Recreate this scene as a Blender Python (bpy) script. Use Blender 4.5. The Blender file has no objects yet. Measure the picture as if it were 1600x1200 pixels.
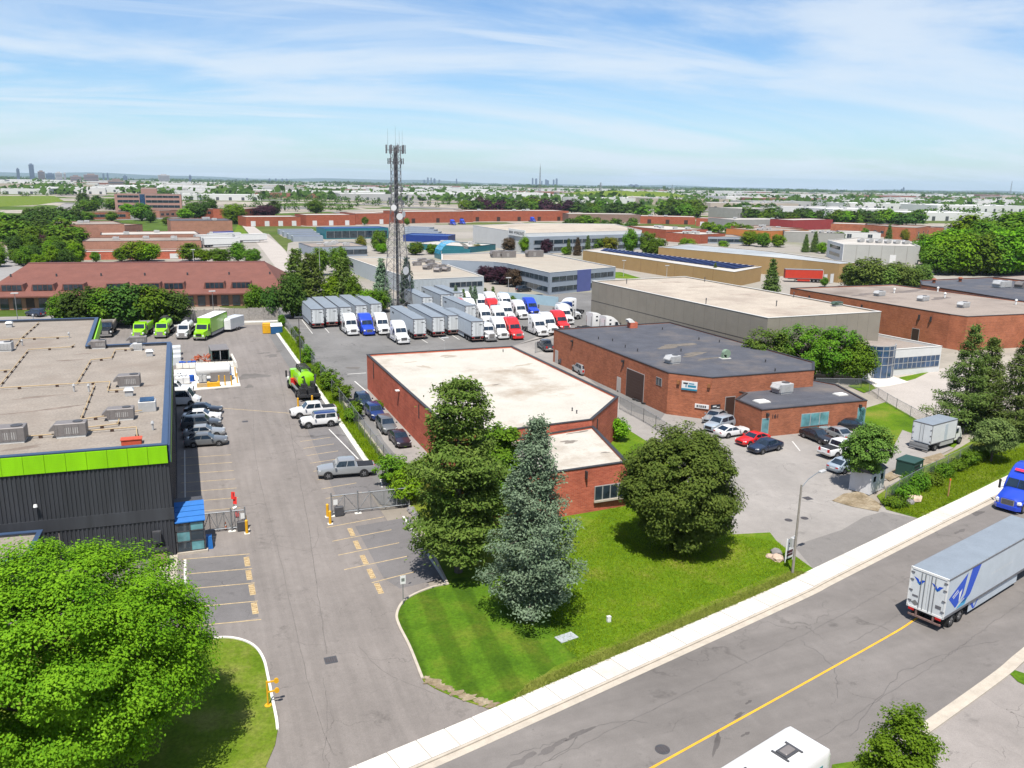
import bpy, bmesh, math, random
import numpy as np
from mathutils import Vector, Matrix

# ------------------------------------------------------------------ camera, sky, sun, exposure
SC = bpy.context.scene
COL = SC.collection
FPX, HOR, ROLL, VPX, CAMH = 1300.0, 286.5, 0.0165, -515.0, 30.0
_r = math.atan(ROLL); _c, _s = math.cos(_r), math.sin(_r)
_p = math.atan((600-HOR)*_c/FPX)
def _ray(x, y):
    u, v = x-800, 600-y
    a, b = u*_c-v*_s, u*_s+v*_c
    return (a, FPX*math.cos(_p)+b*math.sin(_p), -FPX*math.sin(_p)+b*math.cos(_p))
_d = _ray(800+VPX, HOR+ROLL*VPX)
_yaw = math.atan2(_d[0], _d[1]); _cy, _sy = math.cos(_yaw), math.sin(_yaw)
def _wr(d): return Vector((d[0]*_cy-d[1]*_sy, d[0]*_sy+d[1]*_cy, d[2]))
def at(x, y, z=0.0):
    """point of the place at height z that the drone's lens sees at x, y of the 1600x1200 photograph"""
    d = _wr(_ray(x, y)); t = (z-CAMH)/d.z
    return Vector((d.x*t, d.y*t, z))
def atd(x, y, dist):
    d = _wr(_ray(x, y)); t = dist/math.hypot(d.x, d.y)
    return Vector((d.x*t, d.y*t, CAMH+d.z*t))
cam = bpy.data.cameras.new('camera'); camo = bpy.data.objects.new('camera', cam); COL.objects.link(camo)
cam.sensor_width = 36.0; cam.lens = FPX/1600*36.0; cam.clip_start = 0.5; cam.clip_end = 60000
fw = _wr(_ray(800, 600)).normalized()
rt = (_wr(_ray(801, 600))-_wr(_ray(800, 600))).normalized()
up = rt.cross(fw)
camo.matrix_world = Matrix(((rt.x, up.x, -fw.x, 0), (rt.y, up.y, -fw.y, 0), (rt.z, up.z, -fw.z, CAMH), (0, 0, 0, 1)))
SC.camera = camo

SUN_D = Vector((0.22, 0.43, -1.0)).normalized()
sun = bpy.data.lights.new('sun', 'SUN'); suno = bpy.data.objects.new('sun', sun); COL.objects.link(suno)
sun.energy = 5.0; sun.angle = math.radians(0.5); sun.color = (1.0, 0.955, 0.88)
suno.rotation_euler = SUN_D.to_track_quat('-Z', 'Y').to_euler(); suno.location = (0, 0, 200)
SC.view_settings.view_transform = 'Standard'; SC.view_settings.look = 'None'
SC.view_settings.exposure = 0.84; SC.view_settings.gamma = 1.0
SC.view_settings.use_curve_mapping = False
SC.cycles.max_bounces = 6; SC.cycles.diffuse_bounces = 3; SC.cycles.glossy_bounces = 3; SC.cycles.transmission_bounces = 3; SC.cycles.volume_bounces = 0; SC.cycles.transparent_max_bounces = 10

W = bpy.data.worlds.new('World'); SC.world = W; W.use_nodes = True
nt = W.node_tree; nt.nodes.clear()
def N(nt, typ, **kw):
    n = nt.nodes.new(typ)
    for k, v in kw.items():
        if k.startswith('i_'):
            key = k[2:]; key = int(key) if key.isdigit() else key.replace('_', ' ')
            n.inputs[key].default_value = v
        else: setattr(n, k, v)
    return n
def L(nt, a, b): nt.links.new(a, b)
sky = N(nt, 'ShaderNodeTexSky', sky_type='NISHITA', sun_disc=False, sun_elevation=math.radians(64.7),
        sun_rotation=math.radians(207), altitude=200, air_density=1.0, dust_density=0.6, ozone_density=2.2)
tc = N(nt, 'ShaderNodeTexCoord'); sx = N(nt, 'ShaderNodeSeparateXYZ'); L(nt, tc.outputs['Generated'], sx.inputs[0])
zz = N(nt, 'ShaderNodeMath', operation='MAXIMUM', i_1=0.0); L(nt, sx.outputs['Z'], zz.inputs[0])
za = N(nt, 'ShaderNodeMath', operation='ADD', i_1=0.10); L(nt, zz.outputs[0], za.inputs[0])
ux = N(nt, 'ShaderNodeMath', operation='DIVIDE'); L(nt, sx.outputs['X'], ux.inputs[0]); L(nt, za.outputs[0], ux.inputs[1])
uy = N(nt, 'ShaderNodeMath', operation='DIVIDE'); L(nt, sx.outputs['Y'], uy.inputs[0]); L(nt, za.outputs[0], uy.inputs[1])
cb = N(nt, 'ShaderNodeCombineXYZ'); L(nt, ux.outputs[0], cb.inputs[0]); L(nt, uy.outputs[0], cb.inputs[1])
def cloud(rot, scl, nscale, detail, rough, dist, lo, hi, seed):
    mp = N(nt, 'ShaderNodeMapping'); mp.inputs['Rotation'].default_value = (0, 0, math.radians(rot))
    mp.inputs['Scale'].default_value = scl; mp.inputs['Location'].default_value = (seed, seed*.7, seed*.3)
    L(nt, cb.outputs[0], mp.inputs[0])
    n = N(nt, 'ShaderNodeTexNoise', i_Scale=nscale, i_Detail=detail, i_Roughness=rough, i_Distortion=dist)
    L(nt, mp.outputs[0], n.inputs['Vector'])
    m = N(nt, 'ShaderNodeMapRange', i_1=lo, i_2=hi); m.interpolation_type = 'SMOOTHSTEP'
    L(nt, n.outputs['Fac'], m.inputs[0]); return m.outputs[0]
c1 = cloud(14, (.50, .95, 1), 0.58, 8, .60, .9, .40, .66, 3.1)
c2 = cloud(24, (.30, 2.0, 1), 0.95, 9, .62, .6, .50, .80, 9.4)
mx = N(nt, 'ShaderNodeMath', operation='MAXIMUM'); L(nt, c1, mx.inputs[0]); L(nt, c2, mx.inputs[1])
veil = N(nt, 'ShaderNodeMath', operation='MULTIPLY_ADD', i_1=0.70, i_2=0.08); L(nt, mx.outputs[0], veil.inputs[0])
sk = N(nt, 'ShaderNodeVectorMath', operation='SCALE'); sk.inputs['Scale'].default_value = 1.0
hs = N(nt, 'ShaderNodeHueSaturation', i_Saturation=1.22); L(nt, sky.outputs[0], hs.inputs['Color']); tn = N(nt, 'ShaderNodeVectorMath', operation='MULTIPLY'); tn.inputs[1].default_value = (.80, .96, 1.12); L(nt, hs.outputs[0], tn.inputs[0]); L(nt, tn.outputs[0], sk.inputs[0])
mixc = N(nt, 'ShaderNodeMix', data_type='RGBA'); L(nt, veil.outputs[0], mixc.inputs['Factor'])
L(nt, sk.outputs[0], mixc.inputs[6]); mixc.inputs[7].default_value = (6.0, 6.6, 7.2, 1)
bg = N(nt, 'ShaderNodeBackground', i_Strength=0.076); L(nt, mixc.outputs[2], bg.inputs[0])
wo = N(nt, 'ShaderNodeOutputWorld'); L(nt, bg.outputs[0], wo.inputs[0])

# ------------------------------------------------------------------ helpers: materials
MATS = {}
def mat(name, col, rough=.8, var=.12, scale=1.5, bump=0.0, metal=0.0, spec=.3, coord='world', coat=0.0, fine=0.0, tint=None, stretch=None):
    if name in MATS: return MATS[name]
    m = bpy.data.materials.new(name); m.use_nodes = True; t = m.node_tree
    b = t.nodes['Principled BSDF']
    b.inputs['Roughness'].default_value = rough; b.inputs['Metallic'].default_value = metal
    b.inputs['Specular IOR Level'].default_value = spec; b.inputs['Coat Weight'].default_value = coat
    if coord == 'world': src = N(t, 'ShaderNodeNewGeometry').outputs['Position']
    else: src = N(t, 'ShaderNodeTexCoord').outputs['Object']
    if stretch:
        mp = N(t, 'ShaderNodeMapping'); mp.inputs['Scale'].default_value = stretch; L(t, src, mp.inputs[0]); src = mp.outputs[0]
    n = N(t, 'ShaderNodeTexNoise', i_Scale=scale, i_Detail=7.0, i_Roughness=.62); L(t, src, n.inputs['Vector'])
    mr = N(t, 'ShaderNodeMapRange', i_1=.28, i_2=.72, i_3=1-var, i_4=1+var); L(t, n.outputs['Fac'], mr.inputs[0])
    out = mr.outputs[0]
    if fine:
        n2 = N(t, 'ShaderNodeTexNoise', i_Scale=scale*14, i_Detail=3.0); L(t, src, n2.inputs['Vector'])
        m2 = N(t, 'ShaderNodeMapRange', i_1=.25, i_2=.75, i_3=1-fine, i_4=1+fine); L(t, n2.outputs['Fac'], m2.inputs[0])
        mu = N(t, 'ShaderNodeMath', operation='MULTIPLY'); L(t, out, mu.inputs[0]); L(t, m2.outputs[0], mu.inputs[1]); out = mu.outputs[0]
    vm = N(t, 'ShaderNodeVectorMath', operation='SCALE'); vm.inputs[0].default_value = col[:3]; L(t, out, vm.inputs['Scale'])
    fin = vm.outputs[0]
    if tint:
        n3 = N(t, 'ShaderNodeTexNoise', i_Scale=scale*.35, i_Detail=6.0, i_Roughness=.7); L(t, src, n3.inputs['Vector'])
        m3 = N(t, 'ShaderNodeMapRange', i_1=.5, i_2=.72); L(t, n3.outputs['Fac'], m3.inputs[0])
        mm = N(t, 'ShaderNodeMix', data_type='RGBA'); L(t, m3.outputs[0], mm.inputs['Factor']); L(t, fin, mm.inputs[6])
        mm.inputs[7].default_value = (*tint, 1); fin = mm.outputs[2]
    L(t, fin, b.inputs['Base Color'])
    if bump:
        bn = N(t, 'ShaderNodeBump', i_Strength=bump, i_Distance=.05); L(t, n.outputs['Fac'], bn.inputs['Height']); L(t, bn.outputs[0], b.inputs['Normal'])
    MATS[name] = m; return m
def brick(name, c1, c2, mortar, var=.2):
    if name in MATS: return MATS[name]
    m = bpy.data.materials.new(name); m.use_nodes = True; t = m.node_tree; b = t.nodes['Principled BSDF']
    b.inputs['Roughness'].default_value = .9; b.inputs['Specular IOR Level'].default_value = .15
    uv = N(t, 'ShaderNodeUVMap')
    br = N(t, 'ShaderNodeTexBrick', i_Scale=1.0); br.inputs['Brick Width'].default_value = .40; br.inputs['Row Height'].default_value = .13
    br.inputs['Mortar Size'].default_value = .010; br.inputs['Mortar Smooth'].default_value = .3
    br.inputs['Color1'].default_value = (*c1, 1); br.inputs['Color2'].default_value = (*c2, 1); br.inputs['Mortar'].default_value = (*mortar, 1)
    L(t, uv.outputs[0], br.inputs['Vector'])
    pos = N(t, 'ShaderNodeNewGeometry')
    n = N(t, 'ShaderNodeTexNoise', i_Scale=.5, i_Detail=8.0, i_Roughness=.68); L(t, pos.outputs['Position'], n.inputs['Vector'])
    mr = N(t, 'ShaderNodeMapRange', i_1=.3, i_2=.7, i_3=1-var, i_4=1+var); L(t, n.outputs['Fac'], mr.inputs[0])
    mp = N(t, 'ShaderNodeMapping'); mp.inputs['Scale'].default_value = (.06, 7.7, 1); L(t, uv.outputs[0], mp.inputs[0])
    n2 = N(t, 'ShaderNodeTexNoise', i_Scale=1.0, i_Detail=3.0); L(t, mp.outputs[0], n2.inputs['Vector'])
    m2 = N(t, 'ShaderNodeMapRange', i_1=.3, i_2=.7, i_3=.86, i_4=1.12); L(t, n2.outputs['Fac'], m2.inputs[0])
    mu = N(t, 'ShaderNodeMath', operation='MULTIPLY'); L(t, mr.outputs[0], mu.inputs[0]); L(t, m2.outputs[0], mu.inputs[1])
    vm = N(t, 'ShaderNodeVectorMath', operation='SCALE'); L(t, br.outputs['Color'], vm.inputs[0]); L(t, mu.outputs[0], vm.inputs['Scale'])
    L(t, vm.outputs[0], b.inputs['Base Color'])
    bn = N(t, 'ShaderNodeBump', i_Strength=.4, i_Distance=.02); L(t, br.outputs['Fac'], bn.inputs['Height']); bn.invert = True
    L(t, bn.outputs[0], b.inputs['Normal'])
    MATS[name] = m; return m
def glass(name, col=(.02, .03, .04), rough=.06):
    if name in MATS: return MATS[name]
    m = bpy.data.materials.new(name); m.use_nodes = True; t = m.node_tree; b = t.nodes['Principled BSDF']
    b.inputs['Roughness'].default_value = rough; b.inputs['Specular IOR Level'].default_value = .7
    n = N(t, 'ShaderNodeTexNoise', i_Scale=.9, i_Detail=2.0); g = N(t, 'ShaderNodeNewGeometry'); L(t, g.outputs['Position'], n.inputs['Vector'])
    mr = N(t, 'ShaderNodeMapRange', i_1=.3, i_2=.7, i_3=.6, i_4=1.5); L(t, n.outputs['Fac'], mr.inputs[0])
    vm = N(t, 'ShaderNodeVectorMath', operation='SCALE'); vm.inputs[0].default_value = col; L(t, mr.outputs[0], vm.inputs['Scale'])
    L(t, vm.outputs[0], b.inputs['Base Color']); MATS[name] = m; return m
def asphalt(name, col, crack=.6, blot=.16, scale=1.0, crack_scale=.22, streak=None):
    m = bpy.data.materials.new(name); m.use_nodes = True; t = m.node_tree; b = t.nodes['Principled BSDF']
    b.inputs['Roughness'].default_value = .92; b.inputs['Specular IOR Level'].default_value = .2
    pos = N(t, 'ShaderNodeNewGeometry').outputs['Position']
    def noise(sc, det, rg, lo, hi, a, c, st=None, off=0):
        mp = N(t, 'ShaderNodeMapping'); mp.inputs['Scale'].default_value = st or (1, 1, 1); mp.inputs['Location'].default_value = (off, off, 0)
        L(t, pos, mp.inputs[0])
        n = N(t, 'ShaderNodeTexNoise', i_Scale=sc, i_Detail=det, i_Roughness=rg); L(t, mp.outputs[0], n.inputs['Vector'])
        r = N(t, 'ShaderNodeMapRange', i_1=lo, i_2=hi, i_3=a, i_4=c); L(t, n.outputs['Fac'], r.inputs[0]); return r.outputs[0]
    fs = [noise(.09*scale, 6, .6, .3, .7, 1-blot, 1+blot), noise(1.1, 6, .7, .3, .7, .93, 1.07), noise(16, 3, .7, .25, .75, .86, 1.14),
          noise(.35, 5, .7, .60, .74, 1.0, .62, None, 31.0), noise(1.6, 4, .65, .68, .76, 1.0, .6, None, 77.0), noise(.5, 3, .5, .62, .80, 1.0, 1.16, (1, .35, 1), 13.0)]
    if streak: fs.append(noise(1.0, 4, .6, .35, .7, 1.06, .88, streak, 7.0))
    # cracks: thin dark edges of warped cells, broken up by a mask
    wn = N(t, 'ShaderNodeTexNoise', i_Scale=.5, i_Detail=5.0); L(t, pos, wn.inputs['Vector'])
    ad = N(t, 'ShaderNodeVectorMath', operation='MULTIPLY_ADD'); L(t, wn.outputs['Color'], ad.inputs[0]); ad.inputs[1].default_value = (3.5, 3.5, 0); L(t, pos, ad.inputs[2])
    vo = N(t, 'ShaderNodeTexVoronoi', feature='DISTANCE_TO_EDGE', i_Scale=crack_scale); L(t, ad.outputs[0], vo.inputs['Vector'])
    cr = N(t, 'ShaderNodeMapRange', i_1=0.0, i_2=.009, i_3=1-crack, i_4=1.0); L(t, vo.outputs['Distance'], cr.inputs[0])
    mk = noise(.16, 3, .5, .48, .6, 0, 1, None, 55.0)
    cm = N(t, 'ShaderNodeMix', data_type='FLOAT'); L(t, mk, cm.inputs[0]); cm.inputs[2].default_value = 1.0; L(t, cr.outputs[0], cm.inputs[3]); fs.append(cm.outputs[0])
    o = fs[0]
    for f in fs[1:]:
        mu = N(t, 'ShaderNodeMath', operation='MULTIPLY'); L(t, o, mu.inputs[0]); L(t, f, mu.inputs[1]); o = mu.outputs[0]
    vm = N(t, 'ShaderNodeVectorMath', operation='SCALE'); vm.inputs[0].default_value = col; L(t, o, vm.inputs['Scale'])
    L(t, vm.outputs[0], b.inputs['Base Color']); MATS[name] = m; return m
def ramp2(name, ca, cb_, cc, scale, rough=.95, fine=6.0, bump=.5, stripes=None):
    """three-tone patchy ground (grass, soil)"""
    m = bpy.data.materials.new(name); m.use_nodes = True; t = m.node_tree; b = t.nodes['Principled BSDF']
    b.inputs['Roughness'].default_value = rough; b.inputs['Specular IOR Level'].default_value = .1
    pos = N(t, 'ShaderNodeNewGeometry').outputs['Position']
    n = N(t, 'ShaderNodeTexNoise', i_Scale=scale, i_Detail=8.0, i_Roughness=.65); L(t, pos, n.inputs['Vector'])
    r = N(t, 'ShaderNodeValToRGB'); e = r.color_ramp.elements
    e[0].position = .34; e[0].color = (*ca, 1); e[1].position = .66; e[1].color = (*cc, 1); k = e.new(.5); k.color = (*cb_, 1)
    L(t, n.outputs['Fac'], r.inputs[0])
    n2 = N(t, 'ShaderNodeTexNoise', i_Scale=fine, i_Detail=5.0, i_Roughness=.7); L(t, pos, n2.inputs['Vector'])
    mr = N(t, 'ShaderNodeMapRange', i_1=.25, i_2=.75, i_3=.62, i_4=1.38); L(t, n2.outputs['Fac'], mr.inputs[0]); o = mr.outputs[0]
    if stripes:
        mp = N(t, 'ShaderNodeMapping'); mp.inputs['Rotation'].default_value = (0, 0, stripes[0]); L(t, pos, mp.inputs[0])
        wv = N(t, 'ShaderNodeTexWave', wave_type='BANDS', i_Scale=stripes[1], i_Distortion=.8, i_Detail=3.0); wv.inputs['Detail Scale'].default_value = .6
        L(t, mp.outputs[0], wv.inputs['Vector'])
        m2 = N(t, 'ShaderNodeMapRange', i_1=.35, i_2=.65, i_3=.85, i_4=1.17); L(t, wv.outputs['Fac'], m2.inputs[0])
        mu = N(t, 'ShaderNodeMath', operation='MULTIPLY'); L(t, o, mu.inputs[0]); L(t, m2.outputs[0], mu.inputs[1]); o = mu.outputs[0]
    vm = N(t, 'ShaderNodeVectorMath', operation='SCALE'); L(t, r.outputs[0], vm.inputs[0]); L(t, o, vm.inputs['Scale'])
    L(t, vm.outputs[0], b.inputs['Base Color'])
    bn = N(t, 'ShaderNodeBump', i_Strength=bump, i_Distance=.08); L(t, n2.outputs['Fac'], bn.inputs['Height']); L(t, bn.outputs[0], b.inputs['Normal'])
    MATS[name] = m; return m
def leafmat(name, dark, light, trans=.3, nscale=.5):
    if name in MATS: return MATS[name]
    m = bpy.data.materials.new(name); m.use_nodes = True; t = m.node_tree; t.nodes.clear()
    g = N(t, 'ShaderNodeNewGeometry'); n = N(t, 'ShaderNodeTexNoise', i_Scale=nscale, i_Detail=3.0); L(t, g.outputs['Position'], n.inputs['Vector'])
    ma = N(t, 'ShaderNodeMath', operation='MULTIPLY_ADD', i_1=.55); L(t, g.outputs['Random Per Island'], ma.inputs[0])
    mb = N(t, 'ShaderNodeMapRange', i_1=.3, i_2=.7, i_3=0, i_4=.5); L(t, n.outputs['Fac'], mb.inputs[0]); L(t, mb.outputs[0], ma.inputs[2])
    mx = N(t, 'ShaderNodeMix', data_type='RGBA'); L(t, ma.outputs[0], mx.inputs['Factor'])
    mx.inputs[6].default_value = (*dark, 1); mx.inputs[7].default_value = (*light, 1)
    oi = N(t, 'ShaderNodeObjectInfo'); hv = N(t, 'ShaderNodeHueSaturation'); 
    hm = N(t, 'ShaderNodeMapRange', i_3=.975, i_4=1.025); L(t, oi.outputs['Random'], hm.inputs[0]); hm2 = N(t, 'ShaderNodeMapRange', i_3=.478, i_4=.515); L(t, oi.outputs['Random'], hm2.inputs[0])
    L(t, hm2.outputs[0], hv.inputs['Hue']); hm3 = N(t, 'ShaderNodeMapRange', i_3=.75, i_4=1.25); L(t, oi.outputs['Random'], hm3.inputs[0]); L(t, hm3.outputs[0], hv.inputs['Value'])
    L(t, mx.outputs[2], hv.inputs['Color'])
    d = N(t, 'ShaderNodeBsdfPrincipled', i_Roughness=.75); d.inputs['Specular IOR Level'].default_value = .1; L(t, hv.outputs[0], d.inputs['Base Color'])
    tr = N(t, 'ShaderNodeBsdfTranslucent'); L(t, hv.outputs[0], tr.inputs[0])
    ms = N(t, 'ShaderNodeMixShader', i_0=trans); L(t, d.outputs[0], ms.inputs[1]); L(t, tr.outputs[0], ms.inputs[2])
    o = N(t, 'ShaderNodeOutputMaterial'); L(t, ms.outputs[0], o.inputs[0]); MATS[name] = m; return m

# ------------------------------------------------------------------ helpers: objects and meshes
def tag(o, label=None, cat=None, group=None, kind=None):
    if label: o['label'] = label
    if cat: o['category'] = cat
    if group: o['group'] = group
    if kind: o['kind'] = kind
    return o
def thing(name, label, cat, loc=(0, 0, 0), rz=0.0, group=None):
    o = bpy.data.objects.new(name, None); COL.objects.link(o); o.empty_display_size = .3
    o.location = loc; o.rotation_euler = (0, 0, rz); return tag(o, label, cat, group)
def copy_tree(o, parent=None):
    c = o.copy(); COL.objects.link(c); c.parent = parent
    for ch in o.children: copy_tree(ch, c)
    return c
def repaint(root, old, new):
    """object-level material on the copies, mesh data stays shared"""
    for o in [root]+list(root.children_recursive):
        for s in o.material_slots:
            if s.material and s.material.name == old: s.link = 'OBJECT'; s.material = new
class MB:
    def __init__(s, o=(0, 0, 0)): s.v = []; s.f = []; s.uv = []; s.mi = []; s.o = Vector(o); s.cur = 0
    def add(s, vs, fs, uvs=None):
        b = len(s.v); s.v += [tuple(Vector(v)-s.o) for v in vs]
        for i, f in enumerate(fs):
            s.f.append(tuple(b+k for k in f)); s.uv.append(uvs[i] if uvs else None); s.mi.append(s.cur)
        return s
    def box(s, x0, x1, y0, y1, z0, z1):
        return s.add([(x0, y0, z0), (x1, y0, z0), (x1, y1, z0), (x0, y1, z0), (x0, y0, z1), (x1, y0, z1), (x1, y1, z1), (x0, y1, z1)],
                     [(3, 2, 1, 0), (4, 5, 6, 7), (0, 1, 5, 4), (1, 2, 6, 5), (2, 3, 7, 6), (3, 0, 4, 7)])
    def bbox(s, x0, x1, y0, y1, z0, z1, b=.03):
        """box with a chamfered upper rim and vertical edges"""
        def ring(i, z): return [(x0+i, y0, z), (x1-i, y0, z), (x1, y0+i, z), (x1, y1-i, z), (x1-i, y1, z), (x0+i, y1, z), (x0, y1-i, z), (x0, y0+i, z)]
        def ring2(i, z): return [(x0+2*i, y0+i, z), (x1-2*i, y0+i, z), (x1-i, y0+2*i, z), (x1-i, y1-2*i, z), (x1-2*i, y1-i, z), (x0+2*i, y1-i, z), (x0+i, y1-2*i, z), (x0+i, y0+2*i, z)]
        return s.loft([ring(b, z0), ring(b, z1-b), ring2(b, z1)])
    def obox(s, c, ux, hx, hy, z0, z1):
        """box centred on c (xy) with its long half-axis hx along ux"""
        ux = Vector((ux[0], ux[1], 0)).normalized(); uy = Vector((-ux.y, ux.x, 0)); c = Vector((c[0], c[1], 0))
        p = [c-ux*hx-uy*hy, c+ux*hx-uy*hy, c+ux*hx+uy*hy, c-ux*hx+uy*hy]
        return s.prism(p, z0, z1)
    def prism(s, poly, z0, z1, top=True, bottom=True):
        n = len(poly); a = ccw(poly)
        vs = [(p[0], p[1], z0) for p in a]+[(p[0], p[1], z1) for p in a]; fs = []; uvs = []; d = 0
        for i in range(n):
            j = (i+1) % n; l = math.hypot(a[j][0]-a[i][0], a[j][1]-a[i][1])
            fs.append((i, j, n+j, n+i)); uvs.append([(d, z0), (d+l, z0), (d+l, z1), (d, z1)]); d += l
        if top: fs.append(tuple(range(n, 2*n))); uvs.append(None)
        if bottom: fs.append(tuple(range(n-1, -1, -1))); uvs.append(None)
        return s.add(vs, fs, uvs)
    def ring(s, outer, inner, z0, z1):
        n = len(outer); o = outer; q = inner
        vs = [(p[0], p[1], z) for z in (z0, z1) for p in o]+[(p[0], p[1], z) for z in (z0, z1) for p in q]; fs = []
        for i in range(n):
            j = (i+1) % n
            fs += [(i, j, n+j, n+i), (2*n+j, 2*n+i, 3*n+i, 3*n+j), (n+i, n+j, 3*n+j, 3*n+i), (j, i, 2*n+i, 2*n+j)]
        return s.add(vs, fs)
    def quad(s, *p): return s.add(list(p), [tuple(range(len(p)))])
    def tube(s, p0, p1, r0, r1=None, n=6, cap=True):
        p0, p1 = Vector(p0), Vector(p1); r1 = r0 if r1 is None else r1; d = (p1-p0)
        if d.length < 1e-6: return s
        d.normalize(); a = d.cross(Vector((0, 0, 1)) if abs(d.z) < .95 else Vector((1, 0, 0))).normalized(); b = d.cross(a)
        vs = [p0+(a*math.cos(k*2*math.pi/n)+b*math.sin(k*2*math.pi/n))*r0 for k in range(n)]
        vs += [p1+(a*math.cos(k*2*math.pi/n)+b*math.sin(k*2*math.pi/n))*r1 for k in range(n)]
        fs = [(k, n+k, n+(k+1) % n, (k+1) % n) for k in range(n)]
        if cap: fs += [tuple(range(n)), tuple(range(2*n-1, n-1, -1))]
        return s.add(vs, fs)
    def path(s, pts, r, n=6):
        for a, b in zip(pts, pts[1:]): s.tube(a, b, r, None, n)
        return s
    def loft(s, rings, cap=True):
        n = len(rings[0]); vs = [p for r in rings for p in r]; fs = []
        for k in range(len(rings)-1):
            for i in range(n):
                j = (i+1) % n; fs.append((k*n+i, k*n+j, (k+1)*n+j, (k+1)*n+i))
        if cap: fs += [tuple(range(n-1, -1, -1)), tuple(range((len(rings)-1)*n, len(rings)*n))]
        return s.add(vs, fs)
    def build(s, name, m, parent=None, smooth=False):
        me = bpy.data.meshes.new(name); me.from_pydata(s.v, [], s.f)
        if any(s.uv):
            l = me.uv_layers.new(name='UVMap'); k = 0
            for f, u in zip(s.f, s.uv):
                for q in range(len(f)):
                    l.data[k].uv = u[q] if u else (s.v[f[q]][0], s.v[f[q]][1]); k += 1
        for mm in (m if isinstance(m, (list, tuple)) else [m]): me.materials.append(mm)
        if max(s.mi, default=0): me.polygons.foreach_set('material_index', s.mi)
        if smooth:
            me.polygons.foreach_set('use_smooth', [True]*len(s.f)); me.set_sharp_from_angle(angle=math.radians(38))
        me.update(); o = bpy.data.objects.new(name, me); COL.objects.link(o); o.parent = parent
        if not parent: o.location = s.o
        return o
def ccw(p):
    a = sum(p[i][0]*p[(i+1) % len(p)][1]-p[(i+1) % len(p)][0]*p[i][1] for i in range(len(p)))
    return list(p) if a > 0 else list(p)[::-1]
def inset(poly, d):
    a = [Vector((p[0], p[1])) for p in ccw(poly)]; n = len(a); out = []
    for i in range(n):
        e0 = (a[i]-a[i-1]).normalized(); e1 = (a[(i+1) % n]-a[i]).normalized()
        n0 = Vector((-e0.y, e0.x)); n1 = Vector((-e1.y, e1.x)); k = 1+n0.dot(n1)
        out.append(a[i]+(n0+n1)*(d/max(k, .25)))
    return out
def sheet(name, poly, z, m, kind='structure', parent=None):
    b = MB(); b.add([(p[0], p[1], z) for p in ccw(poly)], [tuple(range(len(poly)))])
    o = b.build(name, m, parent)
    if kind and not parent: o['kind'] = kind
    return o
def px(*pts, z=0.0): return [at(x, y, z) for x, y in pts]
def smooth_line(pts, n=8):
    out = []
    P = [Vector(p) for p in pts]; P = [P[0]*2-P[1]]+P+[P[-1]*2-P[-2]]
    for i in range(1, len(P)-2):
        for k in range(n):
            t = k/n; a, b, c, d = P[i-1], P[i], P[i+1], P[i+2]
            out.append(.5*((2*b)+(-a+c)*t+(2*a-5*b+4*c-d)*t*t+(-a+3*b-3*c+d)*t**3))
    out.append(P[-2]); return out
def offset_line(l, d):
    out = []
    for i, p in enumerate(l):
        t = (l[min(i+1, len(l)-1)]-l[max(i-1, 0)]); t = Vector((t.x, t.y, 0)).normalized()
        out.append(p+Vector((t.y, -t.x, 0))*d)
    return out
def strip(b, l0, l1, z0, z1):
    n = len(l0)
    for i in range(n-1):
        b.prism([l0[i], l0[i+1], l1[i+1], l1[i]], z0, z1)
    return b
R = random.Random(7)
# ------------------------------------------------------------------ materials of the place
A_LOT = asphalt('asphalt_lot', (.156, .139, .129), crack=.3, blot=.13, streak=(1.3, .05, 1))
A_ROAD = asphalt('asphalt_road', (.134, .122, .115), crack=.28, blot=.14, crack_scale=.16, streak=(.03, .5, 1))
A_YARD = asphalt('asphalt_yard', (.128, .124, .121), crack=.5, blot=.2)
A_161 = asphalt('asphalt_worn', (.205, .19, .177), crack=.35, blot=.17)
A_PATCH = asphalt('asphalt_patch', (.145, .135, .128), crack=.3, blot=.1)
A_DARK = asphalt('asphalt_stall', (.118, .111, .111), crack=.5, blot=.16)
CONC = mat('sidewalk_concrete', (.45, .425, .39), .9, .07, .6, fine=.06, tint=(.42, .39, .35))
CONC2 = mat('kerb_concrete', (.34, .30, .25), .9, .14, 1.4, fine=.1)
CONCW = mat('white_painted_kerb', (.50, .48, .44), .85, .14, 1.2, fine=.12)
SOIL = ramp2('bare_soil', (.11, .085, .05), (.19, .15, .10), (.25, .21, .15), .8, fine=5)
GRASS = ramp2('lawn_grass', (.045, .092, .004), (.072, .130, .005), (.135, .145, .022), .18, fine=4.5)
GRASSM = ramp2('mown_grass', (.032, .072, .004), (.048, .098, .005), (.075, .105, .010), .3, fine=5.0, stripes=(math.radians(4), .115))
GRASSD = ramp2('dry_grass', (.055, .10, .004), (.085, .125, .010), (.135, .145, .032), .35, fine=5.0)
YEL = mat('yellow_line_paint', (.33, .25, .14), .8, .3, 2.5, fine=.3)
YELR = mat('road_yellow_paint', (.50, .27, .02), .7, .14, 1.5, fine=.12)
WHT = mat('white_line_paint', (.44, .43, .41), .8, .2, 2.0, fine=.15)
STEEL = mat('galvanised_steel', (.26, .27, .28), .45, .12, 3, metal=.6)
DKSTEEL = mat('dark_steel', (.05, .05, .055), .5, .15, 3)
SAFEY = mat('safety_yellow_paint', (.52, .27, .01), .55, .12, 3)
REDP = mat('red_plastic', (.48, .02, .015), .5, .1, 3)
BLACK = mat('black_rubber', (.018, .018, .019), .8, .2, 4)
WHITEP = mat('white_paint', (.55, .55, .54), .5, .05, 2)
ORANGE = mat('orange_plastic', (.55, .12, .02), .5, .1, 3)
WOOD = mat('weathered_wood', (.24, .22, .20), .9, .25, 3, fine=.2)
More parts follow.
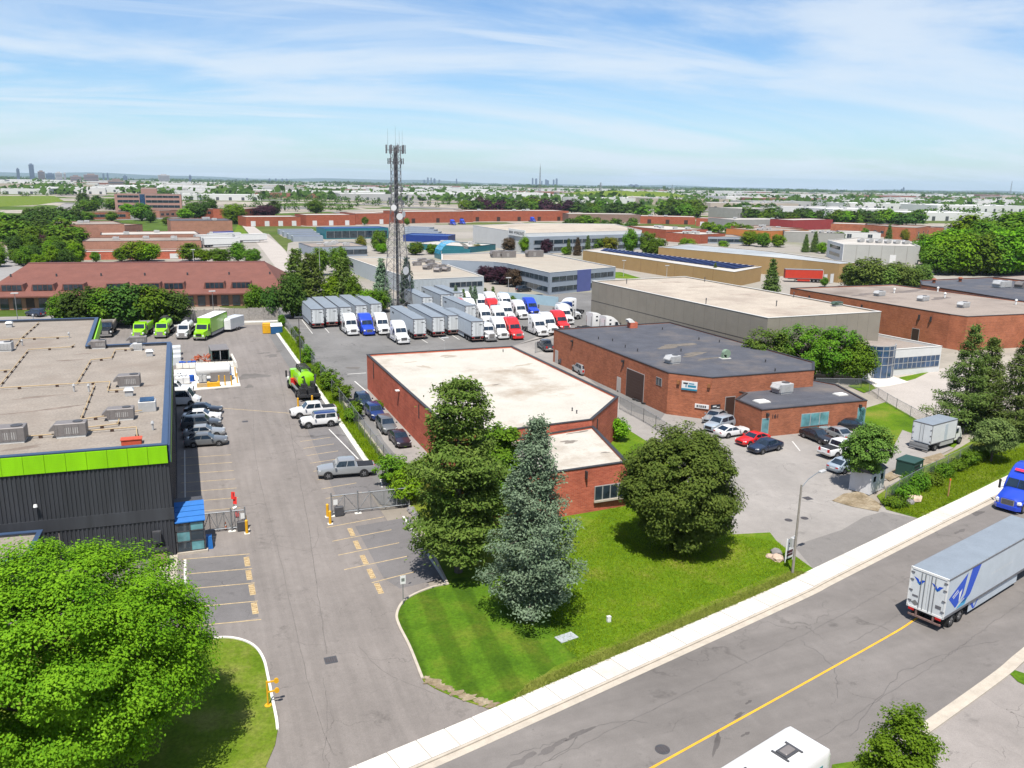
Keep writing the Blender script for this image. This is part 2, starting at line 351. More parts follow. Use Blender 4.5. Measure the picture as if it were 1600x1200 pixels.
CLAD = mat('charcoal_cladding', (.030, .032, .038), .55, .28, .5, spec=.4, stretch=(2.5, 2.5, .25))
CLADN = mat('navy_flashing', (.028, .052, .105), .45, .1, 1, spec=.5)
GREEN = mat('lime_green_panel', (.175, .42, .003), .45, .14, .5, stretch=(2, 2, .5))
GRAVEL = mat('gravel_roof', (.198, .172, .147), .95, .13, .35, fine=.2, tint=(.165, .135, .112))
GASP = mat('yellow_gas_pipe', (.34, .25, .14), .6, .18, 3)
UNITG = mat('taupe_unit_metal', (.165, .15, .145), .5, .1, 2, metal=.2)
UNITW = mat('pale_unit_metal', (.36, .36, .36), .5, .12, 2, metal=.2)
BRK_RED = brick('red_brick', (.42, .105, .060), (.32, .072, .043), (.38, .18, .13))
BRK_BRN = brick('brown_brick', (.30, .104, .054), (.215, .074, .040), (.27, .145, .10))
BRK_ORG = brick('orange_brick', (.32, .108, .054), (.25, .082, .042), (.30, .16, .11))
ROOFW = mat('white_membrane_roof', (.36, .335, .295), .9, .10, .3, fine=.09, tint=(.22, .175, .13))
ROOFD = mat('dark_membrane_roof', (.058, .060, .072), .8, .2, .35, fine=.14, tint=(.115, .10, .092))
ROOFT = mat('beige_gravel_roof', (.31, .268, .222), .95, .14, .2, fine=.12, tint=(.22, .18, .148))
ROOFG = mat('taupe_gravel_roof', (.215, .18, .155), .95, .1, .2, fine=.12, tint=(.13, .105, .09))
BEIGE = mat('beige_precast', (.20, .18, .148), .9, .07, .5, fine=.04)
COPD = mat('dark_coping', (.03, .028, .03), .5, .1, 2)
COPW = mat('white_coping', (.46, .45, .43), .6, .08, 2)
GL = glass('dark_glass'); GLB = glass('blue_glass', (.022, .05, .10)); GLT = glass('teal_glass', (.08, .20, .22), .1)
DOORB = mat('brown_steel_door', (.045, .025, .02), .5, .1, 2)
FRAME = mat('aluminium_frame', (.36, .36, .36), .4, .08, 3, metal=.4)
def chainlink():
    m = bpy.data.materials.new('chain_link_mesh'); m.use_nodes = True; t = m.node_tree; t.nodes.clear()
    uv = N(t, 'ShaderNodeUVMap'); out = None
    for sgn in (1, -1):
        mp = N(t, 'ShaderNodeMapping'); mp.inputs['Rotation'].default_value = (0, 0, sgn*math.pi/4); L(t, uv.outputs[0], mp.inputs[0])
        s = N(t, 'ShaderNodeSeparateXYZ'); L(t, mp.outputs[0], s.inputs[0])
        d = N(t, 'ShaderNodeMath', operation='DIVIDE', i_1=.11); L(t, s.outputs[0], d.inputs[0])
        f = N(t, 'ShaderNodeMath', operation='FRACT'); L(t, d.outputs[0], f.inputs[0])
        k = N(t, 'ShaderNodeMath', operation='LESS_THAN', i_1=.17); L(t, f.outputs[0], k.inputs[0])
        if out is None: out = k.outputs[0]
        else:
            x = N(t, 'ShaderNodeMath', operation='MAXIMUM'); L(t, out, x.inputs[0]); L(t, k.outputs[0], x.inputs[1]); out = x.outputs[0]
    b = N(t, 'ShaderNodeBsdfPrincipled', i_Roughness=.5, i_Metallic=.4); b.inputs['Base Color'].default_value = (.16, .18, .19, 1)
    tr = N(t, 'ShaderNodeBsdfTransparent'); ms = N(t, 'ShaderNodeMixShader'); L(t, out, ms.inputs[0]); L(t, tr.outputs[0], ms.inputs[1]); L(t, b.outputs[0], ms.inputs[2])
    o = N(t, 'ShaderNodeOutputMaterial'); L(t, ms.outputs[0], o.inputs[0]); return m
LINK = chainlink()

# ------------------------------------------------------------------ ground, road, pavements
def ground_mat():
    m = bpy.data.materials.new('district_ground'); m.use_nodes = True; t = m.node_tree; b = t.nodes['Principled BSDF']
    b.inputs['Roughness'].default_value = .95; b.inputs['Specular IOR Level'].default_value = .1
    pos = N(t, 'ShaderNodeNewGeometry').outputs['Position']
    v = N(t, 'ShaderNodeTexVoronoi', distance='CHEBYCHEV', i_Scale=.014); L(t, pos, v.inputs['Vector'])
    s = N(t, 'ShaderNodeSeparateColor'); L(t, v.outputs['Color'], s.inputs[0])
    r = N(t, 'ShaderNodeValToRGB'); r.color_ramp.interpolation = 'CONSTANT'; e = r.color_ramp.elements
    e[0].position = 0; e[0].color = (.052, .085, .012, 1); e[1].position = .30; e[1].color = (.21, .185, .155, 1)
    for p, c in ((.55, (.13, .125, .12)), (.70, (.065, .085, .02)), (.82, (.25, .225, .19))):
        k = e.new(p); k.color = (*c, 1)
    L(t, s.outputs[0], r.inputs[0])
    n = N(t, 'ShaderNodeTexNoise', i_Scale=.05, i_Detail=9.0, i_Roughness=.7); L(t, pos, n.inputs['Vector'])
    mr = N(t, 'ShaderNodeMapRange', i_1=.3, i_2=.7, i_3=.65, i_4=1.35); L(t, n.outputs['Fac'], mr.inputs[0])
    vm = N(t, 'ShaderNodeVectorMath', operation='SCALE'); L(t, r.outputs[0], vm.inputs[0]); L(t, mr.outputs[0], vm.inputs['Scale'])
    L(t, vm.outputs[0], b.inputs['Base Color']); return m
GS = 26000
sheet('ground', [(-GS, -200), (GS, -200), (GS, GS), (-GS, GS)], -.06, ground_mat())
edge = smooth_line([(-60, 21.6, 0), (-25, 30.2, 0), (6.2, 38.1, 0), (16.2, 40.7, 0), (39.6, 47.1, 0), (45.4, 48.9, 0), (62.5, 54.3, 0), (77.1, 58.9, 0), (110, 69.8, 0), (170, 91, 0)], 10)
rd0 = offset_line(edge, 2.35); rd1 = offset_line(edge, 15.6)
b = MB(); strip(b, rd0, rd1, -.05, 0.0); road = b.build('road', A_ROAD); tag(road, kind='structure')
# the concrete footway: each slab is a piece of its own, joints left open
def resample(l, step):
    out = [l[0].copy()]; acc = 0
    for a, c in zip(l, l[1:]):
        d = (c-a).length; pos = 0
        while acc+d-pos >= step:
            pos += step-acc; out.append(a+(c-a)*(pos/d)); acc = 0
        acc += d-pos
    return out
fine = resample(edge, .1)
SLAB = 18
b = MB(); strip(b, edge, offset_line(edge, 1.75), -.05, .04); walk = b.build('sidewalk', CONC2); tag(walk, kind='structure')
slab_m = [CONC, mat('sidewalk_concrete_pale', (.48, .455, .42), .9, .06, .7, fine=.06), mat('sidewalk_concrete_dull', (.40, .37, .335), .9, .1, .6, fine=.07)]
k = 0
for i in range(0, len(fine)-SLAB, SLAB):
    seg = [fine[i], fine[min(i+SLAB, len(fine)-1)]]
    if seg[0].x < -8 or seg[0].x > 125: continue
    d = (seg[1]-seg[0]).normalized(); nrm = Vector((d.y, -d.x, 0)); g = .022
    q = [seg[0]+d*g, seg[1]-d*g, seg[1]-d*g+nrm*1.73, seg[0]+d*g+nrm*1.73]
    b = MB(); b.prism(q, .03, .09+R.uniform(-.006, .006)); b.build('slab', slab_m[0 if R.random() < .6 else R.randint(1, 2)], walk); k += 1
b = MB(); strip(b, offset_line(edge, 1.77), offset_line(edge, 1.93), -.04, .095); strip(b, offset_line(edge, 1.94), offset_line(edge, 2.40), -.04, .012)
tag(b.build('kerb', CONC2), kind='structure')
b = MB(); strip(b, offset_line(edge, 15.3), offset_line(edge, 16.05), -.04, .03); strip(b, offset_line(edge, 15.8), offset_line(edge, 16.05), .03, .1)
tag(b.build('kerb_near_side', CONC2), kind='structure')
cl = offset_line(edge, 8.95); b = MB()
for i in range(len(cl)-1):
    if cl[i].x < 53: 
        a0, a1 = offset_line(cl, -.075)[i:i+2]; b0, b1 = offset_line(cl, .075)[i:i+2]
        b.add([(a0.x, a0.y, .005), (a1.x, a1.y, .005), (b1.x, b1.y, .005), (b0.x, b0.y, .005)], [(0, 3, 2, 1)])
tag(b.build('road_centre_line', YELR), kind='structure')
# near side of the road: paved apron, footway and verge
ns = offset_line(edge, 16.05)
sheet('apron_near_side', [ns[i] for i in range(8, 80, 6)]+[(120, 30, 0), (60, -20, 0), (0, -20, 0)], .02, asphalt('asphalt_apron', (.205, .185, .172), crack=.6, blot=.16, crack_scale=.35))
b = MB(); strip(b, offset_line(edge, 22.4), offset_line(edge, 24.2), .0, .08); tag(b.build('sidewalk_near_side', CONC), kind='structure')
sheet('verge_near_side', px((1600, 1053), (1585, 1048), (1578, 1054), (1590, 1066), (1640, 1090), (1700, 1050), (1640, 1020)), .06, GRASSM)
sheet('verge_corner', px((1300, 1196), (1350, 1188), (1420, 1193), (1480, 1215), (1480, 1300), (1290, 1300)), .06, GRASSM)

LOT = [(-30, 29.2, 0), (6.2, 38.15, 0), (15.6, 40.6, 0), (15.4, 62, 0), (15.0, 80, 0), (14.4, 120, 0), (13.6, 182, 0), (-60, 195, 0), (-60, 40, 0)]
sheet('parking_lot', LOT, .03, A_LOT)
sheet('truck_yard', [(15.4, 74, 0), (14.4, 120, 0), (13.6, 182, 0), (18, 214, 0), (110, 214, 0), (125, 150, 0), (66, 95, 0), (47, 66, 0), (46.4, 52, 0), (33, 62, 0)], .012, A_YARD)
sheet('yard_patch', px((640, 555), (760, 549), (800, 541), (866, 516), (960, 500), (925, 505), (880, 560), (980, 640), (1040, 660), (1000, 700)), .018, A_161)
sheet('side_lane', px((560, 612), (600, 600), (720, 705), (745, 760), (660, 760), (600, 690)), .02, A_161)
# lawn in front of the brick building, with its kerb
kerbL = smooth_line(px((640, 792), (700, 915)), 2)+smooth_line(px((699, 914), (676, 919), (648, 930), (629, 943), (620, 962), (624, 980), (640, 1012), (660, 1062)), 5)[1:]
worn = smooth_line(px((662, 1066), (684, 1079), (720, 1094), (766, 1109)), 4)
lawn = kerbL+worn+[p for p in edge if 15.6 < p.x < 45.2]+px((1271, 890), (1245, 872), (1213, 846), (1203, 833), (1145, 836), (1120, 800), (1010, 690), (930, 640), (700, 700), (655, 740))
b = MB(); b.prism(lawn, -.03, .075); tag(b.build('lawn', GRASS), kind='structure')
b = MB(); strip(b, offset_line(kerbL, -.09), offset_line(kerbL, .09), -.03, .15); tag(b.build('kerb_lawn', CONC2), kind='structure')
mown = kerbL[2:]+worn+[p for p in edge if 15.6 < p.x < 22]+px((905, 1035), (900, 985), (820, 940), (740, 900), (705, 905))
sheet('mown_strip', inset(mown, .12), .082, GRASSM)
sheet('dry_verge', [Vector((p.x, p.y, 0)) for p in edge if 16.0 < p.x < 45]+[Vector((p.x, p.y, 0)) for p in offset_line(edge, -1.3) if 18 < p.x < 43][::-1], .086, GRASSD)
# grass island under the big tree
isl = smooth_line(px((215, 1012), (270, 1012), (310, 1005), (345, 998), (375, 1001), (398, 1012), (412, 1032), (419, 1060), (426, 1095), (432, 1125), (434, 1142)), 5)
isl2 = px((430, 1165), (415, 1200))+[Vector((3.2, 37.3, 0)), Vector((-30, 29.3, 0)), Vector((-40, 60, 0)), Vector((-3, 60, 0))]
b = MB(); b.prism(isl+isl2, -.03, .08); tag(b.build('grass_island', GRASSD), kind='structure')
b = MB(); strip(b, offset_line(isl, -.08), offset_line(isl, .08), -.03, .16); tag(b.build('kerb_island', CONCW), kind='structure')
b = MB(); b.prism([(-4, 59.9, 0), (-2.5, 59.9, 0), (-2.5, 68.3, 0), (-4, 68.3, 0)], -.02, .11); tag(b.build('wall_footway', CONC2), kind='structure')
# lot of the building on the right, driveway patch, verge with fence
sheet('side_parking_lot', px((1145, 836), (1203, 833), (1215, 848), (1272, 891), (1440, 811), (1385, 792), (1330, 768), (1400, 745), (1490, 700), (1420, 660), (1360, 640), (1130, 640), (1040, 645), (1000, 700)), .022, A_161)
sheet('driveway_patch', px((1240, 853), (1272, 891), (1436, 811), (1378, 800), (1350, 808), (1316, 828)), .027, A_PATCH)
sheet('side_lawn', px((1345, 640), (1385, 628), (1440, 660), (1500, 690), (1490, 700), (1410, 672), (1395, 700), (1352, 680)), .03, GRASS)
sheet('road_verge', px((1385, 797), (1437, 811))+[p for p in edge if 62.6 < p.x < 150]+px((1700, 620), (1600, 640), (1500, 700), (1430, 735), (1370, 775)), .05, GRASSD)
sheet('bare_soil_patch', px((1318, 772), (1345, 768), (1378, 790), (1372, 800), (1330, 792), (1300, 783)), .056, SOIL)
sheet('bare_soil_strip', px((1378, 745), (1420, 722), (1470, 708), (1478, 716), (1430, 733), (1390, 752)), .058, SOIL)
sheet('glass_building_lot', px((1355, 605), (1450, 580), (1500, 570), (1560, 600), (1480, 690), (1440, 660), (1385, 628)), .02, mat('pale_paving', (.30, .27, .245), .9, .08, .2, fine=.08))
sheet('glass_building_lawn', px((1405, 590), (1455, 580), (1430, 592), (1412, 597)), .04, GRASS)
sheet('glass_building_lawn_corner', px((1325, 603), (1350, 596), (1380, 603), (1350, 614)), .04, GRASS)
# painted lines
b = MB()
def line(p0, p1, w=.11, z=.036):
    p0, p1 = Vector(p0), Vector(p1); d = (p1-p0); d.z = 0; d.normalize(); n = Vector((-d.y, d.x, 0))*w/2
    b.add([(q.x, q.y, z) for q in (p0-n, p1-n, p1+n, p0+n)], [(0, 1, 2, 3)])
for y in (66.6, 63.8, 61.2, 58.2, 55.4): line((-2.2, y+.7, 0), (3.0, y, 0))
for i in range(7): line((-2.3, 77.2+2.75*i+.5, 0), (2.9, 77.2+2.75*i, 0))
for y in (70.0, 66.9, 64.0, 61.2, 58.3): line((9.8 if y > 60 else 11.4, y+.0, 0), (15.1, y+.75, 0))
for i in range(8): line((10.8, 77+2.75*i, 0), (14.4, 77.6+2.75*i, 0))
q = px((345, 638), (440, 645), (452, 646))
line(q[0], q[1], .14); line(q[1], q[2], .14)
tag(b.build('yellow_stall_lines', YEL), kind='structure')
b = MB(); line(at(630, 807), at(699, 914), .2, .040); line(at(514, 671), at(560, 718), .14, .040); line((-1.95, 67.2, 0), (-1.95, 57.8, 0), .18, .040)
line((-1.9, 76, 0), (-1.9, 97, 0), .10, .040); line(at(594, 747), at(597, 762), .14, .040)
line(at(543, 585), at(572, 583), .3, .04); line(at(554, 596), at(575, 614), .2, .04)
for i in range(5): line((22.2+3.3*i, 168, 0), (22.4+3.3*i, 186, 0), .14, .04)
for p0, p1 in (((655, 528), (668, 536)), ((680, 524), (695, 533)), ((700, 520), (718, 531)), ((455, 513), (482, 513))): line(at(*p0), at(*p1), .16, .04)
line(at(1238, 690), at(1250, 705), .14, .04)
tag(b.build('white_lot_lines', WHT), kind='structure')
bx = MB(); bm_ = MB()
def boxmark(p, l=1.75, w=.42):
    bx.add([(p.x-w/2, p.y-l/2, .041), (p.x+w/2, p.y-l/2, .041), (p.x+w/2, p.y+l/2, .041), (p.x-w/2, p.y+l/2, .041)], [(0, 1, 2, 3)])
    for j in range(5):
        y = p.y-.66+j*.33; bm_.box(p.x-.17, p.x+.17, y-.03, y+.03, .042, .045); bm_.box(p.x-.17 if j % 2 else p.x+.11, p.x-.11 if j % 2 else p.x+.17, y, y+.16, .042, .045)
for q_ in ((386, 878), (389, 899), (394, 922), (398, 951)): boxmark(at(*q_))
for q_ in ((549, 832), (558, 852), (569, 875), (580, 897), (592, 920)): boxmark(at(*q_))
tag(bx.build('painted_stall_plates', YEL), kind='structure'); tag(bm_.build('painted_stall_letters', mat('faded_dark_yellow', (.22, .14, .06), .85, .1, 3)), kind='structure')
sheet('dark_stall_surface_right', px((555, 823), (641, 808), (690, 905), (625, 920), (600, 905)), .033, A_DARK)  # right and left stall areas surfaced in a darker asphalt tone
sheet('dark_stall_surface_left', px((292, 873), (384, 868), (404, 965), (300, 985)), .033, A_DARK)
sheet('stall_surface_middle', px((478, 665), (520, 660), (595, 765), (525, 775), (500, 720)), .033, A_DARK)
def cover(name, p, r, label, sq=False):
    o = thing(name, label, 'manhole cover' if not sq else 'drain', p)
    b = MB(); b.box(-r, r, -r, r, 0, .012) if sq else b.tube((0, 0, 0), (0, 0, .012), r, None, 16); b.build('rim', DKSTEEL, o)
    b = MB()
    for i in range(5):
        t = -r*.7+i*r*.35; b.box(t-r*.08, t+r*.08, -r*.6, r*.6, .012, .02)
    b.build('grate' if sq else 'lid_ribs', mat('rusty_iron', (.06, .05, .05), .8, .2, 6), o)
def gp(x, y, z): v = at(x, y); v.z = z; return v
cover('drain_grate', gp(517, 1032, .03), .4, 'square iron drain grate in the asphalt driveway beside the mown lawn', True)
cover('manhole_cover', gp(1035, 1171, .0), .42, 'round iron manhole cover in the road left of the yellow centre line')
cover('manhole_cover', gp(1232, 813, .024), .36, 'left of two round covers on the worn lot behind the lamp post')
cover('manhole_cover', gp(1257, 810, .024), .36, 'right of two round covers on the worn lot behind the lamp post')
cover('drain_grate', gp(1262, 779, .024), .4, 'square drain grate on the worn lot below the lamp arm', True)
cover('drain_grate', gp(383, 659, .03), .35, 'small square drain in the long asphalt lot beside the silver sedans', True)

# ------------------------------------------------------------------ buildings: generic shell
def shell(name, label, roof_px, h, wall, roof, cop, cat='building', par=.35, z0=-.05, world=None, group=None, slots=None, copw=.28):
    poly = world if world else [at(x, y, h) for x, y in roof_px]
    poly = ccw([Vector((p[0], p[1])) for p in poly]); c = sum(poly, Vector((0, 0)))/len(poly)
    root = thing(name, label, cat, (c.x, c.y, 0), 0, group)
    rel = [p-c for p in poly]; n = len(rel); inn = inset(rel, copw)
    b = MB(); b.prism(rel, z0, h, top=False, bottom=False)
    for i in range(n):
        j = (i+1) % n; b.add([(inn[j].x, inn[j].y, h-par), (inn[i].x, inn[i].y, h-par), (inn[i].x, inn[i].y, h), (inn[j].x, inn[j].y, h)], [(0, 1, 2, 3)], [[(0, 0), (1, 0), (1, .3), (0, .3)]])
    b.build('wall', wall, root)
    b = MB(); b.add([(p.x, p.y, h-par+.01) for p in inset(rel, copw-.02)], [tuple(range(n))]); b.build('roof', roof, root)
    b = MB(); b.ring(inset(rel, -.05), inset(rel, copw+.02), h-.01, h+.07); b.build('coping', cop, root)
    root['_n'] = n; SHELL[root.name] = (rel, h); del root['_n']; return root
SHELL = {}
def face(root, i):
    rel, h = SHELL[root.name]; return rel[i], rel[(i+1) % len(rel)]
def facing(root, dx, dy, strict=False):
    """index of the wall whose outward normal is nearest (dx,dy), longest first"""
    rel, h = SHELL[root.name]; best = None
    for i in range(len(rel)):
        e = rel[(i+1) % len(rel)]-rel[i]; n = Vector((e.y, -e.x)).normalized(); s = n.dot(Vector((dx, dy)).normalized()); s = s*min(e.length, 30) if not strict else s
        if best is None or s > best[0]: best = (s, i)
    return best[1]
def fpx(root, x, y):
    rel, h = SHELL[root.name]; v = at(x, y, h)-root.location
    return min(range(len(rel)), key=lambda i: (Vector((v.x, v.y))-(rel[i]+rel[(i+1) % len(rel)])/2).length)
def panel(root, i, s0, s1, z0, z1, m, name, d0=-.02, d1=.06, parent=None):
    """box set on wall i between s0,s1 metres from its start"""
    p, q = face(root, i); e = (q-p).normalized(); n = Vector((e.y, -e.x)); b = MB()
    a = [p+e*s0+n*d0, p+e*s1+n*d0, p+e*s1+n*d1, p+e*s0+n*d1]; b.prism(a, z0, z1)
    return b.build(name, m, parent or root)
def window(root, i, s0, s1, z0, z1, nx=1, nz=1, gl=None, fr=None, d=.05):
    w = panel(root, i, s0, s1, z0, z1, fr or FRAME, 'window', -.05, d)
    dx = (s1-s0)/nx; dz = (z1-z0)/nz; g = .06
    for a in range(nx):
        for c in range(nz): panel(root, i, s0+a*dx+g, s0+(a+1)*dx-g, z0+c*dz+g, z0+(c+1)*dz-g, gl or GL, 'pane', 0, d+.012, w)
    return w
def door(root, i, s0, s1, z1, m=None, z0=0.02):
    dd = panel(root, i, s0-.08, s1+.08, z0, z1+.08, FRAME, 'door_frame', -.05, .05)
    return panel(root, i, s0, s1, z0, z1, m or DOORB, 'door', -.02, .07)
def along(root, i, x, y, z=1.5):
    """metres along wall i of the point seen at x,y"""
    p, q = face(root, i); e = (q-p).normalized(); o = root.location
    # intersect the view ray with the wall plane
    d = _wr(_ray(x, y)); n = Vector((e.y, -e.x)); pp = p+Vector((o.x, o.y)); t = n.dot(pp)/n.dot(Vector((d.x, d.y)))
    h = Vector((d.x*t, d.y*t)); return (h-pp).dot(e), CAMH+d.z*t

# ---- roof furniture
def rooftop_unit(loc, label, w=2.2, d=1.3, h=1.15, rz=0, m=None, kind=0):
    m = m or UNITG
    o = thing('rooftop_unit', label, 'air conditioner', loc, rz, 'air handling units on the flat roofs')
    b = MB(); b.box(-w*.46, w*.46, -d*.46, d*.46, 0, .22); b.build('curb', COPW, o)
    b = MB(); b.bbox(-w/2, w/2, -d/2, d/2, .22, h, .03); b.box(-w/2-.02, -w/2+.05, -d/2-.02, d/2+.02, .22, h*.98)
    for i in range(4): b.box(-w*.42+i*w*.22, -w*.40+i*w*.22, -d/2-.025, -d/2, .3, h-.1)
    b.build('cabinet', m, o)
    b = MB(); b.tube((w*.22, 0, h), (w*.22, 0, h+.06), d*.3, None, 14); b.build('fan', DKSTEEL, o)
    b = MB(); b.loft([[(-w/2, -d*.4, h*.55), (-w/2, d*.4, h*.55), (-w/2, d*.4, h*.98), (-w/2, -d*.4, h*.98)], [(-w/2-.42, -d*.4, h*.5), (-w/2-.42, d*.4, h*.5), (-w/2-.42, d*.4, h*.62), (-w/2-.42, -d*.4, h*.62)]]); b.build('intake_hood', m, o)
    b = MB(); 
    for i in range(7): b.box(-w*.2+i*.16, -w*.2+i*.16+.07, -d/2-.015, -d/2+.02, .35, h*.72)
    b.build('louvre', mat('unit_louvre', (.30, .29, .28), .5, .2, 5), o)
    return o
def roof_vent(loc, label, r=.28, h=.7, m=None, box=False):
    o = thing('roof_vent', label, 'roof vent', loc, 0, 'vents and pipes on the flat roofs')
    b = MB()
    if box: b.bbox(-r, r, -r, r, 0, h*.7, .03)
    else: b.tube((0, 0, 0), (0, 0, h*.75), r*.55, None, 10)
    b.build('stack', m or UNITW, o)
    b = MB()
    if box: b.loft([[(-r*1.3, -r*1.3, h*.72), (r*1.3, -r*1.3, h*.72), (r*1.3, r*1.3, h*.72), (-r*1.3, r*1.3, h*.72)], [(-r*.9, -r*.9, h), (r*.9, -r*.9, h), (r*.9, r*.9, h), (-r*.9, r*.9, h)]])
    else: b.tube((0, 0, h*.75), (0, 0, h), r, r*.5, 10)
    b.build('cap', m or UNITW, o); return o
def roof_spots(h, spots, what, m=None, r=.22, hh=.6):
    for i, (x, y) in enumerate(spots):
        v = at(x, y, h); roof_vent(v, what, r, hh, m)

# ---- the charcoal building with the lime fascia (left)
HL = 9.5
L0 = shell('industrial_building', 'charcoal ribbed industrial building with lime green fascia and gravel roof', None, HL, CLAD, GRAVEL, CLADN, par=.3, copw=.4,
           world=[(-46, 70.0), (-2.6, 68.2), (-2.9, 113.6), (-12.3, 113.8), (-13.2, 137), (-60, 140), (-60, 70.6)])
c0 = L0.location
b = MB(c0)
x = -45.9; k = 0
while x < -2.75:                       # ribs of the metal cladding on the front
    y = 70.0+(68.2-70.0)*(x+46)/43.4
    b.add([(x, y-.01, 0), (x+.04, y-.075, 0), (x+.16, y-.075, 0), (x+.2, y-.01, 0), (x, y-.01, 8.1), (x+.04, y-.075, 8.1), (x+.16, y-.075, 8.1), (x+.2, y-.01, 8.1)], [(0, 1, 5, 4), (1, 2, 6, 5), (2, 3, 7, 6)]); x += .3
b.build('cladding_ribs', CLAD, L0)
b = MB(c0); y = 68.5
while y < 113.3:
    xx = -2.6-.3*(y-68.2)/45.4
    b.add([(xx+.01, y, 0), (xx+.07, y+.04, 0), (xx+.07, y+.16, 0), (xx+.01, y+.2, 0), (xx+.01, y, 9.0), (xx+.07, y+.04, 9.0), (xx+.07, y+.16, 9.0), (xx+.01, y+.2, 9.0)], [(0, 1, 5, 4), (1, 2, 6, 5), (2, 3, 7, 6)]); y += .6
b.build('side_cladding_ribs', CLAD, L0)
def fy(x): return 70.0+(68.2-70.0)*(x+46)/43.4
for i in range(30):                    # lime fascia panels, open joints
    xa = -2.62-1.44*(i+1); xb = -2.62-1.44*i
    b = MB(c0); b.prism([(xa+.012, fy(xa)-.16), (xb-.012, fy(xb)-.16), (xb-.012, fy(xb)+.0), (xa+.012, fy(xa))], 8.05, HL-.06); b.build('fascia_panel', GREEN, L0)
b = MB(c0); b.prism([(-46, fy(-46)-.10), (-2.5, fy(-2.5)-.10), (-2.5, fy(-2.5)-.02), (-46, fy(-46)-.02)], 3.25, 4.25); b.build('flat_band', CLAD, L0)
b = MB(c0); b.prism([(-2.55, 68.3), (-2.42, 68.3), (-2.72, 113.4), (-2.85, 113.4)], 8.05, HL-.06); b.build('side_fascia', CLADN, L0)
b = MB(c0); b.prism([(-2.41, 68.3), (-2.395, 68.3), (-2.695, 113.4), (-2.71, 113.4)], 8.0, 8.6); b.build('side_fascia_stripe', GREEN, L0)
b = MB(c0); b.prism([(-12.05, 113.75), (-11.9, 113.75), (-12.8, 136.9), (-12.95, 136.9)], 8.0, HL-.08); b.build('rear_fascia', GREEN, L0)
door(L0, facing(L0, 1, 0), 10.0, 11.1, 2.3, mat('navy_door', (.02, .03, .06), .5, .1, 2)); door(L0, facing(L0, 1, 0), 26.0, 30.0, 4.0, mat('navy_door', (.02, .03, .06)))
AN = shell('entrance_annex', 'low flat roofed annex with dark edge in front of the charcoal building', None, 3.9, CLAD, GRAVEL, CLADN, par=.2,
           world=[at(66, 829, 3.9), at(46, 868, 3.9), at(-90, 905, 3.9), at(-90, 842, 3.9)])
# glazed entrance lobby with the blue canopy
pv = Vector((-2.55, 69.2, 0)); V = thing('entrance_vestibule', 'glazed entrance lobby with sloping blue panel canopy on the charcoal building', 'entrance', pv)
vx0, vx1, vy0, vy1 = .03, 2.25, -.9, 2.0
b = MB(); b.box(vx0, vx1+.15, vy0-.15, vy1, -.02, .22); b.build('plinth', CONC2, V)
fr = MB()
for x_ in (vx0+.04, vx0+1.1, vx1-.04): fr.box(x_-.05, x_+.05, vy0, vy0+.1, .22, 2.75)
for z_ in (.25, 1.1, 2.0, 2.7): fr.box(vx0, vx1, vy0, vy0+.09, z_-.04, z_+.04); fr.box(vx1-.09, vx1, vy0, vy1, z_-.04, z_+.04)
fr.box(vx1-.1, vx1, vy0+1.4, vy0+1.5, .22, 2.75); fr.build('frame', DKSTEEL, V)
for i in range(2):
    for j, (za, zb) in enumerate(((.3, 1.05), (1.15, 1.95), (2.05, 2.65))):
        b = MB(); xa = vx0+.1+i*1.05; b.box(xa, xa+.95, vy0+.03, vy0+.06, za, zb); b.build('pane', GLT if (i+j) % 2 else GL, V)
        b = MB(); ya = vy0+.12+i*1.4; b.box(vx1-.06, vx1-.03, ya, ya+1.25, za, zb); b.build('pane', GLB, V)
CB = mat('blue_canopy_panel', (.012, .10, .32), .45, .12, 2)
for i in range(4):
    t0, t1 = i/4, (i+1)/4; b = MB(); ya, yb = vy0-.1+t0*1.9, vy0-.1+t1*1.9-.05; za, zb = 2.78+t0*1.1, 2.78+t1*1.1-.03
    b.loft([[(vx0, ya, za), (vx1+.08, ya, za), (vx1+.08, ya, za+.08), (vx0, ya, za+.08)], [(vx0, yb, zb), (vx1+.08, yb, zb), (vx1+.08, yb, zb+.08), (vx0, yb, zb+.08)]]); b.build('canopy_panel', CB, V)
b = MB(); b.box(vx0, vx1, vy0+1.8, vy1, 2.7, 3.85); b.build('canopy_back', DKSTEEL, V)
b = MB(); b.loft([[(vx1+.06, -.6, .0), (vx1+.55, -.6, .0), (vx1+.5, -.5, 1.1), (vx1+.06, -.5, 1.1)], [(vx1+.06, .2, .0), (vx1+.55, .2, .0), (vx1+.5, .1, 1.1), (vx1+.06, .1, 1.1)]]); b.build('side_board', CB, V)
U = [((18, 690), 2.6, 1.6, 1.45, 'taupe rooftop unit at the left edge of the gravel roof'), ((113, 681), 2.7, 1.4, 1.35, 'taupe rooftop unit nearest the lime fascia, beside the long yellow pipe'),
     ((190, 655), 2.5, 1.3, 1.2, 'taupe rooftop unit beside the white skylight box on the gravel roof'), ((203, 603), 2.4, 1.5, 1.35, 'taupe rooftop unit by the middle of the gravel roof right edge'),
     ((217, 537), 2.3, 1.2, 1.1, 'taupe rooftop unit at the far right edge of the gravel roof'), ((155, 544), 1.9, 1.4, 1.15, 'taupe rooftop unit at the far edge of the roof near the green rear fascia'),
     ((8, 548), 2.0, 1.6, 1.2, 'pale dented rooftop unit at the far left of the gravel roof')]
for (x_, y_), w, d, h, lb in U: rooftop_unit(at(x_, y_, HL-.28), lb, w*.86, d*.9, h*.9, -.03, UNITW if 'pale' in lb else UNITG)
rooftop_unit(at(216, 547, HL-.28), 'small white rooftop unit near the far right edge of gravel roof', 1.0, 1.0, .9, 0, UNITW)
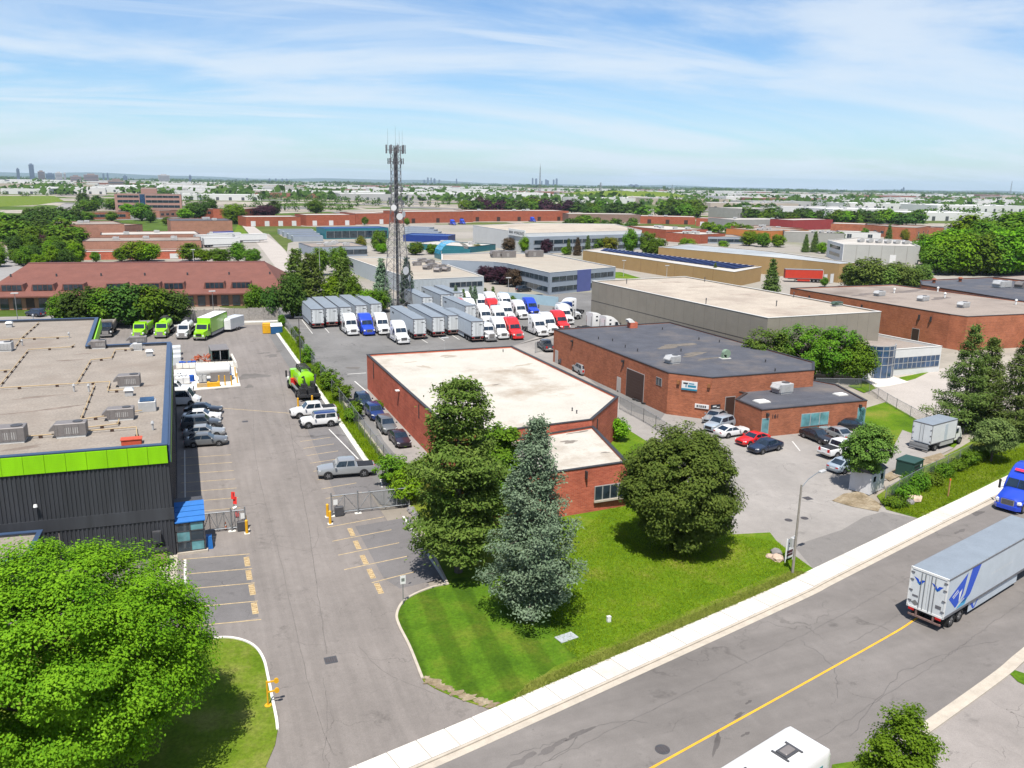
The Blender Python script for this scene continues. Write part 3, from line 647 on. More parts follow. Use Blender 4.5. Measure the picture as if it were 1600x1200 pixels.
for (x_, y_), lb, bx_ in (((202, 618), 'small grey roof exhaust below the middle rooftop unit', True), ((234, 556), 'small grey exhaust hood near the roof corner', True), ((15, 511), 'white exhaust hood at far left of the gravel roof', True),
                          ((116, 612), 'thin grey vent pipe beside the yellow pipe junction', False), ((139, 612), 'short vent pipe right of the yellow pipe junction', False), ((239, 672), 'grey vent pipe near the right roof edge above the red box', False),
                          ((108, 528), 'tall thin vent pipe on the rear part of the gravel roof', False), ((52, 499), 'white vent pipe at the far roof edge', False), ((35, 540), 'short vent pipe by the left pipe run', False)):
    roof_vent(at(x_, y_, HL-.28), lb, .36 if bx_ else .16, .8, None, bx_)
sk_ = thing('skylight_box', 'white framed skylight box with dark blue lid on gravel roof', 'skylight', at(231, 641, HL-.28)); b = MB(); b.bbox(-.75, .75, -.6, .6, 0, .95, .05); b.build('curb', UNITW, sk_)
b = MB(); b.loft([[(-.6, -.58, .97), (.6, -.58, .97), (.6, .45, 1.12), (-.6, .45, 1.12)], [(-.6, -.58, 1.01), (.6, -.58, 1.01), (.6, .45, 1.16), (-.6, .45, 1.16)]]); b.build('lid', GLB, sk_)
rb = thing('roof_hatch', 'red box at the end of the yellow pipe frame near the fascia', 'hatch', at(206, 693, HL-.28)); b = MB(); b.bbox(-.75, .75, -.4, .4, 0, .4, .05); b.build('box', mat('faded_red_metal', (.36, .06, .03), .6, .12, 3), rb)
b = MB(); b.box(-.8, .8, -.45, .45, .4, .46); b.build('lid', mat('faded_red_metal', (.36, .06, .03)), rb)
PR = [([(0, 606), (118, 599), (172, 596), (168, 610), (196, 609)], 'long yellow gas pipe crossing the middle of the gravel roof'), ([(148, 600), (126, 655), (172, 649), (222, 641)], 'yellow gas pipe running toward the fascia from the middle line'),
      ([(120, 598), (142, 562), (174, 559), (180, 546), (212, 545)], 'yellow gas pipe stepping toward the far right roof corner'), ([(0, 601), (44, 546), (110, 542), (117, 538)], 'yellow gas pipe on the left part of the roof'),
      ([(61, 503), (33, 528), (24, 541)], 'yellow gas pipe on the rear roof, slanting left'), ([(0, 531), (35, 529), (108, 526)], 'yellow gas pipe crossing the rear roof'), ([(36, 682), (90, 678)], 'short yellow gas pipe between the two front rooftop units'),
      ([(134, 668), (184, 662), (186, 655)], 'yellow gas pipe from the front unit to its neighbour'), ([(136, 673), (213, 667), (215, 690)], 'yellow gas pipe ending at the red box'), ([(0, 579), (16, 578)], 'stub of yellow gas pipe at left roof edge')]
for pts, lb in PR:
    w = [at(x_, y_, HL-.05) for x_, y_ in pts]; o = thing('gas_pipe', lb, 'pipe', w[0], 0, 'yellow gas pipes on the gravel roof')
    b = MB(w[0]); b.path(w, .048, 8); b.build('pipe', GASP, o)
    for a, c in zip(w, w[1:]):
        n = max(1, int((c-a).length/2.4))
        for i in range(n):
            p = a+(c-a)*((i+.5)/n); bb = MB(w[0]); bb.box(p.x-.14, p.x+.14, p.y-.1, p.y+.1, HL-.3, p.z-.05); bb.build('support_block', DOORB, o)
b = MB(); wl = thing('wall_lamp', 'white wall lamp on the dark ribbed front wall', 'lamp', (at(54, 793, 5.6).x, fy(at(54, 793, 5.6).x)-.1, 5.6)); b.tube((0, 0, 0), (0, -.25, .05), .05); b.build('arm', DKSTEEL, wl); b = MB(); b.tube((0, -.25, .1), (0, -.3, -.12), .12, .16, 10); b.build('lamp_head', WHITEP, wl)
ub = thing('utility_cabinet', 'small dark utility cabinet on the charcoal wall by the entrance', 'cabinet', (-3.9, 68.1, 0)); b = MB(); b.box(-.3, .3, -.4, -.1, 1.5, 2.5); b.box(-.05, .05, -.25, -.15, 0, 1.5); b.build('body', DKSTEEL, ub); b = MB(); b.box(-.22, .22, -.42, -.4, 1.6, 2.4); b.build('door', CLAD, ub)
fb = thing('bin_frame', 'dark framed litter bin by the corner of the charcoal wall', 'bin', at(253, 884)); b = MB(); b.box(-.6, -.5, -.3, .3, 0, 1.3); b.box(.5, .6, -.3, .3, 0, 1.3); b.box(-.62, .62, -.32, .32, 1.3, 1.45); b.build('frame', BLACK, fb); b = MB(); b.box(-.45, .45, -.25, .25, .1, 1.15); b.build('body', mat('tan_bin_panel', (.2, .14, .1), .7), fb)

# ---- red brick building with white roof
HB = 5.2
B1 = shell('brick_building', 'red brick building with white flat roof and cut corner', [(573, 554), (800, 541), (966, 620), (925, 656), (715, 682)], HB, BRK_RED, ROOFW, COPD, par=.22)
fl = facing(B1, -1, 0)
for x_, lb in ((584, 'a'), (655, 'b')):
    s, _ = along(B1, fl, x_, 580 if lb == 'a' else 640); panel(B1, fl, s-.05, s+.05, 2.6 if lb == 'a' else 3.2, 4.9, COPD, 'downpipe', 0, .1)
s, _ = along(B1, fl, 624, 620); panel(B1, fl, s-.3, s+.3, 4.3, 4.4, WHITEP, 'lamp_arm', 0, .5)
fcut = facing(B1, 1, -1, True); panel(B1, fcut, 2.0, 2.1, .3, 4.8, COPD, 'downpipe', 0, .1)
HO = 4.5
B1o = shell('brick_office_wing', 'lower red brick office wing with white roof behind the spruce and maple', None, HO, BRK_RED, ROOFW, COPD, par=.18,
            world=[at(927, 666, HO), at(981, 722, HO), at(885, 736, HO), at(765, 752, HO), at(715, 700, HO)])
ff = facing(B1o, .1, -1)
s0, z0_ = along(B1o, ff, 928, 793); s1, z1_ = along(B1o, ff, 977, 760)
window(B1o, ff, min(s0, s1), max(s0, s1), 1.2, 2.6, 4, 1, GL, FRAME); panel(B1o, ff, min(s0, s1)-.05, max(s0, s1)+.05, 1.0, 1.18, CONC2, 'sill', 0, .16)
s, _ = along(B1o, ff, 800, 800); window(B1o, ff, s-3, s+1, 1.2, 2.6, 4, 1)
s, _ = along(B1o, ff, 915, 735); panel(B1o, ff, s-.06, s+.06, 3.6, 4.3, COPD, 'scupper', 0, .35)
for i, (x_, y_) in enumerate(((894, 642), (901, 646), (786, 550))): roof_vent(at(x_, y_, HB-.2), ('left dark stub vent near the cut corner of the white roof', 'right dark stub vent near the cut corner of the white roof', 'dark stub vent at far edge of white roof')[i], .12, .4, DKSTEEL)

# ---- brown brick building 161
H6 = 5.7
B6 = shell('brick_building', 'brown brick building with dark roof and brown overhead door', [(865.5, 514.5), (1045, 583), (1113, 590.5), (1272.5, 578.5), (1272.5, 566), (1047, 503.5)], H6, BRK_BRN, ROOFD, COPD, par=.12)
fl = facing(B6, -1, 0)
s0, _ = along(B6, fl, 979, 600); s1, _ = along(B6, fl, 1005, 620); s0, s1 = sorted((s0, s1))
dr = door(B6, fl, s0, s1, 4.1)
for z in np.arange(.4, 4.0, .45): panel(B6, fl, s0+.05, s1-.05, z, z+.40, DOORB, 'door_slat', .06, .09, dr)
for x_ in (967, 870): 
    s, _ = along(B6, fl, x_, 600 if x_ > 900 else 550); door(B6, fl, s-.5, s+.5, 2.2, mat('pale_steel_door', (.34, .31, .29), .6))
s, _ = along(B6, fl, 1030, 592); window(B6, fl, s-.7, s+.7, 3.5, 4.6, 2, 1)
for x_, y_ in ((895, 535), (975, 560)): s, _ = along(B6, fl, x_, y_); panel(B6, fl, s-.15, s+.15, 4.8, 5.1, COPD, 'scupper', 0, .4); panel(B6, fl, s-.05, s+.05, 4.1, 4.8, COPD, 'downpipe', 0, .12)
fcut = facing(B6, -1, -1.2, True)
SIGNW = mat('white_sign_board', (.50, .50, .50), .5, .04, 2); SIGNB = mat('sign_blue', (.02, .16, .25), .5); INK = mat('sign_ink', (.02, .02, .025), .6)
p, q = face(B6, fcut); lw = (q-p).length
def wall_sign(root, i, s0, s1, z0, z1, label, marks, m=None, group=None):
    p, q = face(root, i); e = (q-p).normalized(); n = Vector((e.y, -e.x)); c = p+e*((s0+s1)/2)+Vector((root.location.x, root.location.y))
    o = thing('wall_sign', label, 'sign', (c.x, c.y, (z0+z1)/2), math.atan2(e.y, e.x), group); w, h = (s1-s0)/2, (z1-z0)/2
    b = MB(); b.box(-w, w, -.14, -.01, -h, h); b.build('board', m or SIGNW, o)
    for (xa, xb, za, zb, mm) in marks:
        b = MB(); b.box(xa*w, xb*w, -.150, -.141, za*h, zb*h); b.build('print', mm, o)
    return o
wall_sign(B6, fcut, lw*.32, lw*.68, 3.7, 4.9, 'white wall sign with blue print high on the brown brick corner', [(-.8, -.2, .35, .7, INK), (-.5, -.35, -.35, .3, SIGNB), (-.2, .85, -.3, .2, SIGNB), (-1, 1, -1, -.6, SIGNB), (-.1, .6, .4, .65, SIGNB)])
ff = facing(B6, 0, -1)
def text_on(root, i, s, z, txt, size, m, parent=None, d=.03):
    """raised characters on a wall, as mesh"""
    p, q = face(root, i); e = (q-p).normalized(); n = Vector((e.y, -e.x))
    c = bpy.data.curves.new('lettering', 'FONT'); c.body = txt; c.size = size; c.extrude = .015; c.align_x = 'CENTER'
    o = bpy.data.objects.new('lettering', c); COL.objects.link(o); dg = bpy.context.evaluated_depsgraph_get(); me = bpy.data.meshes.new_from_object(o.evaluated_get(dg))
    bpy.data.objects.remove(o); me.materials.clear(); me.materials.append(m); o = bpy.data.objects.new('lettering', me); COL.objects.link(o); o.parent = parent or root
    pos = p+e*s+n*d; o.location = (pos.x, pos.y, z); o.rotation_euler = (math.pi/2, 0, math.atan2(e.y, e.x)); return o
s, z = along(B6, fcut, 1105, 633); s2, _ = along(B6, ff, 1120, 633)
wall_sign(B6, fcut, lw-2.0, lw-.15, 1.45, 2.0, 'white lettered sign board on the brown brick corner wall', [(-.75, -.55, -.6, .5, INK), (-.45, -.3, -.6, .5, INK), (-.2, .0, -.6, .5, INK), (.1, .3, -.6, .5, INK), (.4, .6, -.6, .5, INK)])
wall_sign(B6, ff, .1, 1.5, 1.5, 2.05, 'black sign board with pale print beside the white one', [(-.7, .1, -.1, .5, SIGNW), (.2, .8, -.6, -.2, SIGNW)], INK)
for x_, y_ in ((1060, 600), (1108, 604)): s, _ = along(B6, fcut, x_, y_); panel(B6, fcut, s-.18, s+.18, 4.4, 4.9, mat('rust_lamp', (.2, .08, .03), .6), 'wall_lamp', 0, .3)
H6o = 3.5
B6o = shell('brick_office', 'low brown brick office with dark roof and wide front window numbered 161', None, H6o, BRK_BRN, ROOFD, COPD, par=.1,
            world=[at(1137, 608, H6o), at(1164, 614.5, H6o), at(1149, 624, H6o), at(1191, 641, H6o), at(1355, 626, H6o), at(1308, 601, H6o), at(1262, 592, H6o)])
ff = facing(B6o, .1, -1)
s0, _ = along(B6o, ff, 1250, 670); s1, _ = along(B6o, ff, 1293, 665); s0, s1 = sorted((s0, s1)); window(B6o, ff, s0, s1, .85, 2.55, 3, 1, GLT)
s0, _ = along(B6o, ff, 1344, 650); window(B6o, ff, s0-.55, s0+.6, .3, 2.7, 1, 1, GLT)
s0, _ = along(B6o, ff, 1192, 668); window(B6o, ff, .05, 1.15, .15, 2.45, 1, 1, GLT)
s0, z0_ = along(B6o, ff, 1211, 652); text_on(B6o, ff, s0, 2.35, '161', .75, INK)
fw_ = facing(B6o, -1, -1.6, True); window(B6o, fw_, (face(B6o, fw_)[1]-face(B6o, fw_)[0]).length-1.1, (face(B6o, fw_)[1]-face(B6o, fw_)[0]).length-.05, .15, 2.45, 1, 1, GLT)
for x_, y_ in ((1198, 652), (1343, 637)): s, _ = along(B6o, ff, x_, y_); panel(B6o, ff, s-.15, s+.15, 2.7, 3.1, COPD, 'wall_lamp', 0, .3)
s, _ = along(B6, facing(B6, 0, -1), 1141, 635); door(B6, facing(B6, 0, -1), s-.8, s+.6, 2.9)
rooftop_unit(at(1222, 613, H6o-.08), 'pale rooftop unit on wooden sleepers on the low brown brick office', 2.2, 1.8, 1.3, .1, UNITW)
sk_ = thing('roof_skylight', 'white flat skylight near the front left of the low office roof', 'skylight', at(1190, 628, H6o-.08)); b = MB(); b.box(-.9, .9, -.7, .7, 0, .12); b.build('curb', COPW, sk_); b = MB(); b.box(-.8, .8, -.6, .6, .12, .2); b.build('dome', WHITEP, sk_)
sk_ = thing('roof_skylight', 'white flat skylight at the right end of the low office roof', 'skylight', at(1313, 617, H6o-.08)); b = MB(); b.box(-.8, .8, -.6, .6, 0, .12); b.build('curb', COPW, sk_); b = MB(); b.box(-.7, .7, -.5, .5, .12, .2); b.build('dome', WHITEP, sk_)
rooftop_unit(at(1051, 567, H6-.1), 'pale square rooftop unit on the dark roof of the brown brick building', 1.7, 1.5, 1.1, .2, UNITW)
bl = thing('roof_blower', 'green round roof blower on the dark roof', 'blower', at(1134, 560, H6-.1)); b = MB(); b.tube((0, -.3, .75), (0, .3, .75), .6, None, 16); b.box(-.7, -.1, -.3, .3, .0, .6); b.build('housing', mat('pale_green_metal', (.16, .22, .16), .5, .12, 3), bl); b = MB(); b.box(-.9, .6, -.5, .5, 0, .1); b.build('base', COPW, bl)
ch = thing('roof_chimney', 'red brick chimney with metal hood at the far edge of the dark roof', 'chimney', at(988, 512, H6-.1)); b = MB(); b.prism([(-.7, -.6), (.7, -.6), (.7, .6), (-.7, .6)], 0, 1.0); b.build('stack', BRK_RED, ch); b = MB(); b.loft([[(-.9, -.6, 1.0), (.2, -.6, 1.0), (.2, .6, 1.0), (-.9, .6, 1.0)], [(-1.2, -.5, 1.5), (-.4, -.5, 1.6), (-.4, .5, 1.6), (-1.2, .5, 1.5)]]); b.build('hood', COPW, ch)
roof_spots(H6-.1, [(935, 530), (957, 533), (977, 543), (996, 549), (1064, 549), (1092, 531), (1124, 535), (1035, 515), (1196, 566), (1211, 580)], 'small dark stub vent on the dark roof of the brown brick building', DKSTEEL, .16, .5)

# ---- beige precast hall, glass office, right brick halls
HG = 9.4
BG = shell('precast_hall', 'large beige precast hall with pale stained flat roof', [(925, 439), (1200, 497), (1377, 487), (1200, 454.5), (1070, 432)], HG, BEIGE, ROOFT, COPW, par=.2)
fl = facing(BG, -1, 0); p, q = face(BG, fl); lw = (q-p).length
panel(BG, fl, 0, lw, 5.1, 5.2, COPD, 'panel_joint', -.02, .015)
for i in range(1, int(lw/3)): panel(BG, fl, i*3.0, i*3.0+.035, 0, HG-.05, mat('precast_joint', (.13, .118, .1), .9), 'panel_joint', -.02, .012)  # panel joints as thin strips in a darker beige than the precast
ff = facing(BG, .1, -1); p, q = face(BG, ff); lw = (q-p).length
for i in range(1, int(lw/2.4)): panel(BG, ff, i*2.4, i*2.4+.035, 0, HG-.05, mat('precast_joint', (.13, .118, .1), .9), 'panel_joint', -.02, .012)
roof_spots(HG-.1, [(979, 443), (1103, 474), (1101, 440), (1213, 478), (1240, 464)], 'thin vent pipe on the pale stained roof of the beige hall', DKSTEEL, .15, 1.0)
rooftop_unit(at(1308, 478, HG-.15), 'low dark green rooftop unit near the right end of the pale stained roof', 1.6, 1.2, .8, 0, mat('dark_green_metal', (.05, .08, .06), .5))
HW = 4.4
BW = shell('glass_office', 'white office with curved blue glass corner and ribbon window', None, HW, mat('white_cladding', (.47, .47, .46), .6, .05, 1), ROOFG, COPW, par=.4,
           world=[at(1312, 523, HW), at(1359, 519, HW), at(1472, 541, HW), at(1388, 547, HW), at(1352, 552, HW)])
ff = facing(BW, .2, -1)
s0, _ = along(BW, ff, 1396, 570); s1, _ = along(BW, ff, 1467, 565); s0, s1 = sorted((s0, s1)); window(BW, ff, s0, s1, 1.0, 3.0, 10, 2, GLB, FRAME)
cc = at(1376, 591); cyl = thing('glass_entrance_drum', 'curved blue glass entrance drum at the corner of white office', 'entrance', (cc.x+.6, cc.y+2.6, 0)); nseg = 9; rr = 3.2
for i in range(nseg):
    a0 = math.radians(150+i*20); a1 = math.radians(150+(i+1)*20-1.5)
    for z0_, z1_ in ((.1, 2.2), (2.3, 3.5), (3.6, 4.6), (4.7, 5.3)):
        b = MB(); p0 = (rr*math.cos(a0), rr*math.sin(a0)); p1 = (rr*math.cos(a1), rr*math.sin(a1)); b.prism([p0, p1, (p1[0]*.97, p1[1]*.97), (p0[0]*.97, p0[1]*.97)], z0_, z1_); b.build('pane', GLB, cyl)
b = MB()
for z0_ in (.0, 2.2, 3.5, 4.6, 5.3):
    pts = [(rr*1.01*math.cos(math.radians(150+i*20)), rr*1.01*math.sin(math.radians(150+i*20))) for i in range(nseg+1)]
    for p0, p1 in zip(pts, pts[1:]): b.prism([p0, p1, (p1[0]*.96, p1[1]*.96), (p0[0]*.96, p0[1]*.96)], z0_, z0_+.1)
for i in range(nseg+1):
    a = math.radians(150+i*20-.7); b.tube((rr*math.cos(a), rr*math.sin(a), 0), (rr*math.cos(a), rr*math.sin(a), 5.4), .06)
b.build('mullions', FRAME, cyl)
b = MB(); b.prism([(rr*.95*math.cos(math.radians(k*20)), rr*.95*math.sin(math.radians(k*20))) for k in range(18)], 5.0, 5.2); b.build('roof', ROOFG, cyl)
sheet('glass_office_path', px((1350, 592), (1395, 588), (1420, 597), (1388, 604), (1368, 606)), .045, CONC)
rooftop_unit(at(1322, 527, HW), 'pale rooftop unit on the white office beside the beige hall', 3.2, 2.0, 1.6, 0, UNITW)
HR = 6.6
BR = shell('brick_hall', 'large brown brick hall with taupe gravel roof right of the beige hall', [(1235, 450), (1396, 444.5), (1600, 471), (1720, 488), (1600, 491), (1512, 495), (1485, 491.5)], HR, BRK_ORG, ROOFG, COPD, par=.2)
fl = facing(BR, -1, -.2)
for x_, y_ in ((1265, 468), (1347, 480), (1437, 495), (1455, 500)):
    s, _ = along(BR, fl, x_, y_); panel(BR, fl, s-.12, s+.12, 4.6, 5.6, COPD, 'scupper', 0, .35)
s, _ = along(BR, fl, 1430, 524); door(BR, fl, s-.8, s+.8, 2.6)
ff = facing(BR, 0, -1); p, q = face(BR, ff); panel(BR, ff, 1.0, (q-p).length*.5, 0, 3.6, BRK_ORG, 'side_wing', 0, 4.0); panel(BR, ff, .9, (q-p).length*.5+.1, 3.61, 3.8, ROOFG, 'side_wing_roof', 0, 4.1)
for (x_, y_), lb in (((1374, 462), 'leftmost'), ((1442, 470), 'middle'), ((1505, 480), 'rightmost')): rooftop_unit(at(x_, y_, HR-.15), lb+' of three pale rooftop units on the taupe gravel roof', 2.2, 1.6, 1.1, .2, UNITW)
roof_spots(HR-.15, [(1465, 456), (1476, 465), (1397, 458), (1587, 476)], 'white mushroom vent on the taupe gravel roof of the brown hall', WHITEP, .3, 1.2)
BD = shell('dark_roof_hall', 'brown brick hall with slate dark roof at the right edge beyond the gravel roof', [(1438, 438), (1551, 433), (1760, 452), (1760, 497), (1600, 470.5), (1440, 445)], 6.6, BRK_BRN, ROOFD, COPD, par=.15)
rooftop_unit(at(1565, 449, 6.5), 'large pale rooftop unit on the slate dark roof', 4.2, 2.4, 1.7, .1, UNITW); rooftop_unit(at(1596, 450, 6.5), 'dark rooftop unit at right frame edge on the slate roof', 2.4, 2.4, 1.6, .1, UNITG)
roof_spots(6.5, [(1459, 442), (1500, 440)], 'reddish brick vent stack at the far edge of the slate roof', mat('rust_stack', (.2, .07, .04), .8), .7, 1.2)
shell('pale_roof_hall', 'hall with pale tan roof at the right edge behind the slate roof', [(1551, 433), (1700, 425), (1760, 440), (1700, 448)], 6.9, BRK_BRN, ROOFG, COPD, par=.1)
# ------------------------------------------------------------------ vehicles
def paint(name, col, rough=.28, coat=.6, metal=0.0): return mat('paint_'+name, col, rough, .05, 1.2, metal=metal, spec=.5, coord='object', coat=coat)
P_BASE = paint('white', (.52, .52, .52))
PAINTS = {'white': P_BASE, 'black': paint('black', (.010, .011, .014)), 'navy': paint('navy', (.010, .018, .04)), 'dark_grey': paint('dark_grey', (.045, .05, .058)),
          'grey': paint('grey', (.12, .125, .13), metal=.3), 'silver': paint('silver', (.27, .28, .29), metal=.35), 'red': paint('red', (.50, .012, .012)), 'blue': paint('blue', (.010, .04, .36)),
          'pale_blue': paint('pale_blue', (.30, .35, .40), metal=.3), 'lime': paint('lime', (.22, .50, .004)), 'plum': paint('plum', (.022, .014, .022)), 'dark_blue': paint('dark_blue', (.008, .022, .10))}
CGL = glass('car_glass', (.010, .018, .03), .05); TYRE = mat('tyre', (.016, .016, .017), .9, .2, 6, coord='object'); RIM = mat('alloy_rim', (.26, .26, .27), .35, .1, 5, metal=.7, coord='object')
CHROME = mat('chrome', (.5, .5, .5), .15, .05, 3, metal=.9, coord='object'); LAMPW = mat('headlamp', (.55, .56, .56), .15, .1, 4, coord='object'); LAMPR = mat('tail_lamp', (.35, .01, .01), .2, .1, 4, coord='object')
CHAS = mat('chassis_black', (.02, .02, .022), .7, .2, 4, coord='object'); TRIM = mat('black_trim', (.014, .014, .015), .6, .1, 4, coord='object')
TYRE_ME = {}
def wheel(parent, x, y, r, w, dual=False):
    key = (round(r, 2), round(w, 2))
    if key not in TYRE_ME:
        n = 18; prof = [(r*.62, -w/2), (r*.93, -w/2), (r, -w*.36), (r, w*.36), (r*.93, w/2), (r*.62, w/2)]
        rings = [[(p[0]*math.cos(a), p[1], p[0]*math.sin(a)) for p in prof] for a in [k*2*math.pi/n for k in range(n)]]
        b = MB(); b.loft(rings+[rings[0]], cap=False); t = b.build('tyre', TYRE, None, True)
        b = MB(); b.tube((0, -w*.40, 0), (0, w*.40, 0), r*.63, None, 14)
        for k in range(5):
            a = k*2*math.pi/5; c, s = math.cos(a), math.sin(a)
            for sg in (-1, 1): b.loft([[(c*r*.1-s*.05, sg*w*.40, s*r*.1+c*.05), (c*r*.1+s*.05, sg*w*.40, s*r*.1-c*.05), (c*r*.1+s*.05, sg*w*.45, s*r*.1-c*.05), (c*r*.1-s*.05, sg*w*.45, s*r*.1+c*.05)], [(c*r*.58-s*.05, sg*w*.40, s*r*.58+c*.05), (c*r*.58+s*.05, sg*w*.40, s*r*.58-c*.05), (c*r*.58+s*.05, sg*w*.45, s*r*.58-c*.05), (c*r*.58-s*.05, sg*w*.45, s*r*.58+c*.05)]])
        m_ = b.build('rim', RIM, None)
        TYRE_ME[key] = (t.data, m_.data); bpy.data.objects.remove(t); bpy.data.objects.remove(m_)
    hb = MB(); hb.tube((0, -w*.42, 0), (0, w*.42, 0), r*.16, None, 8); h = hb.build('wheel', CHAS, parent); h.location = (x, y, r)
    for nm, me in zip(('tyre', 'rim'), TYRE_ME[key]):
        o = bpy.data.objects.new(nm, me); COL.objects.link(o); o.parent = h
    return h
def ring10(x, zb, zt, hw, cr=.03, tk=.9):
    zm = zb+(zt-zb)*.55
    return [(x, -hw*.84, zb), (x, -hw*.97, zb+.12), (x, -hw, zm), (x, -hw*tk, zt-.03), (x, -hw*.55, zt+cr), (x, hw*.55, zt+cr), (x, hw*tk, zt-.03), (x, hw, zm), (x, hw*.97, zb+.12), (x, hw*.84, zb)]
def bil(q, u, v):
    a, b_, c, d = [Vector(k) for k in q]; return (a*(1-u)+b_*u)*(1-v)+(d*(1-u)+c*u)*v
def pane_on(q, u0, u1, v0, v1, m, name, parent, off=.014):
    a, b_, c, d = [Vector(k) for k in q]; n = (b_-a).cross(d-a).normalized()*off
    pts = [bil(q, u, v) for u, v in ((u0, v0), (u1, v0), (u1, v1), (u0, v1))]
    b = MB(); b.loft([[p-n*1.5 for p in pts], [p+n for p in pts]]); return b.build(name, m, parent)
def make_car(kind, loc=(0, 0, -50)):
    K = {'sedan': dict(L=4.75, W=1.84, belt=.93, H=1.45, hood=.88, deck=.95, wb=2.75, r=.33, A=(.95, .25), D=(-1.95, -1.05)),
         'suv': dict(L=4.7, W=1.9, belt=1.08, H=1.70, hood=1.05, deck=1.1, wb=2.7, r=.37, A=(1.05, .45), D=(-2.25, -1.85)),
         'offroad': dict(L=4.6, W=1.95, belt=1.2, H=1.85, hood=1.18, deck=1.2, wb=2.75, r=.42, A=(.85, .6), D=(-2.15, -2.05)),
         'coupe': dict(L=4.6, W=1.86, belt=.9, H=1.36, hood=.86, deck=.95, wb=2.7, r=.34, A=(.75, .0), D=(-2.0, -.95)),
         'pickup': dict(L=5.85, W=2.0, belt=1.22, H=1.92, hood=1.16, deck=1.3, wb=3.65, r=.41, A=(1.35, .75), D=(-1.05, -.9)),
         'van': dict(L=5.9, W=2.05, belt=1.25, H=2.35, hood=1.2, deck=1.25, wb=3.6, r=.39, A=(2.1, 1.45), D=(-2.9, -2.8))}[kind]
    Lh, hw, r = K['L']/2, K['W']/2, K['r']; o = thing(kind, 'x x x x', 'car', loc)
    zb = .22 if kind not in ('pickup', 'offroad') else .38
    fx, rx = K['wb']/2+.05, -K['wb']/2+.05
    b = MB()
    if kind == 'pickup':
        st = [(Lh, zb+.15, .78, hw*.80), (Lh-.06, zb+.02, 1.0, hw*.90), (Lh-.5, zb, K['hood']-.04, hw*.97), (1.6, zb, K['hood']+.04, hw), (1.3, zb, K['belt'], hw), (-1.08, zb, K['belt'], hw), (-1.1, zb, K['belt']-.06, hw), (-Lh+.12, zb, K['belt']-.06, hw), (-Lh, zb+.1, K['belt']-.1, hw*.97)]
    else:
        st = [(Lh, zb+.18, .62, hw*.70), (Lh-.07, zb+.04, .76 if kind != 'offroad' else 1.05, hw*.84), (Lh-.45, zb, K['hood']-.10 if kind != 'offroad' else K['hood'], hw*.95), (K['A'][0]+.05, zb, K['hood']+.03, hw), (K['A'][0]-.3, zb, K['belt'], hw), (K['D'][0]+.25, zb, K['belt']+.02, hw), (min(K['D'][0], -Lh+.22), zb, K['deck'], hw*.97), (-Lh+.06, zb+.05, K['deck']-.08, hw*.90), (-Lh, zb+.2, K['deck']-.2, hw*.80)]
    b.loft([ring10(*s) for s in st]); b.build('body', P_BASE, o, True)
    # greenhouse
    tw = hw*.76 if kind not in ('van', 'offroad') else hw*.86; bw = hw*.90; zt = K['H']; zbelt = K['belt']-.03
    (ax, bx_), (dx, cx) = K['A'], K['D']
    B = [(ax, -bw, zbelt-.02), (ax, bw, zbelt-.02), (dx, bw, zbelt), (dx, -bw, zbelt)]; T = [(bx_, -tw, zt-.07), (bx_, tw, zt-.07), (cx, tw, zt-.07), (cx, -tw, zt-.07)]
    T2 = [(bx_-.15, -tw*.8, zt), (bx_-.15, tw*.8, zt), (cx+.12, tw*.8, zt-.01), (cx+.12, -tw*.8, zt-.01)]
    b = MB(); b.loft([B, T]); b.build('cabin', P_BASE, o)
    b = MB(); b.loft([T, T2]); b.build('cabin_roof', P_BASE if kind != 'offroad' else PAINTS['dark_blue'], o, True)
    fq = [B[0], B[1], T[1], T[0]]; rq = [B[2], B[3], T[3], T[2]]; lq = [B[1], B[2], T[2], T[1]]; sq = [B[3], B[0], T[0], T[3]]
    pane_on(fq, .05, .95, .06, .97, CGL, 'windshield', o); pane_on(rq, .08, .92, .15 if kind != 'van' else .5, .92, CGL, 'rear_window', o)
    cut = .52 if kind != 'pickup' else .56
    for q, fl_ in ((lq, False), (sq, True)):
        for u0, u1 in ((.07, cut-.02), (cut+.02, .93)):
            if fl_: u0, u1 = 1-u1, 1-u0
            if kind == 'van' and ((u0 > .45 and not fl_) or (u0 < .4 and fl_)): continue
            pane_on(q, u0, u1, .10, .90, CGL, 'side_window', o)
    if kind == 'pickup':
        b = MB(); b.box(-Lh+.14, -1.16, -hw*.80, hw*.80, K['belt']-.12, K['belt']-.015); b.build('bed_cover', TRIM, o)
        b = MB(); b.box(-Lh-.12, -Lh+.02, -hw*.85, hw*.85, .48, .66); b.build('rear_bumper', CHROME, o)
    if kind == 'offroad':
        b = MB(); b.tube((-Lh-.22, 0, 1.0), (-Lh+.0, 0, 1.0), .36, None, 14); b.build('spare_wheel', TYRE, o)
        b = MB(); b.box(Lh-.1, Lh+.12, -hw*.9, hw*.9, .5, .72); b.build('front_bumper', TRIM, o)
    for s in (-1, 1):
        b = MB(); zh = .70 if kind in ('sedan', 'coupe') else (.86 if kind != 'pickup' else .93)
        b.loft([[(Lh-.32, s*hw*.90, zh-.06), (Lh-.05, s*hw*.62, zh-.07), (Lh-.05, s*hw*.62, zh+.03), (Lh-.32, s*hw*.90, zh+.07)], [(Lh-.28, s*hw*.945, zh-.06), (Lh+.0, s*hw*.66, zh-.07), (Lh+.0, s*hw*.66, zh+.03), (Lh-.28, s*hw*.945, zh+.07)]]); b.build('headlight', LAMPW, o)
        b = MB(); zk = K['deck']-.2; b.box(-Lh-.005, -Lh+.12, s*hw*.62-.16*1, s*hw*.62+.16, zk-.08 if kind in ('sedan', 'coupe') else zk-.3, zk+.06); b.build('taillight', LAMPR, o)
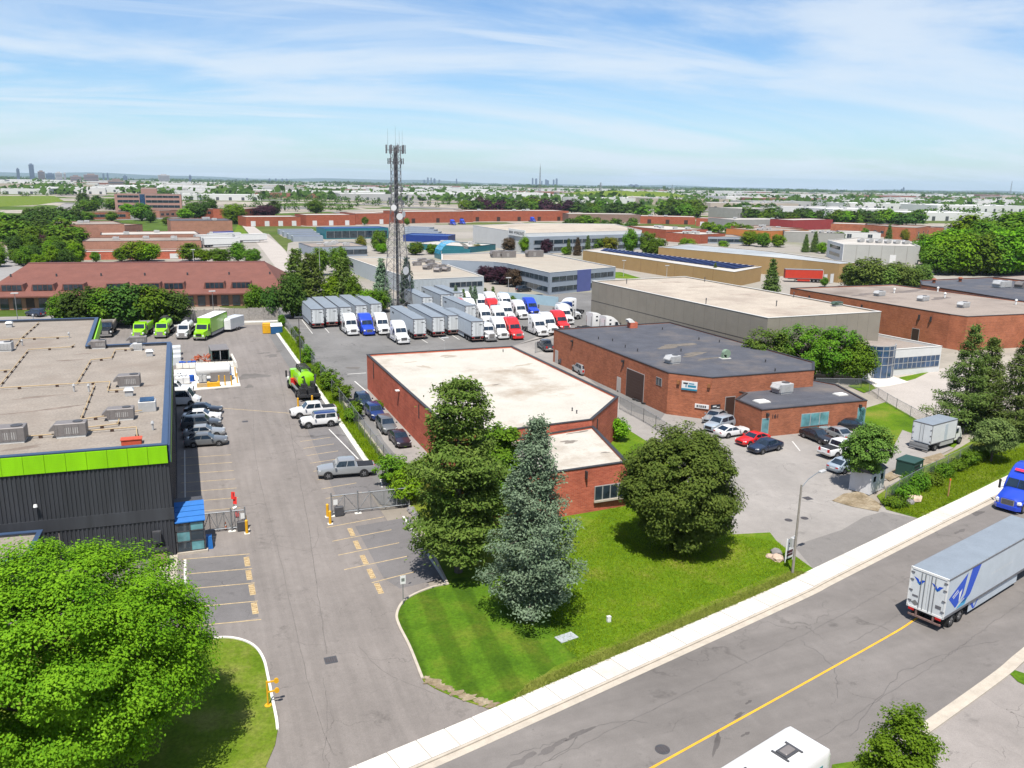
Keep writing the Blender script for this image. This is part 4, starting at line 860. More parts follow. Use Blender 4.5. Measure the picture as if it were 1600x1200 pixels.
        b = MB(); b.bbox(ax-.35, ax-.17, s*(hw+.02) if s > 0 else s*(hw+.2), s*(hw+.2) if s > 0 else s*(hw+.02), K['belt']-.02, K['belt']+.15, .02); b.build('mirror', P_BASE, o)
        for x_ in (fx, rx):
            b = MB(); b.tube((x_, s*(hw-.22), r), (x_, s*(hw+.004), r), r*1.17, None, 18); b.build('wheel_arch', TRIM, o)
            wheel(o, x_, s*(hw-.09), r, .23)
    b = MB(); b.box(Lh-.06, Lh+.015, -hw*.5, hw*.5, zb+.2, zb+.42 if kind in ('sedan', 'coupe') else zb+.55); b.build('grille', TRIM, o)
    b = MB(); b.box(-Lh-.012, -Lh+.1, -.25, .25, zb+.32, zb+.44); b.build('number_plate', WHITEP, o)
    return o
PROTO = {k: None for k in ('sedan', 'suv', 'offroad', 'coupe', 'pickup', 'van')}
def put_car(kind, rear, front, col, label, name=None, cat=None, roof=None, z=.04):
    used = PROTO[kind] is not None
    if not used: PROTO[kind] = make_car(kind); o = PROTO[kind]
    else: o = copy_tree(PROTO[kind])
    a, c = at(*rear), at(*front); mid = (a+c)/2; d = c-a
    o.location = (mid.x, mid.y, z); o.rotation_euler = (0, 0, math.atan2(d.y, d.x)); o.name = name or {'suv': 'parked_suv', 'pickup': 'pickup_truck', 'offroad': 'parked_suv', 'van': 'parked_van'}.get(kind, 'parked_car')
    tag(o, label, cat or {'pickup': 'pickup', 'suv': 'car', 'van': 'van', 'offroad': 'car'}.get(kind, 'car'), 'cars and pickups parked on the lots')
    for oo in [o]+list(o.children_recursive):
        for sl in oo.material_slots:
            if sl.material and sl.material.name == 'paint_white' or (oo.name.startswith(('body', 'cabin', 'mirror')) and sl.material and sl.material.name.startswith('paint_') and sl.material.name != 'paint_dark_blue'):
                sl.link = 'OBJECT'; sl.material = PAINTS[col]
    if roof:
        for oo in o.children:
            if oo.name.startswith('cabin_roof'): oo.material_slots[0].link = 'OBJECT'; oo.material_slots[0].material = PAINTS[roof]
    return o
# row along the charcoal wall, noses out
put_car('sedan', (294, 697.5), (351, 693.5), 'grey', 'grey sedan nearest the camera in the row beside the charcoal wall')
put_car('sedan', (294, 684), (345, 680.5), 'silver', 'silver sedan between the grey sedan and dark grey SUV by the charcoal wall')
put_car('suv', (290, 671), (340, 667.5), 'dark_grey', 'dark grey SUV third in the row beside the charcoal wall')
put_car('sedan', (291, 658), (341, 656), 'white', 'small white car fourth in the row beside the charcoal wall')
put_car('sedan', (294, 647.5), (343, 645.5), 'black', 'black sedan fifth in the row, next to the white van')
put_car('van', (246, 634), (311, 632), 'white', 'white van with nose out beside the charcoal wall', 'parked_van')
put_car('pickup', (240, 618), (298, 615), 'white', 'white pickup half hidden behind the charcoal wall near the tank pad')
# right side of the long lot
put_car('pickup', (521, 647), (457, 653), 'white', 'white pickup with dark bed cover beside the lime tank truck')
put_car('offroad', (523, 663.5), (474, 668), 'white', 'white boxy SUV with dark blue roof next to white pickup')
put_car('pickup', (580, 740), (501, 746), 'silver', 'silver pickup with black bed cover parked before the gate')
# lane beside the red brick wall
put_car('suv', (559, 624), (578, 645), 'navy', 'navy SUV farthest in the line beside the red brick wall')
put_car('suv', (575, 640), (597, 664), 'dark_blue', 'dark blue SUV second from far in the line beside the red brick wall')
put_car('suv', (594, 661), (615, 685), 'grey', 'grey SUV third in the line beside the red brick wall')
put_car('sedan', (612, 679), (638, 707), 'plum', 'dark plum sedan nearest the camera beside the red brick wall')
# by the brown brick wall
put_car('pickup', (862, 553), (843, 540), 'dark_grey', 'dark grey pickup by the rear corner of the brown brick building')
put_car('suv', (887, 573), (868, 560), 'plum', 'dark plum SUV against the brown brick wall')
put_car('suv', (920, 590), (897, 576), 'silver', 'silver SUV against the brown brick wall nearest the overhead door')
# lot in front of the office
put_car('sedan', (1128, 652), (1104, 664), 'silver', 'silver car half hidden behind the maple under the brick corner')
put_car('suv', (1138, 666), (1108, 675), 'pale_blue', 'pale blue SUV half hidden by the maple near the office door')
put_car('coupe', (1120, 684), (1165, 677), 'white', 'white car parked next to the red coupe')
put_car('coupe', (1203, 687), (1147, 699), 'red', 'bright red coupe parked before the low brick office')
put_car('sedan', (1222, 698), (1167, 711), 'navy', 'navy sedan parked beside the red coupe')
put_car('sedan', (1255, 680), (1298, 697), 'black', 'long black sedan parked under the wide office window')
put_car('sedan', (1322, 690), (1290, 677), 'silver', 'silver sedan behind the black sedan beside the small tree')
put_car('sedan', (1338, 672), (1305, 668), 'black', 'black car mostly hidden behind the small round tree')
put_car('pickup', (1278, 718), (1346, 703), 'white', 'white pickup with open dark bed behind the small tree')
put_car('sedan', (1291, 742), (1350, 727), 'pale_blue', 'pale blue sedan parked behind the white hut')
put_car('suv', (66, 495), (46, 493), 'navy', 'dark blue car on the street before the red roofed building')
put_car('suv', (807, 456), (829, 455), 'black', 'black SUV on the road beside the grey and blue office')
put_car('sedan', (835, 468), (852, 470), 'black', 'black car half hidden behind the pale fence near the blue panel')

# ---- highway tractors
def make_tractor(classic=False):
    o = thing('semi_tractor', 'x x x x', 'truck', (0, 0, -60)); hw = 1.22
    b = MB(); b.box(-4.4, 2.9, -.45, .45, .62, .9); b.box(-4.4, -2.0, -.95, -.7, .75, .95); b.box(-4.4, -2.0, .7, .95, .75, .95)
    for x_ in (-2.75, -4.0, 2.5): b.tube((x_, -.95, .5), (x_, .95, .5), .09)
    b.build('chassis', CHAS, o)
    ztop = 3.9 if not classic else 3.1
    prof = [(1.5, 1.0), (1.5, 1.98), (1.0, 2.82), (.82, 2.98), (-.1, ztop-.28), (-.6, ztop-.06), (-1.2, ztop), (-2.0, ztop), (-2.0, 1.0)]
    if classic: prof = [(1.3, 1.0), (1.3, 1.95), (1.15, 2.72), (1.0, 2.8), (.2, 2.84), (.1, 3.1), (-.6, 3.14), (-1.2, 3.14), (-2.0, 3.12), (-2.0, 1.0)]
    def sec(y, dz, dx=0): return [(x-(dx if x > 0 else 0), y, z-(dz if z > 2.5 else 0)) for x, z in prof]
    b = MB(); b.loft([sec(-hw, .22, .08), sec(-hw*.93, .06, .03), sec(-hw*.6, 0), sec(hw*.6, 0), sec(hw*.93, .06, .03), sec(hw, .22, .08)]); b.build('cab', P_BASE, o, True)
    b = MB()
    if classic: rings = [[(3.4, -.72, .75), (3.4, .72, .75), (3.4, .72, 1.62), (3.4, .45, 1.75), (3.4, -.45, 1.75), (3.4, -.72, 1.62)], [(1.3, -.9, .75), (1.3, .9, .75), (1.3, .9, 1.75), (1.3, .6, 1.92), (1.3, -.6, 1.92), (1.3, -.9, 1.75)]]
    else: rings = [[(3.45, -.75, .7), (3.45, .75, .7), (3.45, .75, 1.25), (3.4, .5, 1.42), (3.4, -.5, 1.42), (3.45, -.75, 1.25)], [(3.0, -1.12, .7), (3.0, 1.12, .7), (3.0, 1.1, 1.38), (3.0, .62, 1.66), (3.0, -.62, 1.66), (3.0, -1.1, 1.38)], [(1.5, -1.18, .7), (1.5, 1.18, .7), (1.5, 1.18, 1.72), (1.5, .75, 2.0), (1.5, -.75, 2.0), (1.5, -1.18, 1.72)]]
    b.loft(rings); b.build('hood', P_BASE, o, True)
    fq = [(prof[1][0]+.01, -1.08, prof[1][1]+.02), (prof[1][0]+.01, 1.08, prof[1][1]+.02), (prof[2][0], 1.02, prof[2][1]), (prof[2][0], -1.02, prof[2][1])]
    pane_on(fq, .03, .49, .05, .93, CGL, 'windshield', o, .05); pane_on(fq, .51, .97, .05, .93, CGL, 'windshield', o, .05)
    for s in (-1, 1):
        q = [(1.15, s*hw, 1.95), (.25, s*hw, 1.85), (.25, s*hw, 2.65), (.9, s*hw, 2.65)]
        if s > 0: pass
        b = MB(); y0, y1 = sorted((s*(hw-.03), s*(hw+.012))); b.add([(x_, y_, z_) for y_ in (y0, y1) for x_, _, z_ in q], [(0, 1, 2, 3), (7, 6, 5, 4), (0, 4, 5, 1), (1, 5, 6, 2), (2, 6, 7, 3), (3, 7, 4, 0)]); b.build('side_window', CGL, o)
        for z_ in ((2.1, 2.5), (2.95, 3.25)) if not classic else ((2.1, 2.5),):
            b = MB(); b.box(-1.2, -.7, y0, y1, *z_); b.build('sleeper_window', CGL, o)
        b = MB(); b.box(.05, .07, y0, y1+.002, 1.05, 2.75); b.box(1.2, 1.22, y0, y1+.002, 1.05, 1.95); b.build('door_seam', CHAS, o)
        b = MB(); b.tube((-1.3, s*.98, .68), (.6, s*.98, .68), .3, None, 12); b.build('fuel_tank', CHROME, o)
        b = MB(); b.box(-2.0, 1.4, s*hw-.04, s*hw+.04, .45, 1.0) if not classic else b.box(.2, 1.2, s*hw-.1, s*hw+.06, .4, .5); b.build('side_skirt', P_BASE if not classic else CHROME, o)
        b = MB(); b.tube((1.35, s*hw, 2.3), (1.4, s*(hw+.35), 2.35), .02); b.tube((1.35, s*hw, 1.8), (1.4, s*(hw+.35), 1.75), .02); b.bbox(1.32, 1.45, s*(hw+.36)-.1, s*(hw+.36)+.1, 1.6, 2.5, .02); b.build('mirror', CHAS, o)
        b = MB(); b.bbox(3.05, 3.42, s*.93-.16, s*.93+.16, 1.0, 1.25, .04); b.build('headlight', LAMPW, o)
        b = MB(); b.loft([[(2.0, s*.8, .95), (2.0, s*1.2, .95), (2.0, s*1.2, 1.02), (2.0, s*.8, 1.02)], [(2.2, s*.8, 1.15), (2.2, s*1.22, 1.15), (2.2, s*1.22, 1.22), (2.2, s*.8, 1.22)], [(2.9, s*.8, 1.15), (2.9, s*1.22, 1.15), (2.9, s*1.22, 1.22), (2.9, s*.8, 1.22)], [(3.15, s*.8, .9), (3.15, s*1.2, .9), (3.15, s*1.2, .98), (3.15, s*.8, .98)]]); b.build('fender', P_BASE, o)
        b = MB(); b.tube((-2.12, s*.85, 1.0), (-2.12, s*.85, 3.7 if classic else 3.2), .07, None, 8); b.build('exhaust_stack', CHROME, o)
        wheel(o, 2.5, s*1.05, .51, .30)
        for x_ in (-2.75, -4.0): wheel(o, x_, s*.95, .51, .58)
        b = MB(); b.box(-4.75, -4.72, s*.95-.3, s*.95+.3, .2, .85); b.build('mud_flap', TRIM, o)
        b = MB(); b.box(-4.42, -4.36, s*.5-.2, s*.5+.2, .7, .85); b.build('taillight', LAMPR, o)
    b = MB(); gx = 3.47 if not classic else 3.42
    b.bbox(gx-.06, gx+.03, -.58, .58, .78, 1.34 if not classic else 1.62, .02); g_ = b.build('grille', CHROME, o)
    for i in range(5):
        b = MB(); z_ = .84+i*(.1 if not classic else .15); b.box(gx+.03, gx+.045, -.5, .5, z_, z_+.055); b.build('grille_slat', CHAS, g_)
    b = MB(); b.loft([[(3.3, -1.2, .38), (3.3, 1.2, .38), (3.3, 1.2, .76), (3.3, -1.2, .76)], [(3.62, -.85, .38), (3.62, .85, .38), (3.62, .85, .74), (3.62, -.85, .74)]]); b.build('bumper', CHROME if classic else P_BASE, o)
    b = MB(); b.tube((-3.3, 0, .98), (-3.3, 0, 1.1), .48, None, 14); b.box(-3.9, -2.8, -.42, .42, .9, .98); b.build('fifth_wheel', CHAS, o)
    return o
TR = {False: make_tractor(False), True: make_tractor(True)}; TRU = {False: False, True: False}
def put_tractor(front, ang, col, label, classic=False, cat='truck', z=.04, group='highway tractors parked in the yard'):
    """front: ground under the bumper; ang: heading in degrees"""
    o = copy_tree(TR[classic]) if TRU[classic] else TR[classic]; TRU[classic] = True
    a = math.radians(ang); p = at(*front); o.location = (p.x-3.55*math.cos(a), p.y-3.55*math.sin(a), z); o.rotation_euler = (0, 0, a); tag(o, label, cat, group)
    if col != 'white': repaint(o, 'paint_white', PAINTS[col])
    return o
# ---- box trailers
TSIDE = mat('trailer_side', (.36, .40, .44), .45, .08, .7, coord='object', spec=.4); TROOF = mat('trailer_roof', (.16, .185, .215), .6, .1, .5, coord='object', fine=.06); TDOOR = mat('trailer_door', (.47, .49, .50), .5, .07, 1, coord='object'); TFRM = mat('trailer_frame', (.11, .11, .12), .6, .2, 3, coord='object')
def make_trailer(Lt=16.15, name='box_trailer', ribs=True, mark=True):
    o = thing(name, 'x x x x', 'trailer', (0, 0, -70)); h = Lt/2; hw = 1.3
    b = MB(); b.box(-h+.06, h, -hw, hw, 1.16, 4.08); bd = b.build('box', TSIDE, o)
    if ribs:
        b = MB()
        for i in range(1, int(Lt/1.22)):
            x_ = -h+i*1.22
            for s in (-1, 1): b.box(x_-.04, x_+.04, min(s*hw, s*(hw+.018)), max(s*hw, s*(hw+.018)), 1.3, 3.98)
        tag(b.build('side_ribs', TSIDE, o), kind='stuff')
    b = MB()
    for s in (-1, 1): b.box(-h, h, min(s*hw, s*(hw+.03)), max(s*hw, s*(hw+.03)), 3.98, 4.09); b.box(-h, h, min(s*hw, s*(hw+.03)), max(s*hw, s*(hw+.03)), 1.1, 1.28)
    b.build('rails', TFRM, o)
    b = MB(); b.box(-h, h, -hw+.02, hw-.02, 4.081, 4.11); b.build('roof', TROOF, o)
    b = MB(); b.box(-h-.03, -h+.06, -hw-.02, -hw+.09, 1.1, 4.12); b.box(-h-.03, -h+.06, hw-.09, hw+.02, 1.1, 4.12); b.box(-h-.03, -h+.06, -hw, hw, 3.98, 4.13); b.box(-h-.03, -h+.06, -hw, hw, 1.08, 1.22); b.build('rear_frame', TFRM if ribs else WHITEP, o)
    for s in (-1, 1):
        b = MB(); y0, y1 = sorted((s*.012, s*(hw-.09))); b.box(-h+.0, -h+.06, y0, y1, 1.22, 3.98); d = b.build('rear_door', TDOOR, o)
        b = MB()
        for yy in (.22, .48): b.tube((-h-.04, s*yy, 1.24), (-h-.04, s*yy, 3.96), .025)
        b.build('lock_rod', STEEL, d)
        for z_ in (1.6, 2.4, 3.2, 3.75):
            b = MB(); b.box(-h-.05, -h, s*(hw-.14)-.14, s*(hw-.14)+.1, z_-.05, z_+.05); b.build('hinge', TFRM, d)
        b = MB(); b.box(-h-.05, -h+.02, s*(hw-.35)-.2, s*(hw-.35)+.2, .9, 1.06); b.build('taillight', LAMPR, o)
        for x_ in (-h+1.5, -h+2.75): wheel(o, x_, s*.95, .51, .58)
        b = MB(); b.box(-h+.75, -h+.78, s*.95-.3, s*.95+.3, .25, .95); b.build('mud_flap', TRIM, o)
        b = MB(); b.box(h-3.6, h-3.45, s*.85-.08, s*.85+.08, .12, 1.12); b.box(h-3.7, h-3.35, s*.85-.15, s*.85+.15, .04, .12); b.build('landing_leg', TFRM, o)
        b = MB(); b.box(-h+4.0, h-4.0, min(s*1.2, s*1.23), max(s*1.2, s*1.23), .35, 1.1); b.build('side_skirt', TSIDE, o)
    b = MB(); b.box(-h+.2, h-1.2, -.5, .5, .85, 1.14); b.box(-h+.8, -h+3.5, -.7, .7, .6, .86); b.build('underframe', CHAS, o)
    b = MB(); b.box(-h-.02, -h+.1, -1.15, 1.15, .48, .60)
    for s in (-1, 1): b.box(-h, -h+.1, s*.6-.06, s*.6+.06, .58, 1.1)
    b.build('rear_guard', mat('rusty_guard', (.14, .09, .08), .8, .3, 5, coord='object'), o)
    if mark:
        for k in range(4):
            b = MB(); b.box(-h-.006, -h, -.95+k*.16, -.83+k*.16, 3.3, 3.5); b.build('print', INK, o)
        b = MB()
        for k in range(3): b.box(h-3.0+k*.5, h-2.65+k*.5, hw+.018, hw+.024, 2.9, 3.3); 
        b.build('side_print', INK, o)
    return o
TP = make_trailer(); TPU = False
def put_trailer(rear, ang, label, z=.04, scale=1.0):
    global TPU
    o = copy_tree(TP) if TPU else TP; TPU = True
    a = math.radians(ang); p = at(*rear); o.location = (p.x+8.0*scale*math.cos(a), p.y+8.0*scale*math.sin(a), z); o.rotation_euler = (0, 0, a); o.scale = (scale, 1, 1)
    return tag(o, label, 'trailer', 'grey box trailers parked in the yard')
ordn = ['leftmost', 'second from left', 'third from left', 'fourth from left', 'rightmost']
for (x_, y_), n_ in zip(((497, 514), (519, 511.5), (541, 510), (565, 507), (588, 504)), ordn): put_trailer((x_, y_), 91, n_+' of five grey box trailers in the left row of the yard', scale=1.12)
for (x_, y_), n_ in zip(((656, 531), (685, 527.5), (709, 524.5)), ('left', 'middle', 'right')): put_trailer((x_, y_), 91, n_+' of three grey box trailers side by side behind the brick building', scale=1.15)
put_trailer((746, 535), 91, 'grey box trailer standing forward of its row beside the classic white tractor', scale=1.15)
put_trailer((668, 492), 91, 'grey box trailer behind the tower base, left of the far row'); put_trailer((696, 487), 91, 'grey box trailer in the far row, left of the red tractor roof'); put_trailer((716, 484), 91, 'grey box trailer at the right of the far row before the ribbed building'); put_trailer((735, 507), 91, 'grey box trailer behind the forward trailer, beside the tractors')
for fr_, col, lb, cl_ in (((553, 525.5), 'white', 'white tractor left of the blue one in the left row', 0), ((578, 525.5), 'blue', 'bright blue tractor in the left row of the yard', 0), ((602, 524.5), 'white', 'white tractor right of the blue one in the left row', 0),
                     ((632, 539), 'white', 'lone white tractor beside the three box trailers', 0), ((769, 535), 'white', 'classic white tractor with square hood beside the forward trailer', 1), ((788, 531.5), 'white', 'white tractor between the classic tractor and the red one', 0),
                     ((811, 532), 'red', 'bright red tractor at the front of the tractor cluster', 0), ((850, 527), 'white', 'white tractor with tall square grille right of the front red tractor', 0), ((866, 523), 'white', 'white tractor at the corner of the brown brick building', 0), ((885, 519), 'red', 'red tractor mostly hidden behind the dark roof corner', 0),
                     ((765, 510), 'white', 'white tractor in the second row behind the classic tractor', 0), ((787, 511), 'white', 'white tractor in the second row behind its white neighbour', 0), ((742, 497), 'white', 'white tractor at the left of the third row', 0), ((778, 497), 'red', 'red tractor in the third row of the cluster', 0), ((799, 503), 'white', 'white tractor in the third row right of the red one', 0), ((820, 500), 'white', 'white tractor before the pale fence wall', 0),
                     ((757, 489), 'white', 'white tractor in the fourth row, left', 0), ((774, 485), 'white', 'white tractor in the fourth row, second from left', 0), ((797, 487), 'white', 'white tractor in the fourth row near the small green tree', 0), ((734, 484), 'white', 'white tractor behind the far trailer row', 0), ((838, 495), 'blue', 'blue tractor behind the white tractor with tall grille', 0), ((891, 508), 'white', 'white tractor behind the hidden red tractor', 0), ((724, 497), 'red', 'red tractor wedged between the grey trailers', 0)):
    put_tractor(fr_, -89+R.uniform(-1.5, 1.5), col, lb, bool(cl_))
put_tractor((856, 500), 185, 'dark_blue', 'dark blue tractor seen from the side near the beige hall'); put_tractor((868, 494), 200, 'white', 'cream white tractor seen from the side behind the cluster')
put_tractor((953, 514), 10, 'white', 'white tractor facing right under the beige hall wall'); put_tractor((905, 498), 5, 'white', 'white tractor facing right beside the beige hall corner'); put_tractor((975, 520), 8, 'white', 'white tractor roof peeking above the dark roof edge')
# ---- trailer with the blue emblem on the road
vj = make_trailer(16.15, 'semi_trailer', False, False); hd = math.radians(16.5)
p0 = (at(1414, 966)+at(1470, 991))/2; vj.location = (p0.x+8.07*math.cos(hd), p0.y+8.07*math.sin(hd), 0); vj.rotation_euler = (0, 0, hd)
tag(vj, 'white semi trailer with blue emblem on its side driving on the road', 'trailer')
VB = mat('emblem_blue', (.010, .06, .40), .4, .05, 2, coord='object'); VT = mat('emblem_teal', (.05, .27, .45), .4, .05, 2, coord='object')
def side_print(poly, m, off=0, name='emblem'):
    b = MB(); b.add([(-8.07+s_, -1.300-y_, z_) for y_ in (-.01, .006+off) for s_, z_ in poly], [tuple(range(len(poly)))[::-1], tuple(range(len(poly), 2*len(poly)))]); b.build(name, m, vj)
side_print([(.40, 2.50), (2.95, 3.80), (2.55, 2.30), (1.65, 1.42)], VB); side_print([(3.55, 3.95), (4.95, 3.95), (3.75, 1.95), (2.9, 1.5), (2.2, 1.62), (2.95, 2.15)], VB)
side_print([(1.75, 1.32), (2.1, 1.6), (3.4, 1.85), (3.05, 1.32)], VT); side_print([(.9, 2.52), (1.65, 2.87), (1.70, 2.80), (.97, 2.45)], WHITEP, .004); side_print([(1.05, 2.38), (1.8, 2.72), (1.84, 2.65), (1.1, 2.31)], WHITEP, .004); side_print([(1.95, 2.55), (2.35, 2.75), (2.1, 1.85), (2.0, 1.85)], WHITEP, .004); side_print([(1.5, 1.45), (2.85, 1.9), (2.85, 1.82), (1.56, 1.38)], WHITEP, .005)
for i in range(9): side_print([(6.9+i*.42, 2.45), (7.15+i*.42, 2.45), (7.25+i*.42, 2.62), (7.0+i*.42, 2.62)], mat('pale_print', (.42, .44, .46), .5, coord='object'))
b = MB(); b.add([(-8.07+s_, -1.236, z_) for s_, z_ in ((4.2, .95), (4.6, .95), (4.9, .5), (5.3, 1.05), (5.5, 1.05), (5.0, .42), (4.7, .42))], [(0, 1, 2, 3, 4, 5, 6)]); b.build('skirt_emblem', VB, vj)
for s in (-1, 1):
    for poly, m_ in (([(-.42, 3.45), (-.1, 3.35), (0, 3.15), (.12, 3.35), (.42, 3.4), (.02, 2.92)], VB), ([(-.2, 3.1), (.02, 2.92), (.25, 3.12), (.02, 3.05)], VT)):
        b = MB(); b.add([(-8.07-.012-k_*.0, s*.62-y_, z_) for k_ in (0,) for y_, z_ in poly], [tuple(range(len(poly)))]); b.build('door_emblem', m_, vj)
b = MB(); b.add([(-8.085, .75, 1.72), (-8.085, .45, 1.48), (-8.085, .75, 1.3), (-8.085, 1.05, 1.5)], [(0, 1, 2, 3)]); b.build('placard', mat('grey_placard', (.15, .15, .15), .6), vj)
for y_ in (.8, -.85): b = MB(); b.box(-8.09, -8.07, y_-.2, y_+.2, 1.95 if y_ > 0 else 1.7, 2.1 if y_ > 0 else 1.95); b.build('vent_plate', TFRM, vj)
bt = put_tractor((1571, 801), 199, 'blue', 'blue tractor with red emblem driving on the road at right', z=0, group=None)
if 'group' in bt: del bt['group']
lg = MB(); lg.add([(.42, -.75, 3.42), (.42, .1, 3.42), (.22, .1, 3.6), (.22, -.75, 3.6)], [(0, 1, 2, 3)]); lg.build('emblem', mat('emblem_red', (.55, .02, .06), .4), bt).location = (.07, 0, .05)
lg = MB(); lg.add([(.44, .1, 3.40), (.44, .45, 3.44), (.22, .45, 3.62), (.22, .1, 3.64)], [(0, 1, 2, 3)]); lg.build('emblem', WHITEP, bt).location = (.07, 0, .05)
lb_ = MB(); lb_.tube((-.8, .7, 3.9), (-.8, .7, 4.15), .1); lb_.build('beacon', ORANGE, bt)

# ---- white delivery truck, bus, trucks of the rear lot
def make_box_truck(name, cab_mat, box_mat, Lb=5.4, Hb=2.4, label='', cat='truck', side=None, conv=False):
    o = thing(name, label, cat); hw = 1.2; x0 = -Lb+1.0
    b = MB(); b.box(x0-.1, 2.6, -.42, .42, .55, .85); b.build('chassis', CHAS, o)
    b = MB(); b.box(x0, 1.0, -hw, hw, .95, .95+Hb); b.build('box', box_mat, o)
    b = MB(); b.box(x0-.01, 1.01, -hw+.03, hw-.03, .95+Hb, .98+Hb); b.build('box_roof', TROOF if not conv else WHITEP, o)
    b = MB()
    for s in (-1, 1):
        for z_ in (.95, .95+Hb-.08): b.box(x0-.02, 1.02, min(s*hw, s*(hw+.02)), max(s*hw, s*(hw+.02)), z_, z_+.1)
        for x_ in (x0, .95): b.box(x_-.02, x_+.07, min(s*hw, s*(hw+.02)), max(s*hw, s*(hw+.02)), .95, .95+Hb)
    b.box(x0-.03, x0, -hw, hw, .95+Hb-.1, .95+Hb+.02); b.build('edge_trim', TFRM, o)
    for s in (-1, 1):
        b = MB(); y0, y1 = sorted((s*.015, s*(hw-.08))); b.box(x0-.03, x0+.01, y0, y1, 1.05, .95+Hb-.12); d = b.build('rear_door', TDOOR if box_mat != PAINTS['lime'] else PAINTS['lime'], o)
        b = MB(); b.tube((x0-.05, s*.2, 1.05), (x0-.05, s*.2, .9+Hb), .025); b.build('lock_rod', STEEL, d)
        for z_ in (1.3, 2.0, 2.7): b = MB(); b.box(x0-.06, x0-.02, s*(hw-.12)-.08, s*(hw-.12)+.06, z_-.06, z_+.06); b.build('hinge', TFRM, d)
        for x_ in ((x0+1.3, 2.3) if not conv else (x0+1.2, x0+2.4, 3.1)): wheel(o, x_, s*(.92 if x_ < 1 else 1.0), .44, .5 if x_ < 1 else .26)
        b = MB(); b.box(x0+2.2, .6, s*1.0-.2, s*1.0+.2, .45, .9); b.build('side_locker', UNITW, o)
    b = MB(); b.box(x0-.35, x0-.05, -hw+.05, hw-.05, .5, .62); b.box(x0-.35, x0-.3, -hw+.05, hw-.05, .3, .95); b.build('tail_bumper', STEEL, o)
    b = MB()
    if conv:
        b.loft([[(1.1, -1.15, .7), (1.1, 1.15, .7), (1.1, 1.1, 2.75), (1.1, -1.1, 2.75)], [(2.0, -1.15, .7), (2.0, 1.15, .7), (1.9, 1.05, 2.75), (1.9, -1.05, 2.75)], [(2.35, -1.15, .7), (2.35, 1.15, .7), (2.3, 1.1, 1.75), (2.3, -1.1, 1.75)], [(3.7, -1.0, .7), (3.7, 1.0, .7), (3.7, .8, 1.5), (3.7, -.8, 1.5)]])
        q = [(2.3, -1.0, 1.8), (2.3, 1.0, 1.8), (1.92, .98, 2.65), (1.92, -.98, 2.65)]; fx = 3.7
    else:
        b.loft([[(1.1, -1.0, .6), (1.1, 1.0, .6), (1.1, .95, 2.15), (1.1, -.95, 2.15)], [(2.6, -1.0, .6), (2.6, 1.0, .6), (2.35, .95, 2.15), (2.35, -.95, 2.15)], [(2.85, -1.0, .6), (2.85, 1.0, .6), (2.78, .98, 1.3), (2.78, -.98, 1.3)]])
        q = [(2.82, -.9, 1.3), (2.82, .9, 1.3), (2.42, .88, 2.1), (2.42, -.88, 2.1)]; fx = 2.85
    b.build('cab', cab_mat, o, True); pane_on(q, .04, .96, .05, .95, CGL, 'windshield', o, .03)
    for s in (-1, 1):
        cw = 1.16 if conv else 1.01; b = MB(); y0, y1 = sorted((s*(cw-.05), s*cw)); b.box(1.3, 1.95, y0, y1, 1.45 if not conv else 1.8, 2.0 if not conv else 2.5); b.build('side_window', CGL, o)
        b = MB(); b.box(fx-.1, fx+.03, s*.75-.15, s*.75+.15, .8, 1.05); b.build('headlight', LAMPW, o)
        b = MB(); b.tube((2.2, s*1.0, 1.9), (2.3, s*1.35, 1.9), .02); b.box(2.25, 2.35, s*1.35-.08, s*1.35+.08, 1.55, 2.05); b.build('mirror', CHAS, o)
    b = MB(); b.box(fx-.1, fx+.1, -1.05, 1.05, .45, .72); b.build('bumper', CHROME if conv else TRIM, o)
    b = MB(); b.box(fx-.02, fx+.04, -.5, .5, .8, 1.25); b.build('grille', TRIM, o)
    return o
def place(o, rear, front, z=.04, sc=1.0):
    a, c = at(*rear), at(*front); d = c-a; m_ = (a+c)/2; o.location = (m_.x, m_.y, z); o.rotation_euler = (0, 0, math.atan2(d.y, d.x)); o.scale = (sc, sc, sc); return o
wt = make_box_truck('delivery_truck', P_BASE, mat('white_truck_box', (.50, .51, .52), .5, .05, 1, coord='object'), label='white delivery truck with rear doors parked by the fence under the conifers'); place(wt, (1429, 706), (1506, 684), sc=1.0)
b = MB(); b.box(-1.6, -1.0, -1.215, -1.2, 1.1, 3.05); b.build('side_door', TSIDE, wt)
gt = make_box_truck('green_box_truck', PAINTS['lime'], PAINTS['lime'], 8.2, 2.7, 'lime green box truck with white roof at the back of the left lot', conv=True); place(gt, (341, 519), (305, 536), sc=1.08)
